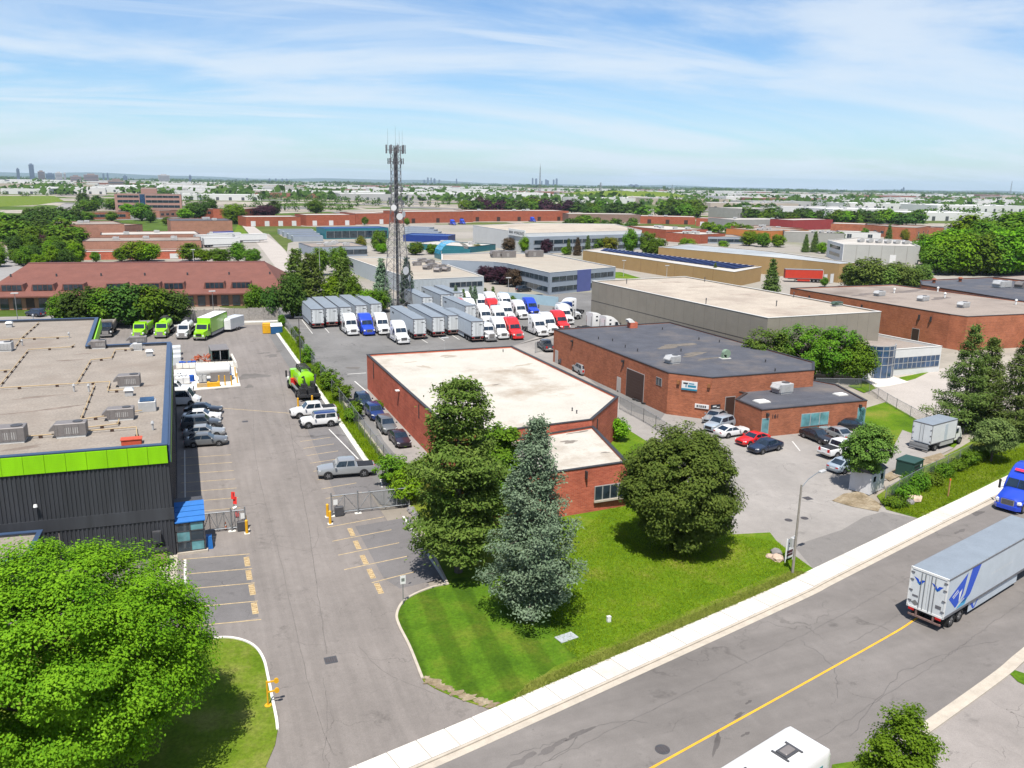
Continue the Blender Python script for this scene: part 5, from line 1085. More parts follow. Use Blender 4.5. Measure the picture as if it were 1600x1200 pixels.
# lime tippers and white mixer
def work_truck(name, label, cabm, kind, rear, front, sc=1.0):
    o = thing(name, label, 'truck')
    b = MB(); b.box(-4.2, 3.0, -.45, .45, .6, .9); b.build('chassis', CHAS, o)
    b = MB(); b.loft([[(.6, -1.15, .7), (.6, 1.15, .7), (.6, 1.1, 2.7), (.6, -1.1, 2.7)], [(1.6, -1.15, .7), (1.6, 1.15, .7), (1.5, 1.05, 2.7), (1.5, -1.05, 2.7)], [(1.95, -1.15, .7), (1.95, 1.15, .7), (1.9, 1.1, 1.75), (1.9, -1.1, 1.75)], [(3.5, -1.0, .7), (3.5, 1.0, .7), (3.5, .75, 1.45), (3.5, -.75, 1.45)]]); b.build('cab', cabm, o, True)
    pane_on([(1.93, -1.0, 1.8), (1.93, 1.0, 1.8), (1.53, .98, 2.6), (1.53, -.98, 2.6)], .04, .96, .05, .95, CGL, 'windshield', o, .03)
    b = MB(); b.box(3.42, 3.56, -.55, .55, .75, 1.35); b.build('grille', CHROME, o); b = MB(); b.box(3.45, 3.7, -1.1, 1.1, .4, .72); b.build('bumper', CHROME, o)
    for s in (-1, 1):
        b = MB(); y0, y1 = sorted((s*1.12, s*1.165)); b.box(.75, 1.5, y0, y1, 1.75, 2.45); b.build('side_window', CGL, o)
        b = MB(); b.tube((1.7, s*1.1, 2.2), (1.75, s*1.45, 2.2), .02); b.box(1.7, 1.8, s*1.45-.1, s*1.45+.1, 1.6, 2.4); b.build('mirror', CHAS, o)
        b = MB(); b.bbox(3.0, 3.45, s*.95-.15, s*.95+.15, 1.0, 1.25, .03); b.build('headlight', LAMPW, o)
        for x_ in (-3.6, -2.35, 2.5): wheel(o, x_, s*(.95 if x_ < 0 else 1.05), .51, .55 if x_ < 0 else .3)
    if kind == 'tip':
        bm = PAINTS['lime'] if cabm == PAINTS['lime'] else mat('tan_dump_body', (.21, .18, .15), .7, .2, 2, coord='object'); b = MB()
        b.box(-4.3, .3, -1.2, 1.2, 1.1, 1.2); b.box(-4.3, .3, -1.22, -1.12, 1.2, 2.5); b.box(-4.3, .3, 1.12, 1.22, 1.2, 2.5); b.box(.2, .3, -1.12, 1.12, 1.2, 2.9); b.box(-4.3, -4.2, -1.12, 1.12, 1.2, 2.3)
        for i in range(6):
            for s in (-1, 1): b.box(-4.1+i*.8, -3.98+i*.8, min(s*1.22, s*1.3), max(s*1.22, s*1.3), 1.15, 2.5)
        b.build('dump_body', bm, o); b = MB(); b.box(-4.2, .2, -1.1, 1.1, 2.25, 2.4); b.build('tarp', mat('dusty_tarp', (.16, .15, .14), .9, .2, 2, coord='object'), o)
    elif kind == 'vac':
        b = MB(); n = 14
        def rg(x_, r_): return [(x_, r_*math.cos(k*2*math.pi/n), 2.15+r_*.98*math.sin(k*2*math.pi/n)) for k in range(n)]
        b.loft([rg(-3.4, .6), rg(-3.2, 1.05), rg(-.2, 1.05), rg(.2, .75)]); b.build('tank', PAINTS['lime'] if name != 'mixer_truck' else P_BASE, o, True)
        b = MB()
        for x_ in (-2.8, -2.0, -1.2, -.4):
            b.path([(x_, -.6, 3.05), (x_, -.5, 3.5), (x_, .5, 3.5), (x_, .6, 3.05)], .05); b.path([(x_+.3, -.6, 3.05), (x_+.3, -.5, 3.5), (x_+.3, .5, 3.5), (x_+.3, .6, 3.05)], .05)
        b.build('top_rails', CHAS, o)
        b = MB(); b.box(-4.5, -3.5, -1.0, 1.0, .8, 1.5); b.box(-4.4, -3.5, -.75, -.3, 1.5, 2.1); b.box(-4.3, -3.6, .15, .8, 1.5, 1.9); b.box(-4.9, -4.5, -1.2, 1.2, .5, .8); b.path([(-3.6, -.8, 2.6), (-4.4, -.8, 3.0), (-4.9, -.5, 2.0)], .12); b.path([(-3.6, .6, 2.6), (-4.5, .6, 2.9), (-5.0, .4, 1.4)], .1); b.build('pump_gear', CHAS, o)
        b = MB(); b.box(-3.2, .2, -1.25, -1.02, 1.05, 1.2); b.box(-3.2, .2, 1.02, 1.25, 1.05, 1.2); b.build('side_tray', STEEL, o)
        b = MB(); b.box(.1, .55, -1.2, -.6, .9, 1.7); b.box(.1, .55, .6, 1.2, .9, 1.7); b.build('locker', REDP if cabm == PAINTS['lime'] else UNITW, o)
    return place(o, rear, front, sc=sc)
work_truck('dump_truck', 'tan dump truck behind the green rear fascia', PAINTS['black'], 'tip', (176, 512), (160, 536), 1.0)
work_truck('dump_truck', 'lime green dump truck at the back of the left lot', PAINTS['lime'], 'tip', (238, 514), (205, 538))
work_truck('tank_truck', 'lime green truck with black gear between dump truck and white mixer', PAINTS['lime'], 'vac', (270, 514), (242, 536))
work_truck('mixer_truck', 'white tank truck beside the lime box truck', P_BASE, 'vac', (302, 517), (278, 536), .95)
work_truck('tank_truck', 'lime green tank truck with black rails parked along the kerb and fence', PAINTS['lime'], 'vac', (493, 636), (453, 592), 1.2)
et = thing('cargo_trailer', 'small white enclosed trailer at the back of the left lot', 'trailer'); b = MB(); b.bbox(-2.9, 2.4, -1.1, 1.1, .55, 2.75, .06); b.build('box', P_BASE, et); b = MB(); b.loft([[(2.4, -1.1, .55), (2.4, 1.1, .55), (2.4, 1.1, 2.6), (2.4, -1.1, 2.6)], [(2.95, -.2, .6), (2.95, .2, .6), (2.85, .2, 2.3), (2.85, -.2, 2.3)]]); b.build('nose', P_BASE, et); b = MB(); b.box(2.9, 4.0, -.06, .06, .45, .55); b.build('drawbar', CHAS, et)
for s in (-1, 1):
    for x_ in (-.6, .3): wheel(et, x_, s*1.12, .34, .22)
b = MB(); b.box(-2.93, -2.9, -.95, .95, .65, 2.6); b.build('rear_door', TDOOR, et); place(et, (376, 512), (350, 520))
# bus in the near lane
bus = thing('city_bus', 'white bus with roof hatch at the bottom edge of the road', 'bus'); hw = 1.27
prof = [(-hw, .35), (-hw, 2.7), (-hw+.1, 2.95), (-hw*.7, 3.08), (hw*.7, 3.08), (hw-.1, 2.95), (hw, 2.7), (hw, .35)]
b = MB(); b.loft([[(-6, y*.97, z) for y, z in prof], [(-5.9, y, z) for y, z in prof], [(5.6, y, z) for y, z in prof], [(5.95, y*.96, min(z, 2.95)) for y, z in prof], [(6.1, y*.85, min(z, 2.7)) for y, z in prof]]); b.build('body', P_BASE, bus, True)
pane_on([(6.0, -1.1, 1.1), (6.0, 1.1, 1.1), (5.98, 1.05, 2.6), (5.98, -1.05, 2.6)], .02, .98, 0, 1, CGL, 'windshield', bus, .14)
for s in (-1, 1):
    for i in range(7): b = MB(); y0, y1 = sorted((s*(hw-.03), s*(hw+.012))); b.box(-5.5+i*1.55, -5.5+i*1.55+1.45, y0, y1, 1.45, 2.45); b.build('side_window', GLT, bus)
    for x_ in (-3.6, 3.4): wheel(bus, x_, s*(hw-.14), .48, .3)
b = MB(); b.box(-.5, .5, -.32, .32, 0, .1); b.box(-.62, -.5, -.5, .5, 0, .05); b.box(.5, .62, -.5, .5, 0, .05); b.build('roof_hatch', DKSTEEL, bus).location = (3.9, -.1, 3.08); b = MB(); b.bbox(-.38, .38, -.22, .22, .1, .15, .03); b.build('hatch_lid', UNITG, bus).location = (3.9, -.1, 3.08)
b = MB(); b.box(1.0, 1.3, .3, .4, 3.08, 3.14); b.build('antenna', DKSTEEL, bus)
q = (at(1240, 1131, 3.05)+at(1293, 1172, 2.9))/2; a_ = math.radians(16); bus.location = (q.x-6.0*math.cos(a_), q.y-6.0*math.sin(a_), 0); bus.rotation_euler = (0, 0, a_)
# ------------------------------------------------------------------ vegetation
BARK = mat('grey_bark', (.085, .07, .06), .95, .25, 4, coord='object', bump=.4); BARKD = mat('dark_bark', (.045, .035, .03), .95, .25, 4, coord='object', bump=.4)
LM = {'lime': leafmat('leaf_lime', (.042, .125, .003), (.175, .31, .012), .34, .55), 'mid': leafmat('leaf_mid', (.032, .092, .005), (.110, .190, .013), .28, .4), 'dark': leafmat('leaf_dark', (.018, .050, .006), (.060, .112, .016), .22, .4),
      'maple': leafmat('leaf_maple', (.034, .078, .009), (.125, .190, .034), .26, .8), 'pine': leafmat('needle_pine', (.038, .088, .010), (.135, .195, .038), .25, .6), 'blue': leafmat('needle_blue', (.052, .100, .050), (.20, .27, .175), .18, .7),
      'spruce': leafmat('needle_green', (.036, .082, .014), (.135, .200, .046), .24, .6), 'purple': leafmat('leaf_purple', (.022, .008, .014), (.060, .022, .034), .2, .5), 'yellow': leafmat('leaf_yellow', (.075, .10, .004), (.19, .20, .02), .3, .5), 'brownish': leafmat('leaf_brownish', (.05, .035, .02), (.11, .08, .045), .2, .5)}
RG = np.random.default_rng(11)
def unit(v): return v/np.maximum(np.linalg.norm(v, axis=1, keepdims=True), 1e-9)
def leaf_mesh(name, c, n, s, mat_, parent, aspect=.6, jit=.35, fold=.0):
    """one rhombic leaf per centre: four corners, island of its own"""
    k = len(c); n = unit(n+RG.normal(0, jit, (k, 3))); r = RG.normal(0, 1, (k, 3)); u = unit(np.cross(n, r)); v = np.cross(n, u)
    s = np.broadcast_to(np.asarray(s, float), (k,))[:, None]*RG.uniform(.7, 1.3, (k, 1))
    V = np.empty((k, 4, 3)); V[:, 0] = c-u*s; V[:, 1] = c-v*s*aspect; V[:, 2] = c+u*s; V[:, 3] = c+v*s*aspect
    me = bpy.data.meshes.new(name); me.vertices.add(4*k); me.vertices.foreach_set('co', V.reshape(-1)); me.loops.add(4*k); me.loops.foreach_set('vertex_index', np.arange(4*k, dtype=np.int32))
    me.polygons.add(k); me.polygons.foreach_set('loop_start', np.arange(0, 4*k, 4, dtype=np.int32)); me.polygons.foreach_set('loop_total', np.full(k, 4, np.int32)); me.update(); me.validate()
    me.materials.append(mat_); o = bpy.data.objects.new(name, me); COL.objects.link(o); o.parent = parent; return o
def sphere_pts(k): return unit(RG.normal(0, 1, (k, 3)))
def limbs(h0, h1, rad, n, trunk_r, m, parent, r2=None, spread=.72, seed=0):
    """tapered trunk with crooked limbs"""
    rr = random.Random(seed); b = MB(); p = Vector((0, 0, 0)); pts = [p]
    for i in range(5): pts.append(Vector((rr.uniform(-.15, .15)*i*.3, rr.uniform(-.15, .15)*i*.3, h1*.72*(i+1)/5)))
    for i, (a, c) in enumerate(zip(pts, pts[1:])): b.tube(a, c, trunk_r*(1.18 if i == 0 else 1)*(1-i*.16), trunk_r*(1-(i+1)*.16), 9, cap=False)
    for i in range(n):
        t = rr.uniform(h0/h1*.9, .72); z = t*h1; a = rr.uniform(0, 6.28); l = rad*rr.uniform(.5, .95)*spread; k = min(int(z/(h1*.72)*5), 4); s = pts[k].lerp(pts[k+1], (z/(h1*.72)*5)-k if k < 5 else 1)
        m1 = s+Vector((math.cos(a)*l*.5, math.sin(a)*l*.5, l*.35)); m2 = m1+Vector((math.cos(a+rr.uniform(-.5, .5))*l*.5, math.sin(a+rr.uniform(-.5, .5))*l*.5, l*rr.uniform(.1, .4)))
        b.tube(s, m1, trunk_r*.42, trunk_r*.26, 6, False); b.tube(m1, m2, trunk_r*.26, trunk_r*.06, 5, False)
        for q in range(2):
            e = m1.lerp(m2, .4)+Vector((rr.uniform(-1, 1)*l*.3, rr.uniform(-1, 1)*l*.3, rr.uniform(0, .4)*l)); b.tube(m1.lerp(m2, .2*q+.1), e, trunk_r*.14, trunk_r*.03, 4, False)
    return b.build('trunk', m, parent, True)
def broad(parent, h, rx, ry, z0, clumps, per, leaf, mat_, trunk_r=.25, cr=1.0, flat=.55, up_=.9, irr=.22, bark=None, seed=0, hollow=.35, lobes=5, name='crown'):
    """crown of leaf clumps spread through an uneven ellipsoid"""
    global RG
    RG = np.random.default_rng(seed+100); zc = (z0+h)/2; rz = (h-z0)/2
    d = sphere_pts(clumps); q = RG.uniform(0, 1, clumps)**.45*(1-hollow)+hollow; q = np.minimum(q, 1)
    ld = sphere_pts(lobes); amp = RG.uniform(-irr, irr*1.1, lobes); bump_ = 1+sum(amp[i]*np.exp(-((1-d@ld[i])/.28)) for i in range(lobes))
    c = d*(q*bump_)[:, None]*np.array([rx-cr*.5, ry-cr*.5, rz-cr*flat*.5]); c[:, 2] += zc
    cs = cr*RG.uniform(.6, 1.3, clumps)
    ids = np.repeat(np.arange(clumps), per); k = len(ids); o = sphere_pts(k)*(RG.uniform(0, 1, k)**.5)[:, None]; o[:, 2] = o[:, 2]*flat-.25*(o[:, 0]**2+o[:, 1]**2)*flat
    pos = c[ids]+o*cs[ids][:, None]; pos[:, 2] = np.maximum(pos[:, 2], z0*.8)
    out = unit(pos-np.array([0, 0, zc-.3*rz])); nrm = out*.7+o*.5+np.array([0, 0, up_])
    limbs(z0, h, (rx+ry)/2, max(5, min(16, clumps//10)), trunk_r, bark or BARK, parent, seed=seed)
    return leaf_mesh(name, pos, nrm, leaf, mat_, parent)
def conifer(parent, h, r, z0, whorls, nb, per, leaf, mat_, trunk_r=.2, droop=.12, tip_up=.15, irr=.25, seed=0, pw=.85, puff=.34, bark=None, full=.25):
    """whorled branches, each a spray of needle tufts along its length"""
    global RG
    RG = np.random.default_rng(seed+300); rr = random.Random(seed); b = MB(); b.tube((0, 0, 0), (0, 0, h*.97), trunk_r*1.15, trunk_r*.1, 9, False)
    P_, N_, S_ = [], [], []
    for w in range(whorls):
        t = (w+.3)/whorls; z = z0+(h-z0)*t; br = r*(1-t)**pw*(1 if t > .12 else .72+2.3*t)
        k = max(4, int(nb*(1-t*.45)))
        for i in range(k):
            a = i*2*math.pi/k+w*1.3+rr.uniform(-.35, .35); l = br*rr.uniform(1-irr*1.5, 1+irr*.6)+.15; zz_ = z+rr.uniform(-.35, .35)*(h-z0)/whorls
            e = Vector((math.cos(a)*l, math.sin(a)*l, zz_-l*droop+l*tip_up*.5)); s = Vector((0, 0, zz_)); b.tube(s, e, trunk_r*.16*(1-t)+.015, .008, 4, False)
            n = max(6, int(per*(.35+.65*l/r)))
            u = RG.uniform(full, 1.03, n)**.8; ln = np.array(e-s); side = np.array([-math.sin(a), math.cos(a), 0])
            wd = puff*(.35+.9*np.sin(np.clip(u, 0, 1)*math.pi*.86))*(.45+.55*l/r)
            p = np.array(s)+u[:, None]*ln-np.array([0, 0, 1])*(l*droop*.8*np.sin(u*math.pi))[:, None]+side*(RG.normal(0, 1, n)*wd*1.25)[:, None]+RG.normal(0, .12, (n, 3))*np.array([1, 1, 1.3])
            p[:, 2] += RG.normal(0, .12, n)
            P_.append(p); N_.append(np.tile(np.array([math.cos(a)*.45, math.sin(a)*.45, .95]), (n, 1)))
    b.build('trunk', bark or BARK, parent, True); c = np.vstack(P_); n = np.vstack(N_)
    return leaf_mesh('crown', c, n, leaf, mat_, parent, .42, .5)
def hfrom(base, yt, x): 
    d = _wr(_ray(x, yt)); t = math.hypot(base.x, base.y)/math.hypot(d.x, d.y); return CAMH+d.z*t
# --- trees of the foreground, each with a crown of its own
t = thing('honey_locust', 'large bright lime green tree at the lower left corner', 'tree', (-7.2, 41.4, .05)); broad(t, 13.7, 7.9, 7.0, 1.0, 560, 400, .080, LM['lime'], .34, 1.1, .55, .8, .16, seed=3, hollow=.30, lobes=12)
t = thing('norway_maple', 'dense dark olive maple on the lawn before the brick office', 'tree', (36.9, 55.6, .05)); broad(t, 11.2, 5.5, 5.0, .15, 360, 300, .12, LM['maple'], .3, 1.0, .62, .6, .13, seed=6, hollow=.48, lobes=14)
t = thing('austrian_pine', 'tall dark green pine beside the parking stalls and brick building', 'tree', (18.2, 57.8, .05)); conifer(t, 15.7, 4.3, 1.6, 15, 10, 480, .16, LM['pine'], .30, -.06, .34, .36, 7, .50, .72, BARK, .36)
t = thing('blue_spruce', 'tall blue grey spruce with bare lower trunk on the front lawn', 'tree', (20.9, 49.0, .05)); conifer(t, 15.0, 3.7, 1.9, 20, 10, 420, .115, LM['blue'], .25, .10, .10, .34, 9, .72, .42, BARK, .22)
t = thing('green_ash', 'mid green broadleaf tree behind the tall pine at the brick corner', 'tree', (23.0, 63.5, .05)); broad(t, 10.6, 3.5, 3.3, 2.2, 130, 170, .15, LM['mid'], .2, .9, .6, .7, .2, seed=12)
t = thing('young_maple', 'bright green young maple at the lower right beside the near kerb', 'tree', (29.3, 24.5, .05)); broad(t, 7.1, 2.0, 1.9, 1.0, 150, 170, .07, leafmat('leaf_fresh', (.035, .10, .004), (.12, .22, .012), .32, .6), .12, .6, .6, .6, .3, seed=21, hollow=.3)
p = at(1349, 767); t = thing('crab_apple', 'small round tree with dark leaves standing at the white hut', 'tree', (p.x, p.y, .05)); broad(t, 7.0, 2.75, 2.75, 2.3, 120, 130, .12, LM['maple'], .16, .75, .6, .7, .25, seed=23)
p = at(1548, 722); t = thing('young_tree', 'pale green young tree beside the hedge under the tall conifers', 'tree', (p.x, p.y, .05)); broad(t, 5.6, 2.7, 2.5, .8, 110, 120, .12, leafmat('leaf_pale', (.05, .09, .02), (.15, .20, .06), .28), .12, .8, .5, .8, .25, seed=25)
for i, (x_, yb, yt, r_, lb) in enumerate(((1501, 672, 505, 4.9, 'left of the three tall conifers at the right beside the delivery truck'), (1534, 664, 524, 4.0, 'middle of the three tall conifers at the right'), (1582, 684, 528, 5.0, 'right of the three tall conifers at the frame edge'))):
    p = at(x_, yb); t = thing('tall_spruce', lb, 'tree', (p.x, p.y, .05), 0, 'tall conifers at the right'); conifer(t, hfrom(p, yt, x_), r_, .8, 17, 9, 260, .15, LM['spruce'], .25, .10, .16, .38, 31+i, .92, .5, BARK, .3)
for i, (x_, yb, yt, rx, m_, lb) in enumerate(((1195, 596, 512, 4.2, 'mid', 'leftmost tree behind the brown brick building'), (1248, 592, 506, 4.6, 'mid', 'second tree behind the brown brick building'), (1300, 592, 512, 4.6, 'mid', 'third tree behind the brown brick building, before the glass office'), (1338, 598, 530, 3.4, 'mid', 'rightmost tree behind the brown brick building beside the glass drum'))):
    p = at(x_, yb); t = thing('ash_tree', lb, 'tree', (p.x, p.y, .05)); h = hfrom(p, yt, x_); broad(t, h, rx, rx*.9, .8, 110, 110, .19, LM['mid'] if i else leafmat('leaf_ash', (.03, .065, .008), (.10, .14, .02), .25), .2, 1.1, .8, .6, .3, seed=40+i)
# shrubs: along the fence, at the brick wall, hedge by the right fence
SHR = [(482, 570, 3.2, 1.0, 'upright shrub on the fence line behind the lime tank truck'), (497, 590, 2.6, 1.2, 'shrub on the fence line beside the lime tank truck'), (517, 612, 3.8, 1.9, 'large leafy shrub on the fence line next to the white pickup'), (535, 628, 3.2, 1.6, 'leafy shrub on the fence line right of the white pickup'),
       (548, 662, 2.2, .9, 'small shrub in the fence corner behind the white boxy SUV'), (556, 655, 2.4, 1.1, 'small shrub between fence and grey SUV'), (612, 758, 3.4, 1.9, 'large shrub at the fence end beside the silver pickup'), (634, 783, 3.3, 1.7, 'bright leafy shrub at the sliding gate'), (648, 748, 2.0, 1.5, 'weedy shrub before the plum sedan'),
       (470, 545, 2.6, .8, 'slim shrub on the far fence line near the light pole'), (462, 528, 2.4, .8, 'slim shrub on the far fence line near the yard entrance'), (441, 512, 3.0, .9, 'upright shrub behind the blue bin'), (965, 688, 2.9, 1.9, 'bright green bush against the right side of the red brick building'), (590, 640, 1.2, .7, 'low weed at foot of the fence beside the parked line')]
SH0 = None
for i, (x_, y_, h, r_, lb) in enumerate(SHR):
    p = at(x_, y_); o = thing('shrub', lb, 'shrub', (p.x, p.y, .03), R.uniform(0, 6), 'shrubs along the fence and walls')
    broad(o, h, r_, r_, .1, 46, 70, .13, LM['lime' if 'bright' in lb else 'mid'], .05, .55, .7, .7, .3, seed=60+i, hollow=.2)
HG_ = [(1398, 790, 'nearest the white hut'), (1414, 778, 'second'), (1432, 766, 'third'), (1452, 757, 'fourth'), (1472, 745, 'fifth'), (1492, 735, 'sixth'), (1512, 727, 'seventh'), (1530, 716, 'farthest')]
for i, (x_, y_, n_) in enumerate(HG_):
    p = at(x_, y_); o = thing('hedge_shrub', ('shrub %s of the hedge row along the right fence' % n_) if i in (0, 7) else '%s shrub from the hut in the hedge row along right fence' % n_, 'shrub', (p.x, p.y, .05), 0, 'hedge shrubs along the right fence')
    h = .9 if i == 0 else R.uniform(1.2, 2.0); broad(o, h, 1.7, 1.2, .05, 40, 60, .11, LM['mid'], .04, .55, .7, .7, .3, seed=90+i, hollow=.2)
# --- reusable trees of the middle and far distance
def proto_b(nm, mt, seed, clumps, per, leaf, rx=.42, z0=.16, flat=.7, irr=.25):
    t = thing('tree', 'x x x x', 'tree', (0, 0, -80)); broad(t, 1.0, rx, rx, z0, clumps, per, leaf, LM[mt], .03, .17, flat, .7, irr, seed=seed, hollow=.35); return t
def proto_c(mt, seed, wh, nb, per, leaf, r=.27):
    t = thing('conifer', 'x x x x', 'tree', (0, 0, -80)); conifer(t, 1.0, r, .06, wh, nb, per, leaf, LM[mt], .018, .10, .1, .3, seed, .85, .05)
    cr = [c for c in t.children if c.name.startswith('crown')][0]; me = cr.data; co = np.empty(len(me.vertices)*3); me.vertices.foreach_get('co', co); return t
MIDP = {'b0': proto_b('b0', 'mid', 201, 120, 46, .034, .44, .04), 'b1': proto_b('b1', 'mid', 202, 120, 46, .036, .5, .03), 'b2': proto_b('b2', 'mid', 203, 100, 46, .034, .36, .05, .8, .35), 'f0': proto_b('f0', 'dark', 205, 60, 18, .07, .5, .03), 'f1': proto_b('f1', 'dark', 206, 54, 18, .075, .62, .0, .7, .4)}
def unit_conifer(seed, wh, nb, per, leaf, r, puff):
    """built at ten metres, then scaled to unit height"""
    t = thing('conifer', 'x x x x', 'tree', (0, 0, -80)); conifer(t, 10.0, r, .5, wh, nb, per, leaf, LM['spruce'], .16, .12, .1, .3, seed, .8, puff)
    for c in t.children: c.data.transform(Matrix.Scale(.1, 4))
    return t
MIDP['c0'] = unit_conifer(301, 14, 10, 80, .27, 2.7, .6); MIDP['c1'] = unit_conifer(302, 12, 10, 90, .32, 3.9, .85); MIDP['c2'] = unit_conifer(303, 8, 7, 16, .6, 2.8, .6)
MIDU = {k: False for k in MIDP}
def put_tree(kind, p, h, w, mt, label, group, name=None):
    o = copy_tree(MIDP[kind]) if MIDU[kind] else MIDP[kind]; MIDU[kind] = True
    o.location = (p.x, p.y, -.03); o.rotation_euler = (0, 0, R.uniform(0, 6.28)); o.scale = (h*w, h*w, h); o.name = name or ('conifer' if kind[0] == 'c' else 'tree'); tag(o, label, 'tree', group)
    for c in o.children:
        if c.name.startswith('crown'): c.material_slots[0].link = 'OBJECT'; c.material_slots[0].material = LM[mt]
    return o
def tree_px(kind, x_, yb, yt, w, mt, label, group='trees of the middle distance', name=None):
    p = at(x_, yb); return put_tree(kind, p, max(1.0, hfrom(p, yt, x_)), w, mt, label, group, name)
# ------------------------------------------------------------------ buildings of the middle distance
PINKB = brick('pink_brick', (.30, .145, .10), (.25, .12, .085), (.3, .19, .15), .12); REDW = brick('bright_red_brick', (.29, .078, .042), (.24, .062, .034), (.28, .13, .09), .14)
TAN = mat('tan_render', (.30, .195, .085), .9, .07, .3); GREYP = mat('grey_blue_panel', (.22, .25, .29), .5, .06, .4); PALEG = mat('pale_grey_panel', (.33, .36, .38), .5, .06, .4); WHITW = mat('white_wall', (.46, .46, .45), .7, .05, .3); BLUEP = mat('slate_blue_panel', (.07, .085, .22), .5, .06, .5); BROWNB = brick('taupe_brick', (.19, .13, .105), (.16, .105, .085), (.2, .15, .12), .1)
ROOFP = mat('pale_roof', (.34, .32, .295), .9, .1, .1, fine=.1, tint=(.28, .25, .22)); ROOFC = mat('cream_roof', (.27, .24, .20), .9, .1, .15, fine=.1, tint=(.25, .2, .16)); GREYW = mat('grey_concrete_wall', (.24, .235, .22), .9, .08, .3); BLUER = mat('blue_metal_roof', (.015, .045, .18), .4, .1, .4); DOCK = mat('white_dock_door', (.5, .5, .5), .5, .05, 1)
def blk(label, f0, f1, yt, depth, wall, roof, name='industrial_building', cop=None, feat=None, skew=0.0, cat='building', group=None, par=.25):
    """flat roofed block from the ground line of its front wall (two points), top seen at yt above f0, and depth in metres"""
    a, c = at(*f0), at(*f1); h = max(2.6, hfrom(a, yt, f0[0])); e = (c-a).normalized(); n = Vector((-e.y, e.x, 0))
    if n.dot(a) < 0: n = -n
    sh = e*skew
    root = shell(name, label, None, h, wall, roof, cop or COPD, cat, par, world=[a, c, c+n*depth+sh, a+n*depth+sh], group=group, copw=.35)
    i = facing(root, -n.x, -n.y, True); p, q = face(root, i); lw = (q-p).length
    for ft in feat or []:
        k = ft[0]
        if k == 'dock':
            for j in range(ft[1]): s = lw*(j+.5)/ft[1]; panel(root, i, s-1.5, s+1.5, .1, min(3.4, h*.7), ft[2] if len(ft) > 2 else DOCK, 'dock_door', -.02, .08)
        if k == 'band':
            for z0_, z1_ in ft[1]: window(root, i, lw*ft[2], lw*ft[3], h*z0_, h*z1_, max(2, int(lw*(ft[3]-ft[2])/4)), 1, GL, ft[4] if len(ft) > 4 else FRAME, .08)
        if k == 'win':
            for j in range(ft[1]): s = lw*(j+.5)/ft[1]; window(root, i, s-1.3, s+1.3, h*ft[2], h*ft[3], 2, 1)
        if k == 'col': panel(root, i, lw*ft[1], lw*ft[2], 0, h+.02, ft[3], 'accent_panel', -.02, .15)
        if k == 'units':
            for j in range(ft[1]):
                rel, _ = SHELL[root.name]; u, v = R.uniform(.15, .85), R.uniform(.2, .8); pp = Vector((a.x, a.y, 0)).lerp(Vector((c.x, c.y, 0)), u)+n*depth*v; pp.z = h-.25
                o = rooftop_unit(pp, 'small rooftop unit on ' + label.split(' with ')[0].split(' behind ')[0][:60], 2.4, 1.6, 1.3, 0, UNITW)
        if k == 'ribs':
            bb = MB(); s = .0
            while s < lw-.3: 
                e2 = (q-p).normalized(); n2 = Vector((e2.y, -e2.x)); bb.prism([p+e2*s, p+e2*(s+.18), p+e2*(s+.18)+n2*.1, p+e2*s+n2*.1], 0, h-.1); s += ft[1]
            tag(bb.build('cladding_ribs', wall, root), kind='stuff')
    return root
# grey metal building before the tower, grey office with slate panel
BM = shell('metal_building', 'pale grey metal building with cream roof behind the tower', [(544, 402), (646, 437), (756, 432), (687, 409), (620, 402)], 4.8, PALEG, ROOFC, COPW, par=.2)
i = facing(BM, .1, -1); p, q = face(BM, i); lw = (q-p).length; b = MB(); s = 0
while s < lw*.48: e2 = (q-p).normalized(); n2 = Vector((e2.y, -e2.x)); b.prism([p+e2*s, p+e2*(s+.3), p+e2*(s+.3)+n2*.12, p+e2*s+n2*.12], 0, 4.6); s += 1.3
tag(b.build('cladding_ribs', PALEG, BM), kind='stuff'); window(BM, i, lw*.5, lw*.98, 2.2, 3.6, 6, 1)
i = facing(BM, -1, -.2); window(BM, i, 1, 7, 2.0, 3.4, 3, 1); p, q = face(BM, i)
for k, (x_, y_) in enumerate(((660, 410), (668, 421), (676, 418), (684, 425), (690, 420), (697, 424), (652, 415), (672, 412))): rooftop_unit(at(x_, y_, 4.6), 'rusty grey rooftop unit in the cluster on the cream roof behind the tower', 2.4, 2.0, 1.3, R.uniform(0, 1), UNITG)
BO = shell('office_building', 'two storey grey office with slate blue panel and dark ribbon windows', [(690, 406), (771, 409), (793, 411.5), (859, 426), (962, 417), (857, 396.5), (775, 394), (690, 397)], 6.2, GREYP, ROOFC, COPW, par=.25)
for i in (fpx(BO, 910, 421.5), fpx(BO, 826, 418.5), fpx(BO, 782, 410)):
    p, q = face(BO, i); lw = (q-p).length
    for z0_ in (.7, 3.5): window(BO, i, lw*.03, lw*.97, z0_, z0_+1.5, max(3, int(lw/3)), 1, GL, GREYP)
i = fpx(BO, 910, 421.5); p, q = face(BO, i); lw = (q-p).length; panel(BO, i, lw*.40, lw*.60, 0, 6.25, BLUEP, 'accent_panel', -.02, .25)
for i in (facing(BO, 0, -1), ):
    pass
for x_, y_, w in ((778, 402, 4.5), (793, 402, 5.0), (835, 401, 5.5)): rooftop_unit(at(x_, y_, 6.0), {778: 'left', 793: 'middle', 835: 'right'}[x_]+' of three large grey rooftop units on the grey office', w, 3, 2.2, 0, UNITG)
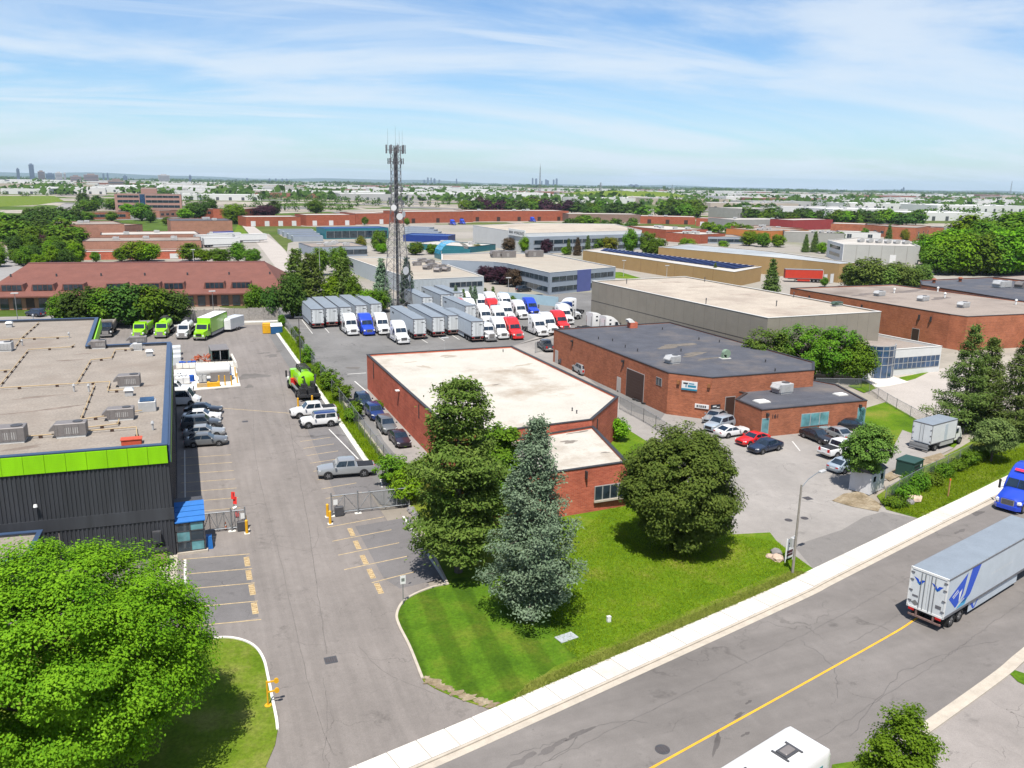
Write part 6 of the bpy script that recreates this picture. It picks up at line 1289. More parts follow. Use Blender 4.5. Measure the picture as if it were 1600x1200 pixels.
# machine tool hall
BK = shell('white_hall', 'large white hall with sign board and grey office front', [(739, 352), (822, 364.5), (1003, 360), (962, 350), (830, 348.5)], 8.8, WHITW, ROOFT, COPW, par=.3)
i = facing(BK, .1, -1); p, q = face(BK, i); lw = (q-p).length
panel(BK, i, 0, lw*.99, 0, 7.4, GREYP, 'office_front', -.02, 3.0); e2 = (q-p).normalized(); n2 = Vector((e2.y, -e2.x))
for z0_ in (1.0, 4.2):
    b = MB(); a_ = p+n2*3.02+e2*2; c_ = p+n2*3.02+e2*(lw*.97); b.prism([a_, c_, c_+n2*.1, a_+n2*.1], z0_, z0_+1.6); w_ = b.build('window', GL, BK)
    for k in range(12): t_ = k/12; b = MB(); a2 = a_.lerp(c_, t_)+n2*.1; b.prism([a2, a2+e2*.25, a2+e2*.25+n2*.06, a2+n2*.06], z0_, z0_+1.6); b.build('mullion', FRAME, w_)
il = facing(BK, -1, -.4); p, q = face(BK, il); lw = (q-p).length
pa, pb = along(BK, il, 796, 358)[0], along(BK, il, 829, 362)[0]; s0, s1 = sorted((pa, pb)); s1 = min(s1, lw-.2)
mid_ = (p.lerp(q, ((s0+s1)/2)/lw))+Vector((BK.location.x, BK.location.y)); e2 = (q-p).normalized()
sg = thing('hall_sign', 'white sign board lettered MAKINO on the white hall', 'sign', (mid_.x, mid_.y, 8.4), math.atan2(e2.y, e2.x)); wS = (s1-s0)/2
b = MB(); b.box(-wS, wS, -.5, -.15, -1.4, 1.6); b.build('board', WHITEP, sg)
cu = bpy.data.curves.new('lettering', 'FONT'); cu.body = 'MAKINO'; cu.size = 2.0; cu.extrude = .02; cu.align_x = 'CENTER'; oo = bpy.data.objects.new('lettering', cu); COL.objects.link(oo); me = bpy.data.meshes.new_from_object(oo.evaluated_get(bpy.context.evaluated_depsgraph_get())); bpy.data.objects.remove(oo)
me.materials.clear(); me.materials.append(INK); oo = bpy.data.objects.new('lettering', me); COL.objects.link(oo); oo.parent = sg; oo.location = (wS*.38, -.53, -.6); oo.rotation_euler = (math.pi/2, 0, 0); sx_ = (wS*1.05)/max(me.vertices, key=lambda v: v.co.x).co.x/2; oo.scale = (sx_, 1, 1)
b = MB()
for k in range(3): b.box(-wS*.9+k*wS*.16, -wS*.79+k*wS*.16, -.53, -.5, -.5, .6)
b.build('mark', INK, sg); b = MB(); b.tube((-wS*.26, -.53, .05), (-wS*.26, -.5, .05), .5, None, 14); b.build('ring_mark', INK, sg)
# tan halls with solar roof
BS = shell('tan_hall', 'long tan hall with dark blue solar panels on its roof', [(911, 391), (1147, 425), (1190, 417), (942, 387.5)], 4.7, TAN, ROOFP, COPW, par=.2)
SOL = mat('solar_cell', (.008, .016, .085), .45, .3, .4); sa = thing('solar_array', 'dark blue solar panel rows covering the tan hall roof', 'solar panels', at(1040, 405, 4.6)); q0, q1, q2, q3 = [at(*k, 4.62) for k in ((938, 391.5), (1148, 420.5), (1180, 416), (945, 388.2))]
for r_ in range(30):
    t0 = r_/30; t1 = (r_+.93)/30; b = MB(sa.location); a0, a1 = q0.lerp(q1, t0), q0.lerp(q1, t1); c0_, c1_ = q3.lerp(q2, t0), q3.lerp(q2, t1)
    b.loft([[a0, a1+Vector((0, 0, .22)), c1_+Vector((0, 0, .22)), c0_], [a0+Vector((0, 0, .06)), a1+Vector((0, 0, .28)), c1_+Vector((0, 0, .28)), c0_+Vector((0, 0, .06))]]); b.build('panel_row', SOL, sa)
i = facing(BS, -1, -.3); 
for k in range(1, 9): p, q = face(BS, i); l_ = (q-p).length*k/9; panel(BS, i, l_, l_+.3, 0, 4.7, mat('tan_joint', (.25, .16, .07), .9), 'panel_joint', -.02, .03)
BT = shell('tan_hall', 'tan hall with pale roof behind the solar roof', [(1029, 386), (1254, 406), (1312, 412), (1336, 410.5), (1200, 392), (1077, 381)], 6.2, TAN, mat('grey_blue_roof', (.22, .235, .25), .8, .2, .08, fine=.1, tint=(.32, .33, .33)), COPW, par=.2)
i = facing(BT, 0, -1); 
for x_ in (1290, 1300): s, _ = along(BT, facing(BT, -.4, -1, True), x_, 432); door(BT, facing(BT, -.4, -1, True), s-.8, s+.8, 3.0, DOCK)
rt_ = make_trailer(12.0, 'red_container', False, False); repaint(rt_, 'trailer_side', mat('container_red', (.36, .03, .015), .6, .1, 1)); place(rt_, (1272, 441), (1236, 440)); tag(rt_, 'red container trailer parked beside the tan hall', 'container')
# buildings to the left
blk('pink brick warehouse with blank wall beside the curving road', (97, 374), (196, 372), 351, 32, PINKB, ROOFG, feat=[('units', 2)])
blk('pink brick wing right of the blank pink warehouse', (196, 371), (224, 369), 352, 30, PINKB, ROOFG, feat=[('win', 2, .2, .5)])
blk('pink brick hall with blank wall beside the grass strip', (268, 367), (364, 366), 345, 30, PINKB, ROOFD, feat=[('units', 3)])
blk('low hall with pale roof and pink wall behind the red roofed building', (130, 390), (315, 388), 377, 24, PINKB, ROOFG, feat=[('units', 4)])
blk('hall with cream roof and thin brown wall behind low pink hall', (158, 377), (313, 375), 367, 26, PINKB, ROOFP, feat=[('units', 2)])
blk('low red brick units with white doors right behind the red roof', (130, 406), (292, 404), 394, 9, BRK_RED, ROOFP, feat=[('dock', 4)])
blk('two storey brown brick office left of the big pink office', (128, 343), (204, 342), 332, 14, BRK_BRN, ROOFG, feat=[('band', [(.3, .7)], .1, .9)])
blk('small pale brick office among trees behind the pink warehouses', (250, 340), (282, 339), 329, 14, PINKB, ROOFG, feat=[('win', 4, .3, .6)])
blk('two storey red brick office behind the blank pink hall', (315, 341), (356, 340), 327, 16, REDW, ROOFG, feat=[('win', 5, .45, .75)])
blk('red brick office at the concrete driveway', (377, 342), (415, 338), 327, 22, REDW, ROOFG, feat=[('win', 4, .45, .75)])
# long pink office of four storeys
PO = blk('big four storey pink office with dark window bands', (181, 333.4), (285, 333.7), 303, 30, mat('pink_precast', (.30, .17, .145), .8, .08, .2), ROOFG, 'office_building', feat=[('band', [(.04, .16), (.30, .44), (.56, .70), (.82, .94)], .04, .36), ('band', [(.04, .16), (.30, .44), (.56, .70), (.82, .94)], .46, .97), ('col', .37, .45, GLB)])
p = at(236, 330); b = shell('roof_plant_room', 'pink plant room on top of the big pink office', None, hfrom(p, 298, 236), mat('pink_precast', (.3, .17, .145)), ROOFG, COPD, 'plant room', world=[at(222, 322), at(247, 322), at(247, 318), at(222, 318)])
# red brick rows
for lb, f0, f1, yt, dp, w, ft in (('bright red brick row at the left with white dock doors', (385, 354), (470, 353), 339, 22, REDW, [('dock', 4)]), ('bright red brick row in the middle with white dock doors', (479, 353), (555, 352), 336, 24, REDW, [('dock', 3)]),
        ('bright red brick row left of the tower', (556, 351), (609, 350), 333.5, 24, REDW, [('dock', 2)]), ('long bright red brick row right of the tower', (626, 349), (739, 347), 331, 26, REDW, [('dock', 3, DOORB)]), ('long bright red brick row behind the white hall', (729, 346), (888, 345), 329.5, 26, REDW, [('dock', 5, DOORB), ('units', 4)]),
        ('taupe brick row right of the long red row', (888, 347), (1000, 348), 334, 26, BROWNB, [('dock', 4, DOORB)]), ('red brick row with white canopies', (1000, 349), (1086, 351), 337.5, 26, REDW, [('dock', 3, DOORB), ('units', 3)]), ('red brick row with white dock doors on the right', (1087, 353), (1146, 355), 340.5, 22, REDW, [('dock', 3)]),
        ('pale taupe hall right of the red rows', (1146, 357), (1236, 356), 343.5, 30, GREYW, [('units', 2)]), ('low red brick hall with cluttered pale roof', (978, 366), (1040, 373), 353, 30, REDW, [('units', 8)]), ('low red brick wing before the cluttered roof', (1040, 377), (1092, 381), 363, 24, REDW, [('units', 5)]),
        ('grey office with sloping canopy and trees before it', (1091, 380), (1163, 381), 369.5, 22, GREYP, [('band', [(.2, .7)], .05, .95), ('units', 2)]), ('orange brick hall left part', (1141, 366), (1200, 371), 353, 30, BRK_ORG, [('units', 4)]), ('orange brick hall with dark sign letters', (1200, 377), (1262, 374), 361, 30, mat('orange_wall', (.40, .15, .045), .8, .06, .3), [('units', 3), ('col', .25, .55, mat('orange_wall', (.40, .15, .045)))]),
        ('dark red hall behind the orange brick hall', (1238, 360), (1300, 358), 344, 20, mat('dark_red_wall', (.22, .03, .03), .8, .1, .3), []), ('bright red painted hall front', (1264, 359), (1296, 357.5), 347, 18, mat('signal_red_wall', (.45, .025, .02), .7, .06, .3), []), ('red and brown hall right of the bright red front', (1297, 364), (1350, 366), 349, 24, BRK_BRN, []),
        ('brown brick hall with regular dark openings on the right', (1350, 368), (1430, 374), 351, 26, BRK_BRN, [('win', 7, .3, .55)]), ('orange brick end block near the wood', (1430, 377), (1452, 373), 356, 18, BRK_ORG, [('win', 3, .15, .7)]), ('long grey roofed hall before the dark red hall', (1224, 378), (1318, 381), 362, 18, GREYW, [('units', 5)])):
    blk(lb, f0, f1, yt, dp, w, ROOFP if 'pale' in lb or 'red' in lb else ROOFG, feat=ft)
BWH = shell('white_office', 'white two storey office corner with grey hall behind it', [(1294, 375), (1319, 382), (1438, 385), (1412, 375), (1340, 371)], 7.4, mat('grey_panel_wall', (.30, .30, .285), .8, .05, .3), ROOFP, COPW)
i = fpx(BWH, 1307, 378.5); p, q = face(BWH, i); lw = (q-p).length; panel(BWH, i, 0, lw, 0, 7.45, WHITEP, 'white_front', -.02, .2)
for z0_ in (1.6, 4.6): window(BWH, i, lw*.2, lw*.85, z0_, z0_+1.6, 3, 1, GL, WHITEP, .3)
i = fpx(BWH, 1380, 384); p, q = face(BWH, i); lw = (q-p).length; panel(BWH, i, lw*.62, lw*.70, .2, 3.6, DOCK, 'dock_door', 0, .1)
for k in range(1, 6): panel(BWH, i, lw*k/6, lw*k/6+.3, 0, 7.3, GREYW, 'panel_joint', -.02, .05)
for k in range(6): rooftop_unit(at(1345+k*14, 378+k*.6, 7.2), '%s from left of six small rooftop units on the grey and white office' % ('first', 'second', 'third', 'fourth', 'fifth', 'sixth')[k], 2.5, 1.8, 1.4, 0, UNITW)
blk('white fronted hall with blue glass corners behind the white office', (1310, 376), (1375, 378), 362, 16, WHITW, ROOFP, feat=[('win', 2, .15, .8)])
blk('grey concrete wall hall behind the wooded corner', (1156, 344), (1222, 343), 326, 40, GREYW, ROOFP, feat=[('dock', 3, DOORB)])
# blue glass complex
blk('blue and teal glass office row behind the pines', (508, 374), (607, 372), 357, 14, mat('teal_wall', (.02, .12, .15), .3, .1, .3), BLUER, 'glass_building', feat=[('band', [(.1, .75)], .02, .98)], cop=BLUER)
blk('dark blue panelled hall right of the tower', (630, 377), (700, 379), 367, 16, mat('cobalt_wall', (.010, .03, .16), .5, .1, .3), BLUER, cop=BLUER); blk('teal glass link building behind the grey roofed units', (640, 389), (735, 395), 382, 22, mat('teal_wall', (.02, .12, .15)), ROOFP, feat=[('units', 3)])
blk('grey low units with teal corner at the lane', (487, 402), (574, 400), 386, 24, GREYP, ROOFG, feat=[('band', [(.2, .7)], .5, 1.0), ('units', 5)])
for k in range(4):
    a0 = at(434+k*17, 377-k*1.5+8); lbl = ('first', 'second', 'third', 'fourth')[k]
    y_ = 372.5-k*3.7; blk('%s blue roofed bay from the front in the stepped blue row at left' % lbl, (458-k*7, y_+5), (505-k*5, y_+4.5), y_, 7, GREYP, BLUER, cop=PALEG)
    y_ = 372-k*3.7; blk('%s blue roofed bay from the front in the stepped row right of tower' % lbl, (632, y_), (692-k*7, y_+1.5), y_-5, 7, GREYP, BLUER, cop=PALEG)
gv = thing('glass_vault', 'curved teal glass entrance vault behind the grey office', 'entrance', at(713, 405)); r_ = 5.0
for k in range(10):
    a0, a1 = math.pi*k/10, math.pi*(k+.93)/10; b = MB(); b.add([(-r_*math.cos(a0)*1.3, 0, 2+r_*math.sin(a0)), (-r_*math.cos(a1)*1.3, 0, 2+r_*math.sin(a1)), (-r_*math.cos(a1)*1.3, 9, 2+r_*math.sin(a1)), (-r_*math.cos(a0)*1.3, 9, 2+r_*math.sin(a0))], [(0, 1, 2, 3)]); b.build('pane', glass('vault_glass', (.03, .2, .32), .1), gv)
b = MB(); b.box(-6.6, 6.6, .1, 9, 0, 2.0); b.prism([(-6, .1), (6, .1), (6, .4), (-6, .4)], 2, 4); b.build('base', mat('teal_wall', (.02, .12, .15)), gv)
# mansard building
e0, e1 = at(-40, 464.5, 3.2), at(447, 457, 3.2); rdg0 = at(22, 410, 8.6); ey = Vector((0, 1, 0)); 
ux_ = (e1-e0).normalized(); uy_ = Vector((-ux_.y, ux_.x, 0)); dR = (rdg0-e0).dot(uy_); 
MR = thing('mansard_building', 'long brick building with big sloping red shingle roof and dormers', 'building', ((e0+e1)/2).to_tuple()[:2]+(0,)); LW = (e1-e0).length; MR.rotation_euler = (0, 0, math.atan2(ux_.y, ux_.x))
SHI = mat('red_shingle_roof', (.130, .052, .040), .9, .14, .4, fine=.2, coord='object'); h2 = LW/2; ov = 1.0
b = MB(); b.box(-h2+1.2, h2-1.2, 1.2, dR*1.75-1.2, 0, 3.25); b.build('wall', BRK_ORG, MR)
b = MB(); B_ = [(-h2, 0, 3.2), (h2, 0, 3.2), (h2, dR*1.75, 3.2), (-h2, dR*1.75, 3.2)]; T_ = [(-h2+5.5, dR*.86, 8.6), (h2-5.5, dR*.86, 8.6), (h2-5.5, dR*.92, 8.6), (-h2+5.5, dR*.92, 8.6)]; b.loft([[(x, y, z-.3) for x, y, z in B_], B_, T_]); b.build('roof', SHI, MR)
b = MB(); b.box(-h2+5.4, h2-5.4, dR*.86-.1, dR*.92+.1, 8.58, 8.75); b.build('ridge_cap', mat('ridge_dark', (.12, .05, .045), .9), MR)
inv = Matrix.Rotation(-MR.rotation_euler.z, 4, 'Z')
for x_, y_ in ((30, 449), (79, 447.5), (126, 446.5), (193, 444.5), (243, 444), (279, 443.5), (341, 441.5), (381, 440.5)):
    v = inv@(at(x_, y_, 4.3)-MR.location); t_ = v.x; sl = 5.4/(dR*.86); yb_ = 1.0/sl*.9; z0_ = 4.0; yy = (z0_-3.2)/sl
    b = MB(); b.loft([[(t_-2.6, yy-.1, z0_), (t_+2.6, yy-.1, z0_), (t_+2.2, yy-.1, z0_+1.55), (t_-2.2, yy-.1, z0_+1.55)], [(t_-2.6, yy+3.2, z0_+.3), (t_+2.6, yy+3.2, z0_+.3), (t_+2.2, yy+3.6, z0_+1.6), (t_-2.2, yy+3.6, z0_+1.6)]]); d = b.build('dormer', SHI, MR)
    for k in range(4): b = MB(); xa = t_-2.05+k*1.04; b.box(xa, xa+.92, yy-.16, yy-.05, z0_+.15, z0_+1.4); b.build('pane', GL, d)
for k in range(24):
    xa = -h2+2.0+k*(LW-4)/24; b = MB(); b.box(xa, xa+1.7, 1.1, 1.25, .2 if k % 3 else .05, 2.6); b.build('window' if k % 3 else 'door', GL if k % 3 else DOORB, MR)
for k in range(7): b = MB(); xa = -h2+4+k*(LW-8)/6; b.tube((xa, dR*.5, 6.0), (xa, dR*.5, 7.0), .2, None, 8); b.build('roof_vent', DKSTEEL, MR)
sheet('street_before_red_roof', px((-200, 500), (120, 492), (450, 482), (470, 494), (420, 503), (-200, 516)), -.02, A_161)
# lanes, roads and grass of the middle distance
sheet('curving_road', [v for v in smooth_line(px((20, 440), (70, 400), (110, 378), (128, 360), (118, 340), (112, 325), (118, 319)), 6)]+smooth_line(px((100, 319), (88, 325), (86, 340), (90, 352), (62, 370), (20, 390), (-60, 425)), 6), -.02, mat('pale_road', (.20, .19, .185), .9, .08, .1))
sheet('field_left', px((-150, 385), (30, 362), (45, 368), (0, 390), (-120, 420)), -.035, SOIL); sheet('meadow_left', px((-200, 322), (0, 306), (85, 306), (100, 314), (60, 320), (-150, 330)), -.035, GRASSD); sheet('grass_strip_left', px((364, 366), (372, 350), (384, 362), (392, 372), (360, 373), (270, 372), (270, 368)), -.03, GRASS)
sheet('left_district_pavement', px((-260, 480), (470, 470), (455, 400), (420, 365), (-100, 372)), -.045, mat('district_paving', (.22, .20, .175), .9, .15, .03, tint=(.07, .09, .02)))
sheet('concrete_lane', px((372, 345), (380, 340), (400, 356), (440, 385), (470, 425), (440, 430), (410, 390)), -.03, mat('pale_paving', (.30, .27, .245)))
sheet('central_pavement', px((440, 470), (990, 470), (1240, 450), (1200, 380), (940, 352), (560, 350), (450, 380)), -.04, mat('district_paving', (.22, .20, .175)))
sheet('lawn_behind_office', px((955, 434), (1010, 437), (970, 425), (958, 425)), -.02, GRASS)
sheet('right_pavement', px((1100, 470), (1240, 460), (1700, 470), (1700, 380), (1250, 350), (1190, 375)), -.042, mat('district_paving', (.22, .20, .175)))
b = MB(); w0 = [at(*k) for k in ((780, 470), (823, 474), (872, 479))]; wl_ = thing('pale_fence', 'pale blue solid fence wall before the grey office', 'fence', w0[0]); b = MB(w0[0])
for a_, c_ in zip(w0, w0[1:]): d_ = (c_-a_).normalized(); n_ = Vector((-d_.y, d_.x, 0))*.1; b.prism([a_-n_, c_-n_, c_+n_, a_+n_], 0, 2.4)
b.build('boards', mat('pale_blue_boards', (.24, .34, .40), .8, .08, .5), wl_)
for k, (x_, y_, c_) in enumerate(((330, 380, 'white'), (350, 377, 'white'), (345, 386, 'white'), (390, 379, 'white'))):
    o = copy_tree(TP); place(o, (x_-14, y_+.5), (x_+16, y_-.5)); repaint(o, 'trailer_side', WHITEP); repaint(o, 'trailer_roof', WHITEP); tag(o, ('white trailer at left', 'white trailer behind', 'nearest white trailer', 'white trailer at right')[k]+' of the group by the pink halls', 'trailer', 'white trailers by the pink halls')
cb = make_trailer(12, 'blue_container', False, False); repaint(cb, 'trailer_side', PAINTS['blue']); repaint(cb, 'trailer_roof', PAINTS['blue']); place(cb, (337, 375), (357, 374)); tag(cb, 'blue container among the white trailers by the pink halls', 'container')
for k, (x_, y_) in enumerate(((711, 352), (726, 351), (836, 347))): put_tractor((x_, y_), -80, 'blue', ('left', 'right', 'third, separate')[k]+' blue tractor before the long red brick rows', group='blue tractors at the red rows')

# ------------------------------------------------------------------ trees of the middle distance
G1 = 'trees before the red roofed building'
for k, (x_, yb, yt, w, lb) in enumerate(((102, 507, 456, 1.15, 'leftmost'), (135, 509, 448, 1.15, 'second'), (170, 511, 447, 1.15, 'third'), (205, 510, 443, 1.2, 'fourth'), (240, 509, 443, 1.15, 'fifth'), (272, 506, 454, 1.15, 'rightmost'))): tree_px('b1' if k % 2 else 'b0', x_, yb, yt, w, 'dark' if k % 2 else 'mid', lb+' dark tree in the row before the red roofed building', G1)
G2 = 'trees around the yard and tower'
for kd, x_, yb, yt, w, m_, lb in (('b0', 400, 492, 442, .8, 'mid', 'tree at the left end of the wooden fence before the yard'), ('b1', 425, 497, 446, .6, 'dark', 'dark tree above the blue bin at the yard corner'), ('b1', 458, 497, 428, .75, 'dark', 'dark round tree behind the five trailers'), ('c1', 465, 470, 388, .9, 'pine', 'large pine left of the lane to the blue units'), ('c1', 487, 480, 395, 1.0, 'pine', 'large pine second from left behind the trailers'),
        ('b2', 520, 485, 425, .8, 'lime', 'light green tree behind the five trailers'), ('c1', 538, 484, 402, 1.0, 'pine', 'broad pine left of the grey metal building'), ('b0', 552, 486, 430, .7, 'mid', 'mid green tree beside the broad pine'), ('b1', 575, 488, 452, 1.0, 'lime', 'bright bush like tree behind the blue tractor'), ('b1', 592, 488, 452, .9, 'mid', 'bushy tree left of the tower base'),
        ('c0', 597, 478, 404, .85, 'blue', 'blue spruce left of the tower'), ('c0', 636, 474, 402, .75, 'blue', 'blue spruce right of the tower'), ('b0', 500, 430, 385, .9, 'mid', 'green tree before the grey low units'), ('b1', 530, 425, 385, .9, 'mid', 'second green tree before the grey low units'), ('b0', 565, 395, 367, .8, 'yellow', 'yellow green tree before the blue glass row'), ('b1', 592, 392, 360, .9, 'mid', 'green tree before the blue glass row'), ('b0', 570, 352, 338, 1, 'mid', 'tree before the middle red brick row'),
        ('b1', 597, 396, 380, 1.2, 'lime', 'light green tree left of the tower at the glass row'), ('b1', 650, 398, 378, 1.4, 'mid', 'green hedge like tree right of the tower'), ('b1', 675, 397, 381, 1.4, 'mid', 'green hedge like tree left of the glass vault'), ('b1', 745, 392, 381, 1.4, 'yellow', 'yellow green tree right of the glass vault'), ('b0', 636, 352, 340, 1, 'mid', 'small tree right of the tower at red row'),
        ('b1', 760, 440, 415, 1.3, 'purple', 'purple leaved tree left in the courtyard of the grey office'), ('b1', 783, 444, 416, 1.3, 'purple', 'purple leaved tree in the middle of the office courtyard'), ('b1', 805, 448, 420, 1.2, 'brownish', 'brownish tree right in the courtyard of grey office'), ('b1', 795, 392, 371, 1.2, 'brownish', 'brown red tree before the white hall'), ('b0', 822, 396, 368, .95, 'lime', 'light green tree before the white hall'), ('b0', 853, 397, 372, .95, 'purple', 'dark purple tree before the white hall'),
        ('c0', 888, 398, 373, .8, 'spruce', 'conifer before the grey front of the white hall'), ('c0', 902, 399, 371, 1.0, 'brownish', 'brownish conifer before the white hall'), ('c0', 918, 396, 368, .8, 'spruce', 'slim conifer before the white hall'), ('b1', 950, 392, 370, 1.5, 'yellow', 'broad yellow green tree right of the white hall'), ('b1', 930, 392, 371, 1.2, 'mid', 'broad green tree right of the white hall'), ('b0', 882, 398, 385, 1.2, 'lime', 'low light bush before the white hall'),
        ('c0', 742, 486, 447, .8, 'blue', 'small blue spruce left in front of the ribbed building'), ('c0', 712, 481, 446, .8, 'blue', 'small blue spruce second before the ribbed building'), ('c0', 724, 483, 452, .9, 'spruce', 'small spruce before the ribbed building'), ('c0', 735, 480, 447, .8, 'blue', 'small blue spruce third before the ribbed building'), ('c0', 758, 478, 450, .8, 'spruce', 'small spruce fourth before the ribbed building'), ('c0', 770, 478, 448, .8, 'spruce', 'small spruce at the right before the ribbed building'), ('b0', 801, 482, 461, .8, 'mid', 'small green tree among the tractors'),
        ('c0', 1116, 440, 411, .8, 'spruce', 'slim spruce at the tan hall behind the beige roof'), ('c0', 1204, 459, 405, 1.0, 'spruce', 'big spruce at the right end of the solar hall'), ('b0', 1288, 448, 432, 1, 'mid', 'green bush beside red container'), ('b0', 985, 398, 355, .7, 'mid', 'left tree at the grey corner right of the white hall'), ('b1', 1012, 400, 362, .8, 'mid', 'second tree at the grey corner right of white hall'), ('b1', 1030, 402, 372, 1, 'mid', 'third tree at the grey corner right of white hall'),
        ('b1', 1072, 392, 372, 1.5, 'lime', 'broad light tree before the grey canopy office'), ('b1', 1130, 388, 376, 1.5, 'lime', 'low light tree right of grey canopy office'), ('b1', 1170, 384, 360, 1.2, 'lime', 'left of the light trees before the orange hall'), ('b1', 1192, 386, 363, 1.2, 'mid', 'second of the light trees before the orange hall'), ('b1', 1215, 386, 366, 1.2, 'lime', 'third of the light trees before the orange hall'), ('c0', 1258, 394, 366, .9, 'spruce', 'left dark conifer at the orange hall end'), ('c0', 1272, 394, 362, .9, 'spruce', 'right dark conifer at the orange hall end'), ('b1', 1284, 396, 378, 1, 'lime', 'light bush beside the two dark conifers'),
        ('c0', 1388, 376, 350, .9, 'spruce', 'dark conifer before the brown openings hall'), ('b0', 1413, 378, 357, .9, 'yellow', 'yellow tree before the brown openings hall'), ('b0', 1350, 376, 355, .8, 'mid', 'green tree at the white glass fronted hall'), ('b1', 1310, 380, 362, 1.2, 'mid', 'green tree left of the white office corner')):
    tree_px(kd, x_, yb, yt, w, m_, lb, G2)
G3 = 'trees around the pink halls at left'
for k in range(26):
    x_ = R.uniform(-15, 130); yb = R.uniform(395, 418); tree_px('b1' if k % 3 else 'b0', x_, yb, yb-R.uniform(18, 34), R.uniform(.8, 1.2), R.choice(['mid', 'dark', 'lime', 'mid']), 'green tree in the grove left of the low pink hall', 'grove left of the low pink hall')
for x_, yb, yt, w, m_, lb in ((215, 408, 380, 1.1, 'lime', 'bright tree before the low red units'), (232, 408, 384, 1.0, 'lime', 'second bright tree before the low red units'), (190, 409, 390, 1, 'mid', 'small tree left of the bright trees'), (150, 410, 396, 1, 'mid', 'low shrub tree before low red units'), (297, 408, 382, 1.0, 'mid', 'green tree at the right end of the low red units'), (320, 410, 392, 1.2, 'lime', 'left hedge tree behind the red roof'), (345, 410, 392, 1.3, 'mid', 'middle hedge tree behind the red roof'), (372, 410, 380, 1.0, 'mid', 'right hedge tree behind the red roof'), (395, 412, 392, 1.0, 'mid', 'last hedge tree at the lane behind the red roof'),
        (50, 390, 355, 1.1, 'mid', 'large round tree at the curving road'), (65, 395, 368, .9, 'purple', 'dark purple tree at the curving road'), (130, 322, 303, 1, 'dark', 'tall dark tree left of the big pink office'), (152, 325, 308, 1, 'dark', 'second dark tree left of the big pink office'), (140, 332, 316, 1.3, 'mid', 'low tree left of the big pink office'), (178, 328, 314, 1, 'mid', 'tree touching the left end of the pink office'), (222, 345, 320, 1.0, 'mid', 'green tree before the middle of pink office'), (200, 334, 321, 1.2, 'lime', 'light bush before the pink office'), (235, 348, 330, .9, 'dark', 'dark tree at the right of the green one before pink office'),
        (120, 345, 330, 1.2, 'dark', 'dark tree left of the two storey brown office'), (135, 346, 334, 1.4, 'mid', 'green bush before the two storey brown office'), (175, 346, 334, 1.2, 'mid', 'green tree before brown office'), (300, 340, 320, 1, 'mid', 'left tree of the clump between pink and red offices'), (312, 342, 318, .9, 'dark', 'right tree of the clump between pink and red offices'), (290, 345, 328, 1.2, 'lime', 'light bush in the clump'), (330, 336, 312, .8, 'dark', 'tall dark tree behind red brick office'), (365, 344, 322, 1, 'lime', 'bright tree at the driveway between red offices'), (367, 350, 330, 1, 'mid', 'lower tree at the driveway between red offices'), (428, 338, 316, 1, 'dark', 'dark tree above the left red row'), (415, 340, 324, 1.2, 'purple', 'purple dark tree above the left red row'), (494, 335, 315, 1.2, 'mid', 'round tree between the left and middle red rows'), (262, 352, 342, 1.2, 'mid', 'small tree left of the blank pink hall')):
    tree_px(R.choice(['b0', 'b1', 'b2']), x_, yb, yt-4, w*R.uniform(1.1, 1.6), m_, lb, G3)
# the wood at the right and its pines
for k in range(30):
    x_ = 1440+ (k*37 % 190); yb = 408+(k*7 % 28); yt = 346-(x_-1440)*.15+R.uniform(-6, 16)+(yb-408)*1.05
    if x_ < 1470: yt += 18
    tree_px('b1' if k % 2 else 'b0', x_, yb, min(yt, yb-22), R.uniform(1.0, 1.35), R.choice(['lime', 'mid', 'mid', 'lime']), 'bright leafy tree in the wood at the right', 'wood at the right')
for k, (x_, yb, yt, w) in enumerate(((1330, 450, 412, 1.1), (1352, 452, 402, 1.2), (1375, 452, 415, 1.3), (1398, 450, 409, 1.2), (1420, 450, 417, 1.3), (1438, 448, 412, 1.1))): tree_px('b1', x_, yb, yt, w, 'pine', ('first', 'second', 'third', 'fourth', 'fifth', 'sixth')[k]+' pine from left in the dark group beside the wood', 'pines beside the wood')
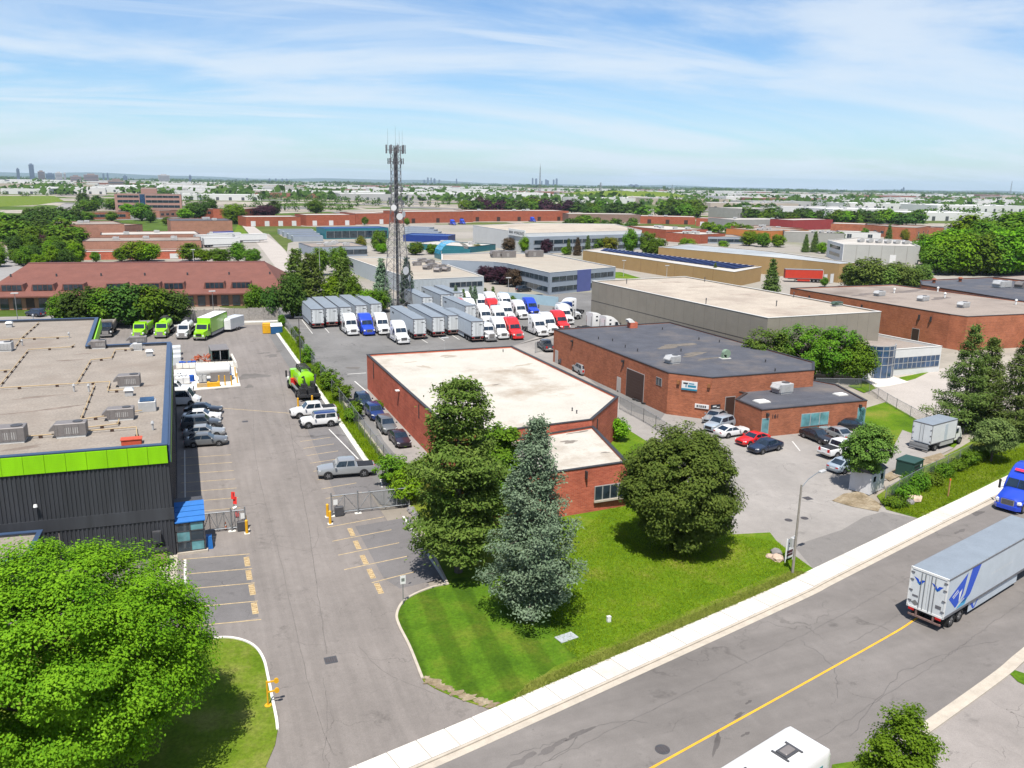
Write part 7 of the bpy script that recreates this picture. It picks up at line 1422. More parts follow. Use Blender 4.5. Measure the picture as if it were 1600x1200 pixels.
# ------------------------------------------------------------------ far district, skyline, haze
FW = [mat('far_white_wall', (.46, .46, .45), .8, .08, .02), mat('far_grey_wall', (.30, .30, .29), .8, .08, .02), mat('far_beige_wall', (.34, .29, .24), .8, .08, .02), mat('far_brick_wall', (.20, .085, .06), .85, .1, .02)]
FR_ = [mat('far_white_roof', (.50, .50, .49), .8, .08, .01), mat('far_grey_roof', (.27, .26, .25), .8, .1, .01), mat('far_tan_roof', (.33, .29, .25), .8, .1, .01)]
def far_hall(x_, yb, wm, dm, h, wi, ri, lb, grp, ang=None):
    p = at(x_, yb); a = math.radians(R.uniform(-4, 4) if ang is None else ang); ux = Vector((math.cos(a), math.sin(a))); uy = Vector((-ux.y, ux.x)); c = Vector((p.x, p.y))
    rt2 = shell('warehouse', lb, None, h, FW[wi], FR_[ri], FW[0], 'warehouse', .4, world=[c-ux*wm/2, c+ux*wm/2, c+ux*wm/2+uy*dm, c-ux*wm/2+uy*dm], group=grp, copw=.8)
    i = facing(rt2, -uy.x, -uy.y, True); n = int(wm/16)
    bb = MB(); p_, q_ = face(rt2, i); e2 = (q_-p_).normalized(); n2 = Vector((e2.y, -e2.x))
    for k in range(n):
        s = (k+.5)*wm/n; bb.prism([p_+e2*(s-2), p_+e2*(s+2), p_+e2*(s+2)+n2*.2, p_+e2*(s-2)+n2*.2], .2, min(4.5, h*.55))
    if n: tag(bb.build('dock_doors', mat('far_dark_opening', (.06, .065, .07), .6), rt2), kind='stuff')
    bb = MB()
    for k in range(max(2, int(wm/25))): u, v = R.uniform(.06, .94), R.uniform(.1, .9); q = p_.lerp(q_, u)-n2*dm*v; bb.box(q.x-1.6, q.x+1.6, q.y-1.2, q.y+1.2, h-.4, h+1.4)
    tag(bb.build('roof_units', UNITW, rt2), kind='stuff'); return rt2
# named white halls seen one by one
NH = [(40, 303.5, 70, 60, 9, 0, 0, 'white two storey hall at the far left behind the meadow'), (100, 303, 130, 70, 11, 0, 0, 'long white hall behind the meadow'), (200, 300.5, 130, 80, 11, 0, 0, 'long white hall behind the big pink office'), (290, 303, 110, 70, 10, 1, 1, 'hall with grey roof right of the big pink office'), (370, 305, 170, 90, 10, 0, 0, 'white hall above the left red brick row'), (340, 313, 120, 50, 8, 0, 0, 'low white hall behind the red brick offices'), (440, 309, 150, 30, 8, 3, 1, 'dark hall in front of the white ones above the red rows'),
      (520, 309, 190, 90, 11, 0, 0, 'wide white hall left of the tower'), (600, 313, 140, 80, 10, 1, 0, 'pale hall crossing behind the tower'), (700, 312, 190, 90, 11, 0, 0, 'wide white hall right of the tower'), (790, 314, 150, 70, 10, 0, 0, 'white hall left of the thin mast'), (870, 313, 150, 80, 10, 0, 1, 'white hall right of the thin mast'), (975, 318, 160, 70, 9, 0, 0, 'bright white hall behind the tree belt'), (1080, 320, 150, 80, 10, 2, 1, 'beige hall behind the tree belt at centre right'), (1180, 328, 150, 60, 9, 2, 1, 'beige hall right of the centre'), (1290, 337, 150, 60, 9, 0, 1, 'pale hall with long blue grey roof at right'), (1360, 340, 110, 50, 9, 0, 0, 'white hall with dark stripe at right'), (1400, 327, 200, 70, 9, 0, 0, 'long white hall behind the tree belt at right'), (1540, 331, 190, 70, 9, 0, 0, 'long white hall above the wood'), (1500, 345, 120, 50, 8, 0, 0, 'pale hall peeking left of the wood'), (1230, 324, 130, 60, 9, 1, 1, 'grey hall with tan roof right of centre')]
for x_, yb, wm, dm, h, wi, ri, lb in NH: far_hall(x_, yb, wm, dm, h, wi, ri, lb, 'halls of the far district')
k = 0; rr = random.Random(5)
for row, (yo, n) in enumerate(((26, 11), (22, 13), (19.5, 14), (17, 16), (15, 18), (13, 20), (11.5, 20), (10, 20), (9, 20))):
    for j in range(n):
        x_ = -40+1690*(j+rr.uniform(.15, .85))/n; yb = 273.3+.0165*x_+yo+rr.uniform(-.8, .8)
        if row < 2 and (x_ < 230): continue
        d = at(x_, yb).length; wi = rr.choice([0, 0, 0, 0, 1, 2, 3]); ri = rr.choice([0, 0, 0, 1, 2])
        far_hall(x_, yb, rr.uniform(60, 190)*(1+d/6000), rr.uniform(50, 110), rr.uniform(8, 13), wi, ri, 'distant flat roofed hall near the horizon', 'distant halls near the horizon')
# far trees one can tell apart, then woods as one mass
FARB = []
def belt(x0, x1, yb0, yb1, n, hmin, hmax, lb, grp, mats=('dark', 'dark', 'mid', 'spruce')):
    far = (yb0+yb1)/2 < 330 or grp == 'trees above the wood'
    for j in range(n):
        x_ = x0+(x1-x0)*(j+R.uniform(.05, .95))/n; p = at(x_, R.uniform(yb0, yb1)+ (x_-(x0+x1)/2)*.0165); m_ = R.choice(mats)
        if far: FARB.append((p, R.uniform(hmin, hmax))); continue
        put_tree('c2' if m_ == 'spruce' else R.choice(['f0', 'f1']), p, R.uniform(hmin, hmax), R.uniform(.9, 1.5), m_, lb, grp)
belt(725, 905, 327, 333, 34, 9, 15, 'dark tree in the belt behind the long red brick row', 'tree belt behind the red rows', ('dark', 'mid', 'dark', 'purple', 'lime')); belt(905, 1010, 332, 338, 20, 8, 14, 'tree in the belt behind the taupe brick row', 'tree belt behind the taupe row'); belt(1040, 1092, 333, 343, 18, 12, 19, 'green tree in the small wood behind the red rows', 'small wood behind the red rows', ('mid', 'dark', 'mid'))
belt(1130, 1210, 330, 337, 14, 9, 13, 'tree in the belt before the beige hall', 'belt before the beige hall'); belt(1165, 1290, 343, 348, 16, 9, 13, 'round tree in the row behind the pale taupe hall', 'row behind the pale taupe hall', ('dark', 'mid')); belt(1290, 1440, 346, 352, 26, 8, 14, 'tree in the belt behind the brown halls at right', 'belt behind the brown halls', ('mid', 'dark', 'lime')); belt(1260, 1600, 322, 330, 36, 10, 15, 'tree in the long belt between the white halls at right', 'long belt at right'); belt(1440, 1530, 334, 345, 12, 10, 15, 'tree left above the wood', 'trees above the wood', ('mid', 'dark'))
belt(385, 560, 313, 318, 22, 7, 12, 'small tree behind the red brick rows at left', 'small trees behind the left red rows'); belt(556, 720, 318, 324, 14, 7, 12, 'small tree behind the red rows by the tower', 'small trees by the tower'); belt(-10, 120, 345, 365, 22, 7, 11, 'green tree on the plot left of the curving road', 'trees left of the curving road', ('mid', 'dark', 'dark')); belt(0, 100, 303, 308, 14, 5, 8, 'small tree before the white halls at far left', 'small trees at far left'); belt(130, 400, 296, 302, 24, 8, 12, 'dark tree between the white halls at left', 'trees between the left halls'); belt(240, 330, 311, 318, 10, 8, 12, 'tree right of the big pink office', 'trees right of the pink office')
belt(-20, 130, 372, 392, 20, 7, 12, 'green tree on the bank of the curving road at left', 'trees on the bank of the curving road', ('mid', 'dark', 'mid', 'lime')); belt(120, 300, 318, 330, 16, 7, 11, 'tree around the big pink office', 'trees around the pink office', ('mid', 'dark')); belt(380, 560, 322, 331, 20, 6, 10, 'tree in the strip between the far halls and the left red rows', 'strip above the left red rows', ('dark', 'mid')); belt(880, 1000, 352, 360, 10, 5, 9, 'small tree on the lot behind the white hall', 'small trees behind the white hall', ('mid', 'dark')); belt(1000, 1260, 312, 320, 30, 9, 14, 'dark tree in the belt before the far halls at centre right', 'belt before the far halls at centre right'); belt(1100, 1180, 362, 372, 8, 5, 8, 'small tree between the low brick halls', 'small trees between the low brick halls', ('mid', 'lime'))
def wood(name, lb, n, x0, x1, o0, o1, mt, seed, hs=(7, 13)):
    """distant tree cover that reads as one mass"""
    g = np.random.default_rng(seed); P_ = []; S_ = []
    xs = g.uniform(x0, x1, n); yo = g.uniform(o0, o1, n); cl_ = np.sin(xs*.045+seed)+np.sin(xs*.017+yo*1.3+seed*2)
    for x_, y_, c_ in zip(xs, yo, cl_):
        if c_ < g.uniform(-1.0, .6): continue
        p = at(x_, 273.3+.0165*x_+y_); h = g.uniform(*hs); w = h*g.uniform(.5, 1.1)*(1+p.length/9000)
        q = g.normal(0, 1, (9, 3))*np.array([w*.55, w*.3, h*.22])+np.array([p.x, p.y, h*.5]); P_.append(q); S_.append(np.full(9, w*.42))
    c = np.vstack(P_); s = np.concatenate(S_); o = leaf_mesh(name, c, np.tile(np.array([-.2, -.6, .7]), (len(c), 1)), s, LM[mt], None, .8, .5); tag(o, lb, 'trees', None, 'stuff')
_P, _S = [], []; g_ = np.random.default_rng(77)
for p, h in FARB:
    n_ = 70; w = h*g_.uniform(.42, .62); u = unit(g_.normal(0, 1, (n_, 3)))*(g_.uniform(.35, 1, (n_, 1)))*np.array([w, w, h*.5]); _P.append(u+np.array([p.x, p.y, h*.52])); _S.append(np.full(n_, h*.10))
_P = np.vstack(_P); o = leaf_mesh('far_tree_belts', _P, np.tile(np.array([-.15, -.4, .8]), (len(_P), 1)), np.concatenate(_S), LM['dark'], None, .8, .5); tag(o, 'dark belts of small trees between the far white halls', 'trees', None, 'stuff')
wood('far_woods', 'dark belts of distant trees between the far halls', 2900, -60, 1660, 8, 30, 'dark', 4, (8, 15)); wood('horizon_woods', 'hazy line of trees along the horizon', 6000, -60, 1660, 2.4, 9, 'dark', 8, (9, 18))
# skyline towers
TW = [mat('tower_blue_grey', (.12, .16, .22), .5, .08, .01), mat('tower_pale', (.34, .33, .33), .7, .08, .01), mat('tower_brown', (.20, .16, .15), .7, .08, .01)]
def tower(x0, x1, yt, dist, m_, lb, steps=None):
    a, c = atd(x0, 290, dist), atd(x1, 290, dist); w = (c-a).length; mid = (a+c)/2; d = _wr(_ray((x0+x1)/2, yt)); h = CAMH+d.z*dist/math.hypot(d.x, d.y)
    o = thing('high_rise', lb, 'tower', (mid.x, mid.y, 0), math.atan2(c.y-a.y, c.x-a.x), 'high rise towers on the skyline'); b = MB(); b.box(-w/2, w/2, 0, w*.7 if w < 80 else 30, 0, h); b.build('wall', TW[m_], o)
    b = MB(); n = int(h/6)
    for k in range(1, n): b.box(-w*.47, w*.47, -.6, -.05, k*h/n, k*h/n+2.2)
    tag(b.build('window_bands', glass('far_window', (.05, .07, .10), .3), o), kind='stuff'); b = MB(); b.box(-w*.25, w*.25, w*.1, w*.4, h, h+5); b.build('plant_room', TW[m_], o)
nm = iter('first second third fourth fifth sixth seventh eighth ninth tenth eleventh twelfth thirteenth fourteenth'.split())
for x0, x1, yt, ds, m_ in ((28, 33, 264, 5200, 0), (48, 56, 257, 5000, 0), (61, 72, 268, 4800, 2), (73, 87, 271.5, 4800, 0), (88, 99, 270, 4700, 1), (101, 104.5, 271, 5000, 1), (111, 128, 275.5, 4200, 2), (132, 155, 273, 4300, 2), (161.5, 164.5, 271.5, 6000, 0), (168, 171, 271, 6000, 0), (169, 195, 282, 2600, 2), (193, 200, 275, 6000, 0), (248, 266, 273.5, 5000, 1), (296, 300, 274.5, 5000, 0)):
    tower(x0, x1, yt, ds, m_, '%s high rise from the left on the hazy skyline' % next(nm))
for k in range(14): x_ = 660+R.uniform(0, 55) if k < 6 else 815+R.uniform(0, 55); tower(x_, x_+R.uniform(2, 4), 284.5+.0165*(x_-800)-R.uniform(.5, 5)-(1.5 if k > 5 else 0), 8500, 0, 'tiny blue high rise in the distant cluster %s' % ('left of the thin mast' if k < 6 else 'behind the thin mast'))
for x_ in (420, 430, 440, 447, 385, 982, 990, 1408, 1411): tower(x_, x_+(3 if x_ < 900 or x_ > 1300 else 8), 279+.0165*(x_-400)-(2.5 if x_ == 1411 else 0), 7500, 0, 'tiny hazy high rise at horizon %s' % ('left of the lattice tower' if x_ < 500 else ('above the green mound' if x_ < 1000 else 'far right')))
hl = MB(); prv = None; n = 160
rows = [[], [], []]
for k in range(n+1):
    x_ = -400+2400*k/n; hgt = 70*max(0, 1-(x_+100)/1100)**.8+22+18*math.sin(k*.21)+10*math.sin(k*.53+1)
    for r_, (dd, hz) in enumerate(((17000, -2), (18500, hgt), (21000, hgt*.8))): v = atd(x_, 290, dd); rows[r_].append((v.x, v.y, hz))
for k in range(n):
    for r_ in (0, 1): hl.add([rows[r_][k], rows[r_][k+1], rows[r_+1][k+1], rows[r_+1][k]], [(0, 1, 2, 3)])
tag(hl.build('hills', mat('far_hills', (.045, .07, .05), .95, .2, .001)), kind='structure')
gm = MB(); c_ = at(985, 312); ring_ = []
for r_, z_ in ((130, -1), (95, 9), (55, 15), (15, 17)): ring_.append([(c_.x+r_*1.6*math.cos(a)*(1+.1*math.sin(3*a)), c_.y+r_*math.sin(a), z_+(1.5*math.sin(5*a) if z_ > 0 else 0)) for a in [k*2*math.pi/24 for k in range(24)]])
gm.loft(ring_); tag(gm.build('green_mound', GRASSD), kind='structure')
# ------------------------------------------------------------------ haze
hz = MB(); hz.box(-24500, 24500, -120, 24500, -1.2, 300); o = hz.build('haze', None); o.data.materials.clear()
m = bpy.data.materials.new('haze_air'); m.use_nodes = True; t = m.node_tree; t.nodes.clear(); v = N(t, 'ShaderNodeVolumePrincipled'); v.inputs['Color'].default_value = (.62, .80, 1.0, 1); v.inputs['Density'].default_value = 3.6e-5; v.inputs['Anisotropy'].default_value = .1
oo = N(t, 'ShaderNodeOutputMaterial'); L(t, v.outputs[0], oo.inputs['Volume']); o.data.materials.append(m); tag(o, 'thin pale blue haze in the air over the district', 'haze', None, 'stuff')
# ------------------------------------------------------------------ lattice tower
TWS = mat('tower_steel', (.12, .12, .13), .5, .15, 2, metal=.2); base = at(625, 486); TWR = thing('lattice_tower', 'tall pale steel lattice telecom tower with antennas behind the yard', 'tower', (base.x, base.y+2, 0), .25); HT = 38.6
def wid(z): return 2.6-(2.6-.85)*min(z/26.0, 1.0)
lv = [0]; z = 0
while z < HT-1: z = min(HT, z+max(1.5, wid(z)*1.15)); lv.append(z)
cn = ((-1, -1), (1, -1), (1, 1), (-1, 1))
for cx_, cy_ in cn:
    b = MB()
    for z0_, z1_ in zip(lv, lv[1:]): b.tube((cx_*wid(z0_), cy_*wid(z0_), z0_), (cx_*wid(z1_), cy_*wid(z1_), z1_), .09, None, 6, False)
    b.build('leg', TWS, TWR)
for z0_, z1_ in zip(lv, lv[1:]):
    for k in range(4):
        a_, c_ = cn[k], cn[(k+1) % 4]; w0_, w1_ = wid(z0_), wid(z1_)
        for p_, q_ in (((a_[0]*w0_, a_[1]*w0_, z0_), (c_[0]*w1_, c_[1]*w1_, z1_)), ((c_[0]*w0_, c_[1]*w0_, z0_), (a_[0]*w1_, a_[1]*w1_, z1_))):
            b = MB(); b.tube(p_, q_, .042, None, 5, False); b.build('brace', TWS, TWR)
        b = MB(); b.tube((a_[0]*w1_, a_[1]*w1_, z1_), (c_[0]*w1_, c_[1]*w1_, z1_), .028, None, 5, False); b.build('girt', TWS, TWR)
b = MB(); b.box(-.28, .28, -.12, .12, 0, HT-1); b.build('cable_run', DKSTEEL, TWR); b = MB()
for s in (-.22, .22): b.tube((s, -.5, 0), (s, -.5, HT), .03)
for k in range(60): b.tube((-.22, -.5, k*.6+.3), (.22, -.5, k*.6+.3), .02, None, 4)
b.build('ladder', TWS, TWR)
PAN = mat('antenna_panel', (.11, .11, .12), .5, .1, 3); DISH = mat('antenna_dish', (.48, .48, .48), .5, .05, 3)
for z_, n_, r_, hh in ((HT-1.6, 9, 2.1, 1.9), (HT-4.2, 6, 1.7, 1.3), (HT-10.5, 4, 1.9, 1.2), (HT-13.5, 4, 2.0, 1.0)):
    b = MB()
    for k in range(12):
        a0, a1 = k*math.pi/6, (k+1)*math.pi/6; b.tube((r_*math.cos(a0), r_*math.sin(a0), z_), (r_*math.cos(a1), r_*math.sin(a1), z_), .04, None, 5)
        if k % 3 == 0: b.tube((0, 0, z_), (r_*math.cos(a0), r_*math.sin(a0), z_), .045, None, 5)
    b.build('antenna_frame', TWS, TWR)
    for k in range(n_):
        a0 = k*2*math.pi/n_+.3; c_ = Vector((r_*1.06*math.cos(a0), r_*1.06*math.sin(a0), 0)); b = MB(); b.obox(c_, (-math.sin(a0), math.cos(a0)), .16, .09, z_-hh*.4, z_+hh*.6); b.build('panel_antenna', PAN, TWR)
for x_, y_, l_ in ((-1.8, .3, 4.6), (-.4, -.8, 5.2), (.9, -.2, 4.2), (1.9, .2, 4.4)): b = MB(); b.tube((x_, y_, HT-1.5), (x_, y_, HT-1.5+l_), .035, .015, 5); b.build('whip_antenna', TWS, TWR)
for z_, a0, r_ in ((HT-14.5, 3.9, .7), (HT-16, 5.3, .75), (HT-16.5, 4.6, .8), (HT-29, 5.0, 1.0), (HT-31, 5.5, .9), (HT-14, 5.9, .5)):
    d_ = Vector((math.cos(a0), math.sin(a0), 0)); c_ = d_*(wid(z_)+.9)+Vector((0, 0, z_)); b = MB(); b.tube(c_-d_*.35, c_, r_*.45, r_, 14); b.tube(c_-d_*.9, c_-d_*.3, .07, None, 6); b.build('dish', DISH, TWR)
b = MB(); b.box(-3.4, 3.4, -3.4, 3.4, -.02, .25); b.build('foundation', CONC2, TWR)
# ------------------------------------------------------------------ fences and gates
def chain_fence(label, pts, h=2.0, step=3.0, name='chain_link_fence', z=.03, rail=True):
    o = thing(name, label, 'fence', pts[0]); w0_ = Vector(pts[0]); d = 0; m_ = MB(w0_); rl = MB(w0_)
    for a_, c_ in zip(pts, pts[1:]):
        l_ = (c_-a_).length; m_.add([(a_.x, a_.y, z+.05), (c_.x, c_.y, z+.05), (c_.x, c_.y, z+h), (a_.x, a_.y, z+h)], [(0, 1, 2, 3)], [[(d, 0), (d+l_, 0), (d+l_, h), (d, h)]]); d += l_
        rl.tube((a_.x, a_.y, z+h), (c_.x, c_.y, z+h), .025, None, 6); n = max(1, int(l_/step))
        for k in range(n+1): p = a_.lerp(c_, k/n); b = MB(w0_); b.tube((p.x, p.y, z-.05), (p.x, p.y, z+h+.08), .035, None, 7); b.build('post', STEEL, o)
    m_.build('mesh', LINK, o); rl.build('top_rail', STEEL, o); return o
chain_fence('chain link fence between the long lot and the truck yard', px((437, 499), (492, 580), (545, 653), (600, 728), (617, 753)), 2.3)
chain_fence('chain link fence across the driveway left of the maple', px((968, 640), (1005, 660), (1024, 672), (1050, 690)), 1.8)
chain_fence('chain link fence along the hedge at the road verge', px((1382, 790), (1440, 757), (1532, 711)), 1.9)
chain_fence('chain link fence behind the low office lawn', px((1274, 606), (1345, 607), (1400, 640), (1445, 665), (1490, 684)), 1.5)
chain_fence('chain link fence at the rear corner of the brown brick building', px((836, 552), (866, 545)), 2.0)
kp = px((424, 507), (440, 529), (505, 620), (577, 726)); b = MB(); strip(b, [p+Vector((-.45, 0, 0)) for p in kp], [p+Vector((.15, 0, 0)) for p in kp], -.02, .2); tag(b.build('kerb_divider', CONCW), kind='structure')
strip_ = MB(); kq = [p+Vector((1.15, 0, 0)) for p in kp]; strip(strip_, [p+Vector((.2, 0, 0)) for p in kp], [p+Vector((1.9, 0, 0)) for p in kp], -.03, .05); tag(strip_.build('weedy_strip', GRASSD), kind='structure')
b = MB(); strip(b, [p+Vector((1.95, 0, 0)) for p in kp], [p+Vector((2.2, 0, 0)) for p in kp], -.03, .22); tag(b.build('kerb_yard', CONC2), kind='structure')
def gate(label, p0, p1, h=1.9):
    o = thing('sliding_gate', label, 'gate', p0); a_, c_ = Vector(p0), Vector(p1); d_ = c_-a_; n = 6; b = MB(a_)
    for z_ in (.25, h): b.tube(a_+Vector((0, 0, z_)), c_+Vector((0, 0, z_)), .05, None, 6)
    for k in range(n+1): p = a_+d_*(k/n); b.tube(p+Vector((0, 0, .25)), p+Vector((0, 0, h)), .035, None, 6)
    b.build('gate_frame', STEEL, o); 
    for k in range(n): p, q = a_+d_*(k/n), a_+d_*((k+1)/n); b = MB(a_); b.tube(p+Vector((0, 0, h if k % 2 else .25)), q+Vector((0, 0, .25 if k % 2 else h)), .03, None, 5); b.build('brace', STEEL, o)
    b = MB(a_); l_ = d_.length; b.add([a_+Vector((0, .02, .27)), c_+Vector((0, .02, .27)), c_+Vector((0, .02, h)), a_+Vector((0, .02, h))], [(0, 1, 2, 3)], [[(0, 0), (l_, 0), (l_, h), (0, h)]]); b.build('mesh', LINK, o)
    for t_ in (.0, .33): p = a_+d_*t_; b = MB(a_); b.tube(p+Vector((0, -.15, -.02)), p+Vector((0, -.15, h+.35)), .06, None, 8); b.build('gate_post', STEEL, o); b = MB(a_); b.box(p.x-.3, p.x+.3, p.y-.35, p.y+.05, -.02, .05); b.build('post_footing', CONCW, o)
    b = MB(a_); p = a_+d_*.09; b.bbox(p.x-.4, p.x+.4, p.y-.5, p.y-.1, .1, .95, .04); b.build('gate_motor', DKSTEEL, o); b = MB(a_); p = a_+d_*.05; b.box(p.x-.2, p.x+.2, p.y-.2, p.y-.17, 1.1, 1.6); b.build('notice_plate', WHITEP, o); return o
gate('grey sliding gate with diagonal braces beside the bright shrub', gp(518, 806, .03), gp(640, 792, .03)); gate('grey sliding gate at the entrance canopy with red flags', gp(384, 827, .03), gp(318, 834, .03), 1.8)
def bollard(p, lb, h=1.2, r=.13, cat='bollard'):
    o = thing('bollard', lb, cat, p, 0, 'yellow bollards'); b = MB(); b.tube((0, 0, 0), (0, 0, h), r, None, 10); b.tube((0, 0, h), (0, 0, h+.07), r, r*.4, 10); b.build('post', SAFEY, o); b = MB(); b.box(-.22, .22, -.22, .22, 0, .04); b.build('footing', CONCW, o)
bollard(gp(516, 819, .03), 'front yellow bollard at the free end of the right gate'); bollard(gp(512, 808, .03), 'rear yellow bollard at the free end of the right gate'); bollard(gp(386, 834, .03), 'front yellow bollard at the free end of the left gate'); bollard(gp(384, 826, .03), 'rear yellow bollard at the free end of left gate')
bollard(gp(466, 636, .03), 'left yellow bollard behind the lime tank truck'); bollard(gp(488, 632, .03), 'right yellow bollard behind the lime tank truck')
fp = thing('flag_pole', 'thin pole with red plastic flags behind the left gate', 'flag pole', gp(368, 826, .03)); fp.scale = (.75, .75, .85); b = MB(); b.tube((0, 0, 0), (0, 0, 3.9), .04); b.build('pole', DKSTEEL, fp)
for z_, x_ in ((3.3, -.28), (2.75, -.1), (1.2, .05)): b = MB(); b.loft([[(x_, -.1, z_), (x_+.42, -.1, z_-.1), (x_+.46, .1, z_+.65), (x_+.06, .1, z_+.7)], [(x_, -.05, z_), (x_+.42, -.05, z_-.1), (x_+.46, .15, z_+.65), (x_+.06, .15, z_+.7)]]); b.build('flag', REDP, fp)
b = MB(); b.tube((-.1, 0, 2.2), (.3, 0, 2.35), .18, .12, 10); b.build('camera', WHITEP, fp)
def cone(p, lb, h=.7):
    o = thing('traffic_cone', lb, 'cone', p, 0, 'orange cones'); b = MB(); b.box(-.19, .19, -.19, .19, 0, .04); b.build('base', BLACK, o); b = MB(); b.tube((0, 0, .04), (0, 0, h), .14, .03, 12); b.build('body', ORANGE, o); b = MB(); b.tube((0, 0, h*.5), (0, 0, h*.68), .092, .07, 12); b.build('band', WHITEP, o)
cone(gp(353, 827, .03), 'orange cone behind the left gate'); cone(gp(960, 606, .02), 'orange cone at the pale door of the brown brick wall')
# wooden fence at the back of the left lot
wf = thing('wooden_fence', 'weathered grey board fence at the back of the left lot', 'fence', at(190, 507)); b = MB(wf.location); fpts = px((130, 508), (250, 505), (437, 498)); k = 0
for a_, c_ in zip(fpts, fpts[1:]):
    d_ = c_-a_; n = int(d_.length/.30); u_ = d_.normalized()
    for j in range(n): p = a_+u_*(j*.30); hh = 2.6+R.uniform(-.08, .08); nn = Vector((-u_.y, u_.x, 0))*(.03+R.uniform(0, .02)); q = p+u_*.27; b.prism([p-nn, q-nn, q+nn, p+nn], 0, hh)
tag(b.build('boards', WOOD, wf), kind='stuff')
for a_, c_ in zip(fpts, fpts[1:]):
    for j in range(int((c_-a_).length/3)+1): p = a_+(c_-a_).normalized()*j*3; b = MB(wf.location); b.box(p.x-.07, p.x+.07, p.y-.12, p.y+.0, 0, 2.75); b.build('post', WOOD, wf)
b = MB(); kb = px((250, 511), (437, 503)); strip(b, kb, [p+Vector((0, 1.0, 0)) for p in kb], -.02, .25); tag(b.build('kerb_rear', CONCW), kind='structure')
# ------------------------------------------------------------------ street furniture
def lamp_post(p, h, arm, ang, lb, m_=None, r0=.11):
    o = thing('street_lamp', lb, 'street lamp', p, ang); b = MB(); b.tube((0, 0, 0), (0, 0, h), r0, r0*.65, 10); b.build('pole', m_ or mat('aged_concrete_pole', (.20, .18, .155), .8, .12, 3), o)
    if arm: b = MB(); b.path([(0, 0, h-.25), (arm*.35, 0, h+.25), (arm*.8, 0, h+.5), (arm, 0, h+.5)], .04); b.build('arm', STEEL, o)
    b = MB(); b.bbox(arm-.1, arm+.65, -.16, .16, h+.42 if arm else h, h+.58 if arm else h+.2, .05); b.build('lamp_head', UNITW, o); b = MB(); b.box(arm, arm+.55, -.12, .12, (h+.42 if arm else h)-.03, h+.42 if arm else h); b.build('lens', WHITEP, o); return o
sl_ = lamp_post(gp(1238, 897, .08), 7.5, 2.6, math.radians(18), 'street lamp with curved arm beside the driveway and sidewalk'); b = MB(); b.bbox(-.2, .25, .1, .4, 2.2, 3.0, .04); b.build('junction_box', UNITW, sl_)
fs = thing('property_sign', 'white vertical property sign board beside the lamp post', 'sign', gp(1232, 878, .08), .3); b = MB(); b.box(-.5, .5, -.03, .03, .3, 2.0); b.build('board', SIGNW, fs)
for z0_, z1_, x0_, x1_ in ((1.55, 1.68, -.25, .35), (1.3, 1.42, -.2, .35), (.75, 1.0, -.42, .42), (.5, .7, -.42, .42)): b = MB(); b.box(x0_, x1_, -.04, -.031, z0_, z1_); b.build('print', mat('sign_maroon', (.05, .015, .02), .6), fs)
b = MB(); b.tube((-.52, 0, 0), (-.52, 0, 2.1), .04); b.tube((.52, 0, 0), (.52, 0, 2.1), .04); b.build('posts', WHITEP, fs)
def pole_sign(p, lb, h=2.3):
    o = thing('sign_post', lb, 'sign', p); b = MB(); b.tube((0, 0, 0), (0, 0, h), .035, None, 6); b.build('post', STEEL, o); b = MB(); b.box(-.2, .2, -.05, -.03, h-.65, h); b.build('plate', WHITEP, o); b = MB(); b.box(-.12, .12, -.056, -.05, h-.45, h-.2); b.build('print', STEEL, o)
pole_sign(gp(630, 946, .08), 'small sign post at the rounded lawn kerb'); 
st_ = thing('wood_stake', 'thin wooden stake in the verge before the hedge', 'stake', gp(1481, 777, .05)); b = MB(); b.box(-.05, .05, -.05, .05, 0, 1.9); b.build('stake', mat('raw_timber', (.3, .17, .07), .9, .2, 4), st_); b = MB(); b.box(-.055, .055, -.055, .055, 1.75, 1.92); b.build('tip', ORANGE, st_)
yb_ = thing('yellow_barrier', 'yellow hinged barrier arms at the white island kerb', 'barrier', gp(419, 1104, .06)); yb_.scale = (.72, .72, .85); b = MB(); b.tube((0, 0, 0), (0, 0, 1.9), .07, None, 8); b.build('post', SAFEY, yb_); b = MB(); b.tube((0, 0, 0), (0, 0, .06), .28, None, 12); b.build('base', SAFEY, yb_)
for z_ in (1.0, 1.75): b = MB(); b.box(0, .75, -.05, .05, z_, z_+.1); b.tube((.75, -.06, z_+.05), (.75, .06, z_+.05), .2, None, 12); b.build('arm', SAFEY, yb_)
def rock(p, r, lb, m_, sd):
    o = thing('boulder', lb, 'boulder', p, 0, 'boulders on the grass'); rr = random.Random(sd); bmx = bmesh.new(); bmesh.ops.create_icosphere(bmx, subdivisions=2, radius=r)
    for v in bmx.verts: v.co = v.co*(1+rr.uniform(-.16, .16)); v.co.z = max(v.co.z*.7, -r*.2)
    me = bpy.data.meshes.new('stone'); bmx.to_mesh(me); bmx.free(); me.materials.append(m_); q = bpy.data.objects.new('stone', me); COL.objects.link(q); q.parent = o; q.location = (0, 0, r*.15)
RK1 = mat('pink_granite', (.36, .27, .21), .9, .2, 3, coord='object', bump=.4); RK2 = mat('grey_granite', (.16, .15, .15), .9, .2, 3, coord='object', bump=.4)
rock(gp(1214, 876, .08), .55, 'pinkish boulder left of the lamp post', RK1, 1); rock(gp(1212, 866, .08), .5, 'grey boulder behind the pinkish one left of the lamp post', RK2, 2); rock(gp(1203, 872, .08), .35, 'small stone at the left of the boulders', RK1, 3); rock(gp(1427, 782, .06), .8, 'large pale boulder on the verge beside the steel plate', RK1, 4); rock(gp(1422, 787, .06), .45, 'small boulder before the large pale one on verge', RK2, 5)
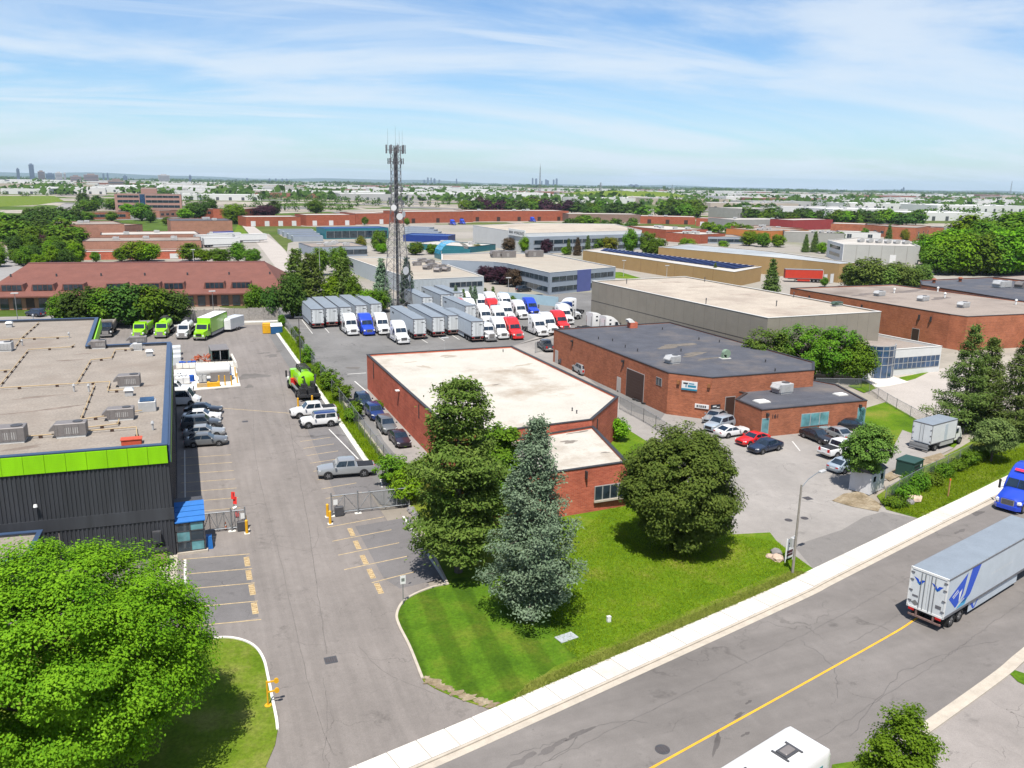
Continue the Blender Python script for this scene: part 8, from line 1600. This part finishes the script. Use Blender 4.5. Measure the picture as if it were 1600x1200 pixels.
for p, lb, w in ((gp(1401, 785, .055), 'steel utility plate on the verge near pale boulder', .9), (gp(885, 998, .082), 'blue grey utility plate at the foot of the spruce', .7)):
    o = thing('utility_plate', lb, 'utility cover', p, .2); b = MB(); b.box(-w, w, -w*.6, w*.6, 0, .05); b.build('plate', mat('pale_plate', (.30, .32, .33), .6, .15, 3), o); b = MB(); b.box(-w*.85, w*.85, -w*.45, w*.45, .05, .065); b.build('lid', mat('pale_plate_lid', (.26, .28, .30), .6, .2, 5), o)
o = thing('marker_box', 'small white marker box in the middle of the lawn', 'marker', gp(951, 973, .07)); b = MB(); b.bbox(-.14, .14, -.12, .12, 0, .4, .03); b.build('body', WHITEP, o); b = MB(); b.box(-.15, .15, -.13, .13, .4, .43); b.build('cap', COPW, o)
# white hut and green box
hut = thing('white_hut', 'small white hut with dark windows under the small tree', 'hut', gp(1353, 764, .03), .35); b = MB(); b.box(-1.5, 1.5, -1.1, 1.1, 0, 2.3); b.build('wall', mat('white_board_wall', (.50, .50, .51), .7, .08, 1, stretch=(6, 1, 1)), hut)
b = MB(); b.loft([[(-1.7, -1.3, 2.25), (1.7, -1.3, 2.25), (1.7, 1.3, 2.25), (-1.7, 1.3, 2.25)], [(-1.7, -.05, 2.85), (1.7, -.05, 2.85), (1.7, .05, 2.85), (-1.7, .05, 2.85)]]); b.build('roof', ROOFD, hut)
for x0_, x1_, y0_, y1_ in ((-1.0, -.5, -1.12, -1.08), (.5, 1.1, -1.12, -1.08), (1.48, 1.52, -.5, .3)): b = MB(); b.box(x0_, x1_, y0_, y1_, 1.2, 1.8); b.build('window', GL, hut)
b = MB(); b.box(-.35, .3, -1.125, -1.1, .05, 1.9); b.build('door', WHITEP, hut)
tb = thing('transformer_box', 'dark green transformer box behind the right fence', 'transformer', gp(1419, 742, .03), .35); DG = mat('dark_green_box', (.018, .05, .04), .5, .1, 2); b = MB(); b.bbox(-1.2, 1.2, -.95, .95, .1, 1.75, .06); b.build('cabinet', DG, tb); b = MB(); b.box(-1.3, 1.3, -1.05, 1.05, 0, .1); b.build('pad', CONC2, tb); b = MB(); b.box(-1.25, 1.25, -1.0, 1.0, 1.7, 1.8); b.build('lid', DG, tb)
for k in range(3): b = MB(); b.box(-1.0, .1, -.975, -.95, .45+k*.4, .6+k*.4); b.build('louvre', BLACK, tb)
b = MB(); b.box(.5, .7, -.97, -.95, 1.0, 1.3); b.build('notice_plate', WHITEP, tb)
# tyres at the brown brick wall
for k, (x_, y_, n_) in enumerate(((969, 612, 1), (993, 625, 1), (999, 627, 1), (1007, 631, 2))):
    p = gp(x_, y_, .02); o = thing('old_tyre', ('old tyre at the pale door', 'left old tyre below the overhead door', 'middle old tyre below the overhead door', 'right old tyre below the overhead door')[k], 'tyre', p, 0, 'old tyres by the brown brick wall'); rg_ = [[((.36+.13*math.cos(t_))*math.cos(a_), (.36+.13*math.cos(t_))*math.sin(a_), .13+.13*math.sin(t_)) for t_ in [j*math.pi/3 for j in range(6)]] for a_ in [i*math.pi/8 for i in range(16)]]; b = MB(); b.loft(rg_+[rg_[0]], cap=False); b.build('tread', TYRE, o, True); b = MB(); b.tube((0, 0, .02), (0, 0, .06), .3, None, 12); b.build('rim', DKSTEEL, o)
# bins at the back of the lot
o = thing('yellow_bin', 'yellow round bin beside the blue bin at the yard corner', 'bin', gp(417, 521, .03)); b = MB(); b.bbox(-.8, .8, -.6, .6, .1, 1.9, .15); b.build('body', SAFEY, o); b = MB(); b.bbox(-.75, .75, -.55, .55, 1.9, 2.1, .08); b.build('lid', SAFEY, o)
o = thing('blue_bin', 'blue bin with white lid at the yard corner', 'bin', gp(432, 521, .03)); b = MB(); b.bbox(-1.1, 1.1, -.8, .8, .05, 1.5, .05); b.build('body', mat('bin_blue', (.012, .07, .17), .5), o); b = MB(); b.loft([[(-1.15, -.85, 1.5), (1.15, -.85, 1.5), (1.15, .85, 1.9), (-1.15, .85, 1.9)], [(-1.15, -.85, 1.58), (1.15, -.85, 1.58), (1.15, .85, 1.98), (-1.15, .85, 1.98)]]); b.build('lid', WHITEP, o)
# tank pad
pad = px((274, 602), (300, 611), (376, 604), (368, 574), (272, 579)); b = MB(); b.prism(pad, 0, .14); tag(b.build('tank_pad', CONCW), kind='structure')
for k in range(9):
    p = at(276, 577).lerp(at(366, 573), k/9); q = at(276, 577).lerp(at(366, 573), (k+.94)/9); o = thing('barrier_block', '%s concrete block from left in the wall behind white tank' % ('first second third fourth fifth sixth seventh eighth ninth'.split()[k]), 'block', (p+q)/2, math.atan2(q.y-p.y, q.x-p.x), 'concrete blocks around the tank pad'); l_ = (q-p).length/2; b = MB(); b.loft([[(-l_, -.3, .14), (l_, -.3, .14), (l_, .3, .14), (-l_, .3, .14)], [(-l_, -.15, .95), (l_, -.15, .95), (l_, .15, .95), (-l_, .15, .95)]]); b.build('body', CONCW, o); b = MB(); b.box(-l_*.6, l_*.6, -.1, .1, .951, .97); b.build('top_face', CONC2, o)
for k in range(3): p = at(369, 575).lerp(at(362, 561), k/3); q = at(369, 575).lerp(at(362, 561), (k+.92)/3); o = thing('barrier_block', '%s block of the right side wall at the tank pad' % ('nearest', 'middle', 'farthest')[k], 'block', (p+q)/2, math.atan2(q.y-p.y, q.x-p.x), 'concrete blocks around the tank pad'); l_ = (q-p).length/2; b = MB(); b.loft([[(-l_, -.3, .02), (l_, -.3, .02), (l_, .3, .02), (-l_, .3, .02)], [(-l_, -.15, .95), (l_, -.15, .95), (l_, .15, .95), (-l_, .15, .95)]]); b.build('body', CONCW, o)
tk = thing('fuel_tank', 'white horizontal fuel tank on grey skid at the tank pad', 'tank', gp(336, 596, .14), -.03); b = MB()
def rgx(x_, r_): return [(x_, r_*math.cos(k*math.pi/8), 1.75+r_*math.sin(k*math.pi/8)) for k in range(16)]
b.loft([rgx(-2.7, .55), rgx(-2.5, .95), rgx(2.2, .95), rgx(2.4, .55)]); b.build('tank', P_BASE, tk, True); b = MB(); b.box(-.6, 2.2, -1.2, -.7, .0, 1.5); b.build('pump_cabinet', UNITG, tk); b = MB()
for x_ in (-2.0, -.4, 1.5): b.box(x_-.1, x_+.1, -.8, .8, 0, 1.0)
b.build('saddle', STEEL, tk); b = MB(); b.tube((-2.0, -.9, 0), (-2.0, -.9, 1.2), .3, None, 10); b.tube((-1.4, -.9, 0), (-1.4, -.9, 1.1), .3, None, 10); b.build('filter', UNITW, tk)
for k, (x_, y_) in enumerate(((343, 604), (352, 604), (362, 604), (371, 600), (368, 590))): bollard(gp(x_, y_, .14), ('first', 'second', 'third', 'fourth', 'fifth')[k]+' yellow bollard from the left before the white tank', 1.5, .1)
for (x_, y_), lb, m_, s_ in (((334, 605), 'orange yellow box before the white tank', SAFEY, (.9, .4, .7)), ((318, 606), 'low yellow guard frame left of orange yellow box', GASP, (.9, .3, .6)), ((357, 590), 'blue machine at the right end of white tank', CB, (.5, .5, 1.5))):
    o = thing('pad_equipment', lb, 'equipment', gp(x_, y_, .14)); b = MB(); b.bbox(-s_[0], s_[0], -s_[1], s_[1], 0, s_[2], .05); b.build('body', m_, o); b = MB(); b.box(-s_[0]*.6, s_[0]*.6, -s_[1]*.6, s_[1]*.6, s_[2], s_[2]+.1); b.build('cap', DKSTEEL, o)
def drum(x_, y_, m_, lb, z_=.03): 
    o = thing('drum', lb, 'drum', gp(x_, y_, z_), 0, 'drums at the tank pad'); b = MB(); b.tube((0, 0, 0), (0, 0, .95), .38, None, 14); b.build('body', m_, o); b = MB(); 
    for k in (.3, .62): b.tube((0, 0, k), (0, 0, k+.05), .4, None, 14)
    b.build('hoop', m_, o)
DB = mat('drum_blue', (.01, .07, .35), .4)
for k, (x_, y_) in enumerate(((284, 574), (288, 574.5), (297, 574), (303, 573.5))): drum(x_, y_, DB, ('first', 'second', 'third', 'fourth')[k]+' blue drum behind the concrete block wall')
drum(300, 597, DB, 'blue drum between white totes and tank', .14)
for k, (x_, y_) in enumerate(((279, 597), (287, 596), (281, 602), (291, 601))): 
    o = thing('white_tote', ('rear left', 'rear right', 'front left', 'front right')[k]+' white tote of the four at the tank pad', 'tote', gp(x_, y_, .14), R.uniform(-.2, .2), 'white totes at the tank pad'); b = MB(); b.bbox(-.55, .55, -.5, .5, .15, 1.15, .08); b.build('bottle', P_BASE, o); b = MB(); b.box(-.58, .58, -.53, .53, 0, .15); b.build('pallet', WOOD, o); b = MB(); b.tube((0, 0, 1.15), (0, 0, 1.2), .12, None, 10); b.build('cap', DKSTEEL, o)
for k, (x_, y_) in enumerate(((276, 570), (276, 562), (276, 554))): o = thing('white_cabinet', ('nearest', 'middle', 'farthest')[k]+' white cabinet behind the charcoal wall corner', 'cabinet', gp(x_, y_, .03), 0, 'white cabinets'); b = MB(); b.bbox(-.75, .75, -.9, .9, 0, 1.5, .05); b.build('body', P_BASE, o); b = MB(); b.box(-.7, .7, -.92, -.9, .1, 1.4); b.build('door', TDOOR, o)
ct = thing('open_container', 'dark green container with open front behind the tank', 'container', gp(344, 568, .03), .05); b = MB(); b.box(-1.4, 1.4, -1.5, 3.5, 0, .15); b.box(-1.4, -1.3, -1.5, 3.5, .15, 2.5); b.box(1.3, 1.4, -1.5, 3.5, .15, 2.5); b.box(-1.3, 1.3, 3.4, 3.5, .15, 2.5); b.build('shell', mat('grey_green_container', (.10, .14, .12), .6, .15, 2), ct); b = MB(); b.box(-1.45, 1.45, -1.55, 3.55, 2.5, 2.6); b.build('roof', UNITG, ct); b = MB(); b.box(-.05, .05, -1.5, -1.4, .15, 2.5); b.build('mullion', UNITW, ct)
for k in range(5): p = gp(333+k*6, 571, .03); drum(333+k*6, 572-k*.2, BLACK, ('first', 'second', 'third', 'fourth', 'fifth')[k]+' black drum before the dark green container')
rp = thing('scrap_pile', 'rusty orange scrap pile left of the dark green container', 'scrap', gp(318, 568, .03)); b = MB(); rr = random.Random(3)
for k in range(40): c_ = Vector((rr.uniform(-1.5, 1.5), rr.uniform(-.9, .9), rr.uniform(.1, 1.3))); b.tube(c_, c_+Vector((rr.uniform(-.8, .8), rr.uniform(-.5, .5), rr.uniform(-.2, .5))), .09, None, 5)
tag(b.build('scrap', mat('rusty_orange', (.30, .07, .03), .8, .35, 3), rp), kind='stuff')
# light poles of the yards and far masts
def thin_pole(x_, yb, yt, lb, m_=None, r=.09, arm=0):
    p = at(x_, yb); h = hfrom(p, yt, x_); o = thing('light_pole', lb, 'pole', (p.x, p.y, 0)); b = MB(); b.tube((0, 0, 0), (0, 0, h), r, r*.6, 8); b.build('pole', m_ or STEEL, o); b = MB(); b.bbox(-.7, .7, -.2, .2, h-.1, h+.12, .04); b.build('lamp_head', m_ or UNITW, o)
thin_pole(470, 572, 496, 'tall dark light pole on the fence line beside the tank truck', DKSTEEL); thin_pole(501, 452, 381, 'pale light pole behind the trailers near the pines', UNITW); thin_pole(29, 510, 458, 'thin light pole before the red roofed building at left'); thin_pole(334, 494, 455, 'thin light pole before the red roofed building at right'); thin_pole(794, 470, 434, 'pale light pole in the grey office courtyard', UNITW); thin_pole(974, 432, 407, 'left pale light pole before the solar hall', UNITW); thin_pole(1041, 441, 415, 'right pale light pole before the solar hall', UNITW); thin_pole(695, 558, 528, 'thin pale post behind the white roof', UNITW, .05); thin_pole(303, 413, 390, 'pale pole behind the red roof', UNITW)
def mast(x_, yb, yt, lb, w=1.0, cat='mast', arms=0):
    p = at(x_, yb); h = hfrom(p, yt, x_); o = thing('radio_mast' if not arms else 'transmission_tower', lb, cat, (p.x, p.y, 0)); b = MB(); n = 12
    for s, c_ in cn: b.tube((s*w, c_*w, 0), (s*w*.15, c_*w*.15, h), w*.16, w*.07, 4, False)
    b.build('legs', TWS, o); b = MB()
    for k in range(n):
        t0, t1 = k/n, (k+1)/n; f0, f1 = 1-.85*t0, 1-.85*t1; b.tube((-w*f0, -w*f0, h*t0), (w*f1, -w*f1, h*t1), w*.09, None, 4, False); b.tube((w*f0, w*f0, h*t0), (-w*f1, w*f1, h*t1), w*.09, None, 4, False)
    tag(b.build('bracing', TWS, o), kind='stuff'); b = MB()
    for k in range(arms): b.box(-w*1.6+k*.4*w, w*1.6-k*.4*w, -w*.1, w*.1, h*(.78+k*.08), h*(.785+k*.08)+.3)
    if not arms: b.tube((0, 0, h), (0, 0, h*1.08), w*.08, None, 4)
    b.build('top', TWS, o)
mast(843, 312, 260, 'thin dark radio mast in the far distance right of the tower', 2.0); mast(1049, 312, 289, 'short pale mast above the far halls', 1.6); mast(1578, 306, 283, 'transmission tower on the horizon at right', 5, 'pylon', 3); mast(938, 305, 285, 'small transmission tower on the horizon', 4, 'pylon', 3); mast(970, 315, 297, 'thin pale pole near the green mound', 1.0); mast(1271, 316, 302, 'thin pale mast at right of the centre', 1.2)
# stone border at the gate, rubble patch, grass tufts
for k in range(9): p = gp(642+k*2.6, 797+k*3.4, .05); rock_r = R.uniform(.3, .45); rock(p, rock_r, '%s stone of the border from the sliding gate along the lawn' % ('first second third fourth fifth sixth seventh eighth ninth'.split()[k]), RK2, 20+k)
def tufts(name, lb, poly, n, h, mt, seed, w=.05):
    g = np.random.default_rng(seed); a_ = np.array([(p[0], p[1]) for p in poly]); lo, hi = a_.min(0), a_.max(0); pts = []
    while len(pts) < n:
        q = g.uniform(lo, hi, (n*2, 2)); ins = np.zeros(len(q), bool); j = len(a_)-1
        for i in range(len(a_)):
            c_ = ((a_[i, 1] > q[:, 1]) != (a_[j, 1] > q[:, 1])) & (q[:, 0] < (a_[j, 0]-a_[i, 0])*(q[:, 1]-a_[i, 1])/(a_[j, 1]-a_[i, 1]+1e-12)+a_[i, 0]); ins ^= c_; j = i
        pts += list(q[ins])
    pts = np.array(pts[:n]); hh = h*g.uniform(.4, 1.3, n); an = g.uniform(0, 6.28, n); V = np.zeros((n, 3, 3)); wv = np.stack([np.cos(an), np.sin(an)], 1)*w
    V[:, 0, :2] = pts-wv; V[:, 1, :2] = pts+wv; V[:, 2, :2] = pts+g.normal(0, h*.95, (n, 2)); V[:, 0, 2] = V[:, 1, 2] = .06; V[:, 2, 2] = .06+hh
    me = bpy.data.meshes.new(name); me.vertices.add(3*n); me.vertices.foreach_set('co', V.reshape(-1)); me.loops.add(3*n); me.loops.foreach_set('vertex_index', np.arange(3*n, dtype=np.int32)); me.polygons.add(n); me.polygons.foreach_set('loop_start', np.arange(0, 3*n, 3, dtype=np.int32)); me.polygons.foreach_set('loop_total', np.full(n, 3, np.int32)); me.update(); me.validate(); me.materials.append(mt)
    o = bpy.data.objects.new(name, me); COL.objects.link(o); tag(o, lb, 'grass', None, 'stuff')
BL = leafmat('grass_blade', (.11, .215, .004), (.23, .36, .014), .5, .35); BLD = leafmat('grass_blade_dry', (.11, .15, .012), (.26, .25, .06), .42, .4)
tufts('lawn_grass_blades', 'tall green grass blades over the front lawn', px((860, 990), (905, 1035), (1262, 886), (1215, 848), (1145, 836), (1000, 760), (905, 830), (870, 900)), 42000, .14, BL, 2, .035); tufts('verge_grass_blades', 'rough grass blades on the verge by the right fence', px((1388, 797), (1437, 810), (1560, 748), (1640, 690), (1530, 715), (1440, 762)), 12000, .18, BL, 3, .04); tufts('weeds_along_fence', 'weeds along the fence strip between the lots', [p+Vector((.3, 0, 0)) for p in kp]+[p+Vector((1.8, 0, 0)) for p in kp[::-1]], 16000, .45, BL, 4, .05); tufts('weeds_at_brick_corner', 'weeds at the corner of the red brick wall by the parked line', px((640, 735), (690, 700), (720, 730), (690, 770), (655, 775)), 9000, .4, BLD, 5, .04); tufts('lawn_edge_weeds', 'dry grass blades along the sidewalk edge of the lawn', [p for p in edge if 16 < p.x < 45]+[p for p in offset_line(edge, -.8) if 17 < p.x < 44][::-1], 22000, .14, BLD, 6, .03)
sheet('rubble_patch', px((618, 735), (648, 722), (668, 735), (660, 770), (640, 770)), .085, SOIL)
# ------------------------------------------------------------------ wear: seams, sealed joints, roof seams, tyre marks
SEAM = mat('asphalt_seam', (.112, .100, .093), .9, .3, 2); SEAL = mat('crack_sealant', (.082, .075, .072), .6, .3, 2)
def polyline(b_, pts, w, z):
    l0, l1 = offset_line(pts, -w/2), offset_line(pts, w/2)
    for i_ in range(len(pts)-1): b_.add([(l0[i_].x, l0[i_].y, z), (l1[i_].x, l1[i_].y, z), (l1[i_+1].x, l1[i_+1].y, z), (l0[i_+1].x, l0[i_+1].y, z)], [(0, 1, 2, 3)])
def wob(pts, amp, n, sd):
    rr = random.Random(sd); s = smooth_line(pts, n); return [p+Vector((rr.gauss(0, amp), rr.gauss(0, amp), 0)) for p in s]
b = MB()
for k, pts in enumerate(([(432, 560), (455, 680), (478, 800), (497, 930), (511, 1022)], [(395, 620), (400, 720), (432, 850), (480, 1060), (520, 1180)], [(495, 823), (497, 842), (480, 860), (410, 848)], [(505, 1060), (512, 1120), (505, 1190)], [(560, 1010), (600, 1050), (680, 1085)], [(330, 650), (420, 655), (470, 700)])): polyline(b, wob(px(*pts), .03, 9, k), .04+.02*(k == 0), .0325)
tag(b.build('asphalt_seams', SEAM), kind='structure')
b = MB()
for k, (off, x0, x1) in enumerate(((5.4, 5, 60), (12.6, 22, 75), (7.9, 40, 80))): polyline(b, [p for p in wob([q for q in offset_line(edge, off) if x0 < q.x < x1], .05, 4, 40+k)], .03, .0045)
for k, pts in enumerate(([(860, 1190), (930, 1135), (1010, 1128)], [(1330, 1150), (1400, 1060), (1480, 1020), (1560, 1000)], [(1250, 1000), (1300, 1040), (1310, 1090)], [(800, 1180), (870, 1160), (905, 1150)])): polyline(b, wob(px(*pts), .08, 9, 60+k), .035, .0045)
tag(b.build('road_cracks', SEAL), kind='structure')
def blotch(b_, x_, y_, rx, ry, z, sd, ang=0):
    rr = random.Random(sd); c = at(x_, y_); n_ = 22; ph = [rr.uniform(0, 6) for _ in range(4)]
    pts = []
    for k in range(n_):
        a = k*2*math.pi/n_; f = 1+.28*math.sin(2*a+ph[0])+.22*math.sin(3*a+ph[1])+.16*math.sin(5*a+ph[2])+rr.uniform(-.1, .1); u, v = rx*f*math.cos(a), ry*f*math.sin(a); pts.append((c.x+u*math.cos(ang)-v*math.sin(ang), c.y+u*math.sin(ang)+v*math.cos(ang), z))
    b_.add(pts, [tuple(range(n_))])
b = MB()
for k, (x_, y_, rx, ry, an) in enumerate(((425, 556, 1.6, .9, .9), (412, 552, .9, .6, .3), (436, 549, .8, .5, .8), (393, 588, 1.8, 2.2, .2), (390, 604, .7, .8, 0), (345, 608, .9, .5, .2), (553, 575, .9, 1.0, 0), (470, 540, .6, .5, 0))): blotch(b, x_, y_, rx, ry, .0335, 70+k, an)
tag(b.build('oil_stains_lot', asphalt('stained_asphalt', (.105, .096, .09), crack=.2, blot=.3)), kind='structure')
b = MB()
for k, (x_, y_, rx, ry, an) in enumerate(((815, 1188, .8, .25, .3), (862, 1168, .9, .22, .3), (905, 1146, .8, .2, .3), (1155, 1117, .5, .12, .3), (1120, 1160, 1.0, .15, .9), (1527, 802, 1.1, .3, .3), (1500, 830, .8, .2, .3), (1170, 1097, .25, .1, .3), (1165, 1147, .3, .1, .3))): blotch(b, x_, y_, rx, ry, .0038, 90+k, an)
tag(b.build('oil_stains_road', asphalt('stained_road', (.088, .080, .077), crack=.2, blot=.3)), kind='structure')
b = MB()
for k in range(13): t_ = k/12; p = worn[int(t_*(len(worn)-1))]; rr = random.Random(200+k); n_ = 12; r_ = rr.uniform(.18, .42); b.add([(p.x+.25+r_*1.5*math.cos(a)*f, p.y+.3+r_*math.sin(a)*f, .0885+k*.0002) for a, f in [(q*2*math.pi/n_, rr.uniform(.6, 1.3)) for q in range(n_)]], [tuple(range(n_))])
tag(b.build('worn_soil', SOIL), kind='structure')
# welded seams, ponding stains and drains on the membrane roofs
def roof_seams(root, step, z_off, m_, ang=0.0):
    rel, h = SHELL[root.name]; q_ = inset(rel, .5); xs = [p.x for p in q_]; ys = [p.y for p in q_]; bb = MB(); y_ = min(ys)+step*.6
    while y_ < max(ys):
        cr = []
        for i_ in range(len(q_)):
            a, c = q_[i_], q_[(i_+1) % len(q_)]
            if (a.y > y_) != (c.y > y_): cr.append(a.x+(c.x-a.x)*(y_-a.y)/(c.y-a.y))
        cr.sort()
        for x0, x1 in zip(cr[::2], cr[1::2]): bb.add([(x0, y_-.04, h-z_off), (x1, y_-.04, h-z_off), (x1, y_+.04, h-z_off), (x0, y_+.04, h-z_off)], [(0, 1, 2, 3)])
        y_ += step*R.uniform(.85, 1.15)
    bb.build('roof_seams', m_, root)
roof_seams(B6, 2.4, .105, mat('membrane_lap', (.085, .085, .092), .8, .3, 1)); roof_seams(B6o, 2.0, .085, mat('membrane_lap', (.085, .085, .092)))
def roof_stain(root, spots, z, m_, sd):
    bb = MB(root.location)
    for k, (x_, y_, rx, ry, an) in enumerate(spots):
        rr = random.Random(sd+k); c = at(x_, y_, z); n_ = 20; ph = [rr.uniform(0, 6) for _ in range(3)]
        bb.add([(c.x+rx*f*math.cos(a)*math.cos(an)-ry*f*math.sin(a)*math.sin(an), c.y+rx*f*math.cos(a)*math.sin(an)+ry*f*math.sin(a)*math.cos(an), z) for a, f in [(k2*2*math.pi/n_, 1+.3*math.sin(2*k2*2*math.pi/n_+ph[0])+.25*math.sin(3*k2*2*math.pi/n_+ph[1])+rr.uniform(-.16, .16)) for k2 in range(n_)]], [tuple(range(n_))])
    bb.build('ponding_stain', m_, root)
STW = mat('roof_stain_tan', (.27, .235, .19), .95, .22, 1.2, fine=.2, tint=(.33, .30, .26)); STG = mat('roof_stain_grey', (.16, .14, .12), .95, .25, 1.0, fine=.2)
roof_stain(B1, [(700, 556, 1.2, .7, .2), (770, 602, 1.4, .5, .1), (663, 573, .4, 1.4, .6), (820, 570, 1.3, .5, .3), (640, 566, .9, .3, .4), (730, 590, .4, 1.6, .5), (850, 610, 1.0, .4, .2)], HB-.203, STW, 5); roof_stain(B1, [(775, 601, .7, .18, .1), (701, 558, .6, .2, .1)], HB-.2, STG, 15)
roof_stain(B1o, [(905, 675, 1.2, .25, .2), (890, 690, 1.0, .4, .1), (945, 707, .5, .15, .1)], HO-.162, STG, 25); roof_stain(BG, [(1050, 441, 4, 1.2, .2), (1100, 448, 3, 1.0, .2), (1170, 460, 4, 1.2, .2), (1215, 488, 3, .7, .1), (1260, 478, 2.4, .7, .2)], HG-.18, mat('roof_stain_beige', (.27, .225, .185), .95, .25, .6, fine=.2), 35)
roof_stain(B6, [(1055, 540, 3.2, 1.5, .3), (1085, 553, 3.0, .8, .3), (1110, 560, 2.2, .5, .2)], H6-.1, mat('roof_stain_dust', (.115, .10, .085), .95, .3, 1.0, fine=.2), 45); roof_stain(BR, [(1420, 455, 6, 1.5, .2), (1470, 466, 4, 1.2, .2), (1350, 460, 4, 1, .2)], HR-.18, mat('roof_stain_dark', (.12, .10, .09), .95, .25, .6, fine=.2), 55)
roof_stain(L0, [(107, 563, 1.2, .4, .1), (128, 553, .8, .3, .1), (70, 640, 3, .3, .2), (35, 700, 1.6, .3, .3), (228, 603, 1.4, .2, .1), (60, 620, 2.2, .3, .1)], HL-.285, mat('roof_stain_gravel', (.15, .12, .10), .95, .25, 1.0, fine=.2), 65)
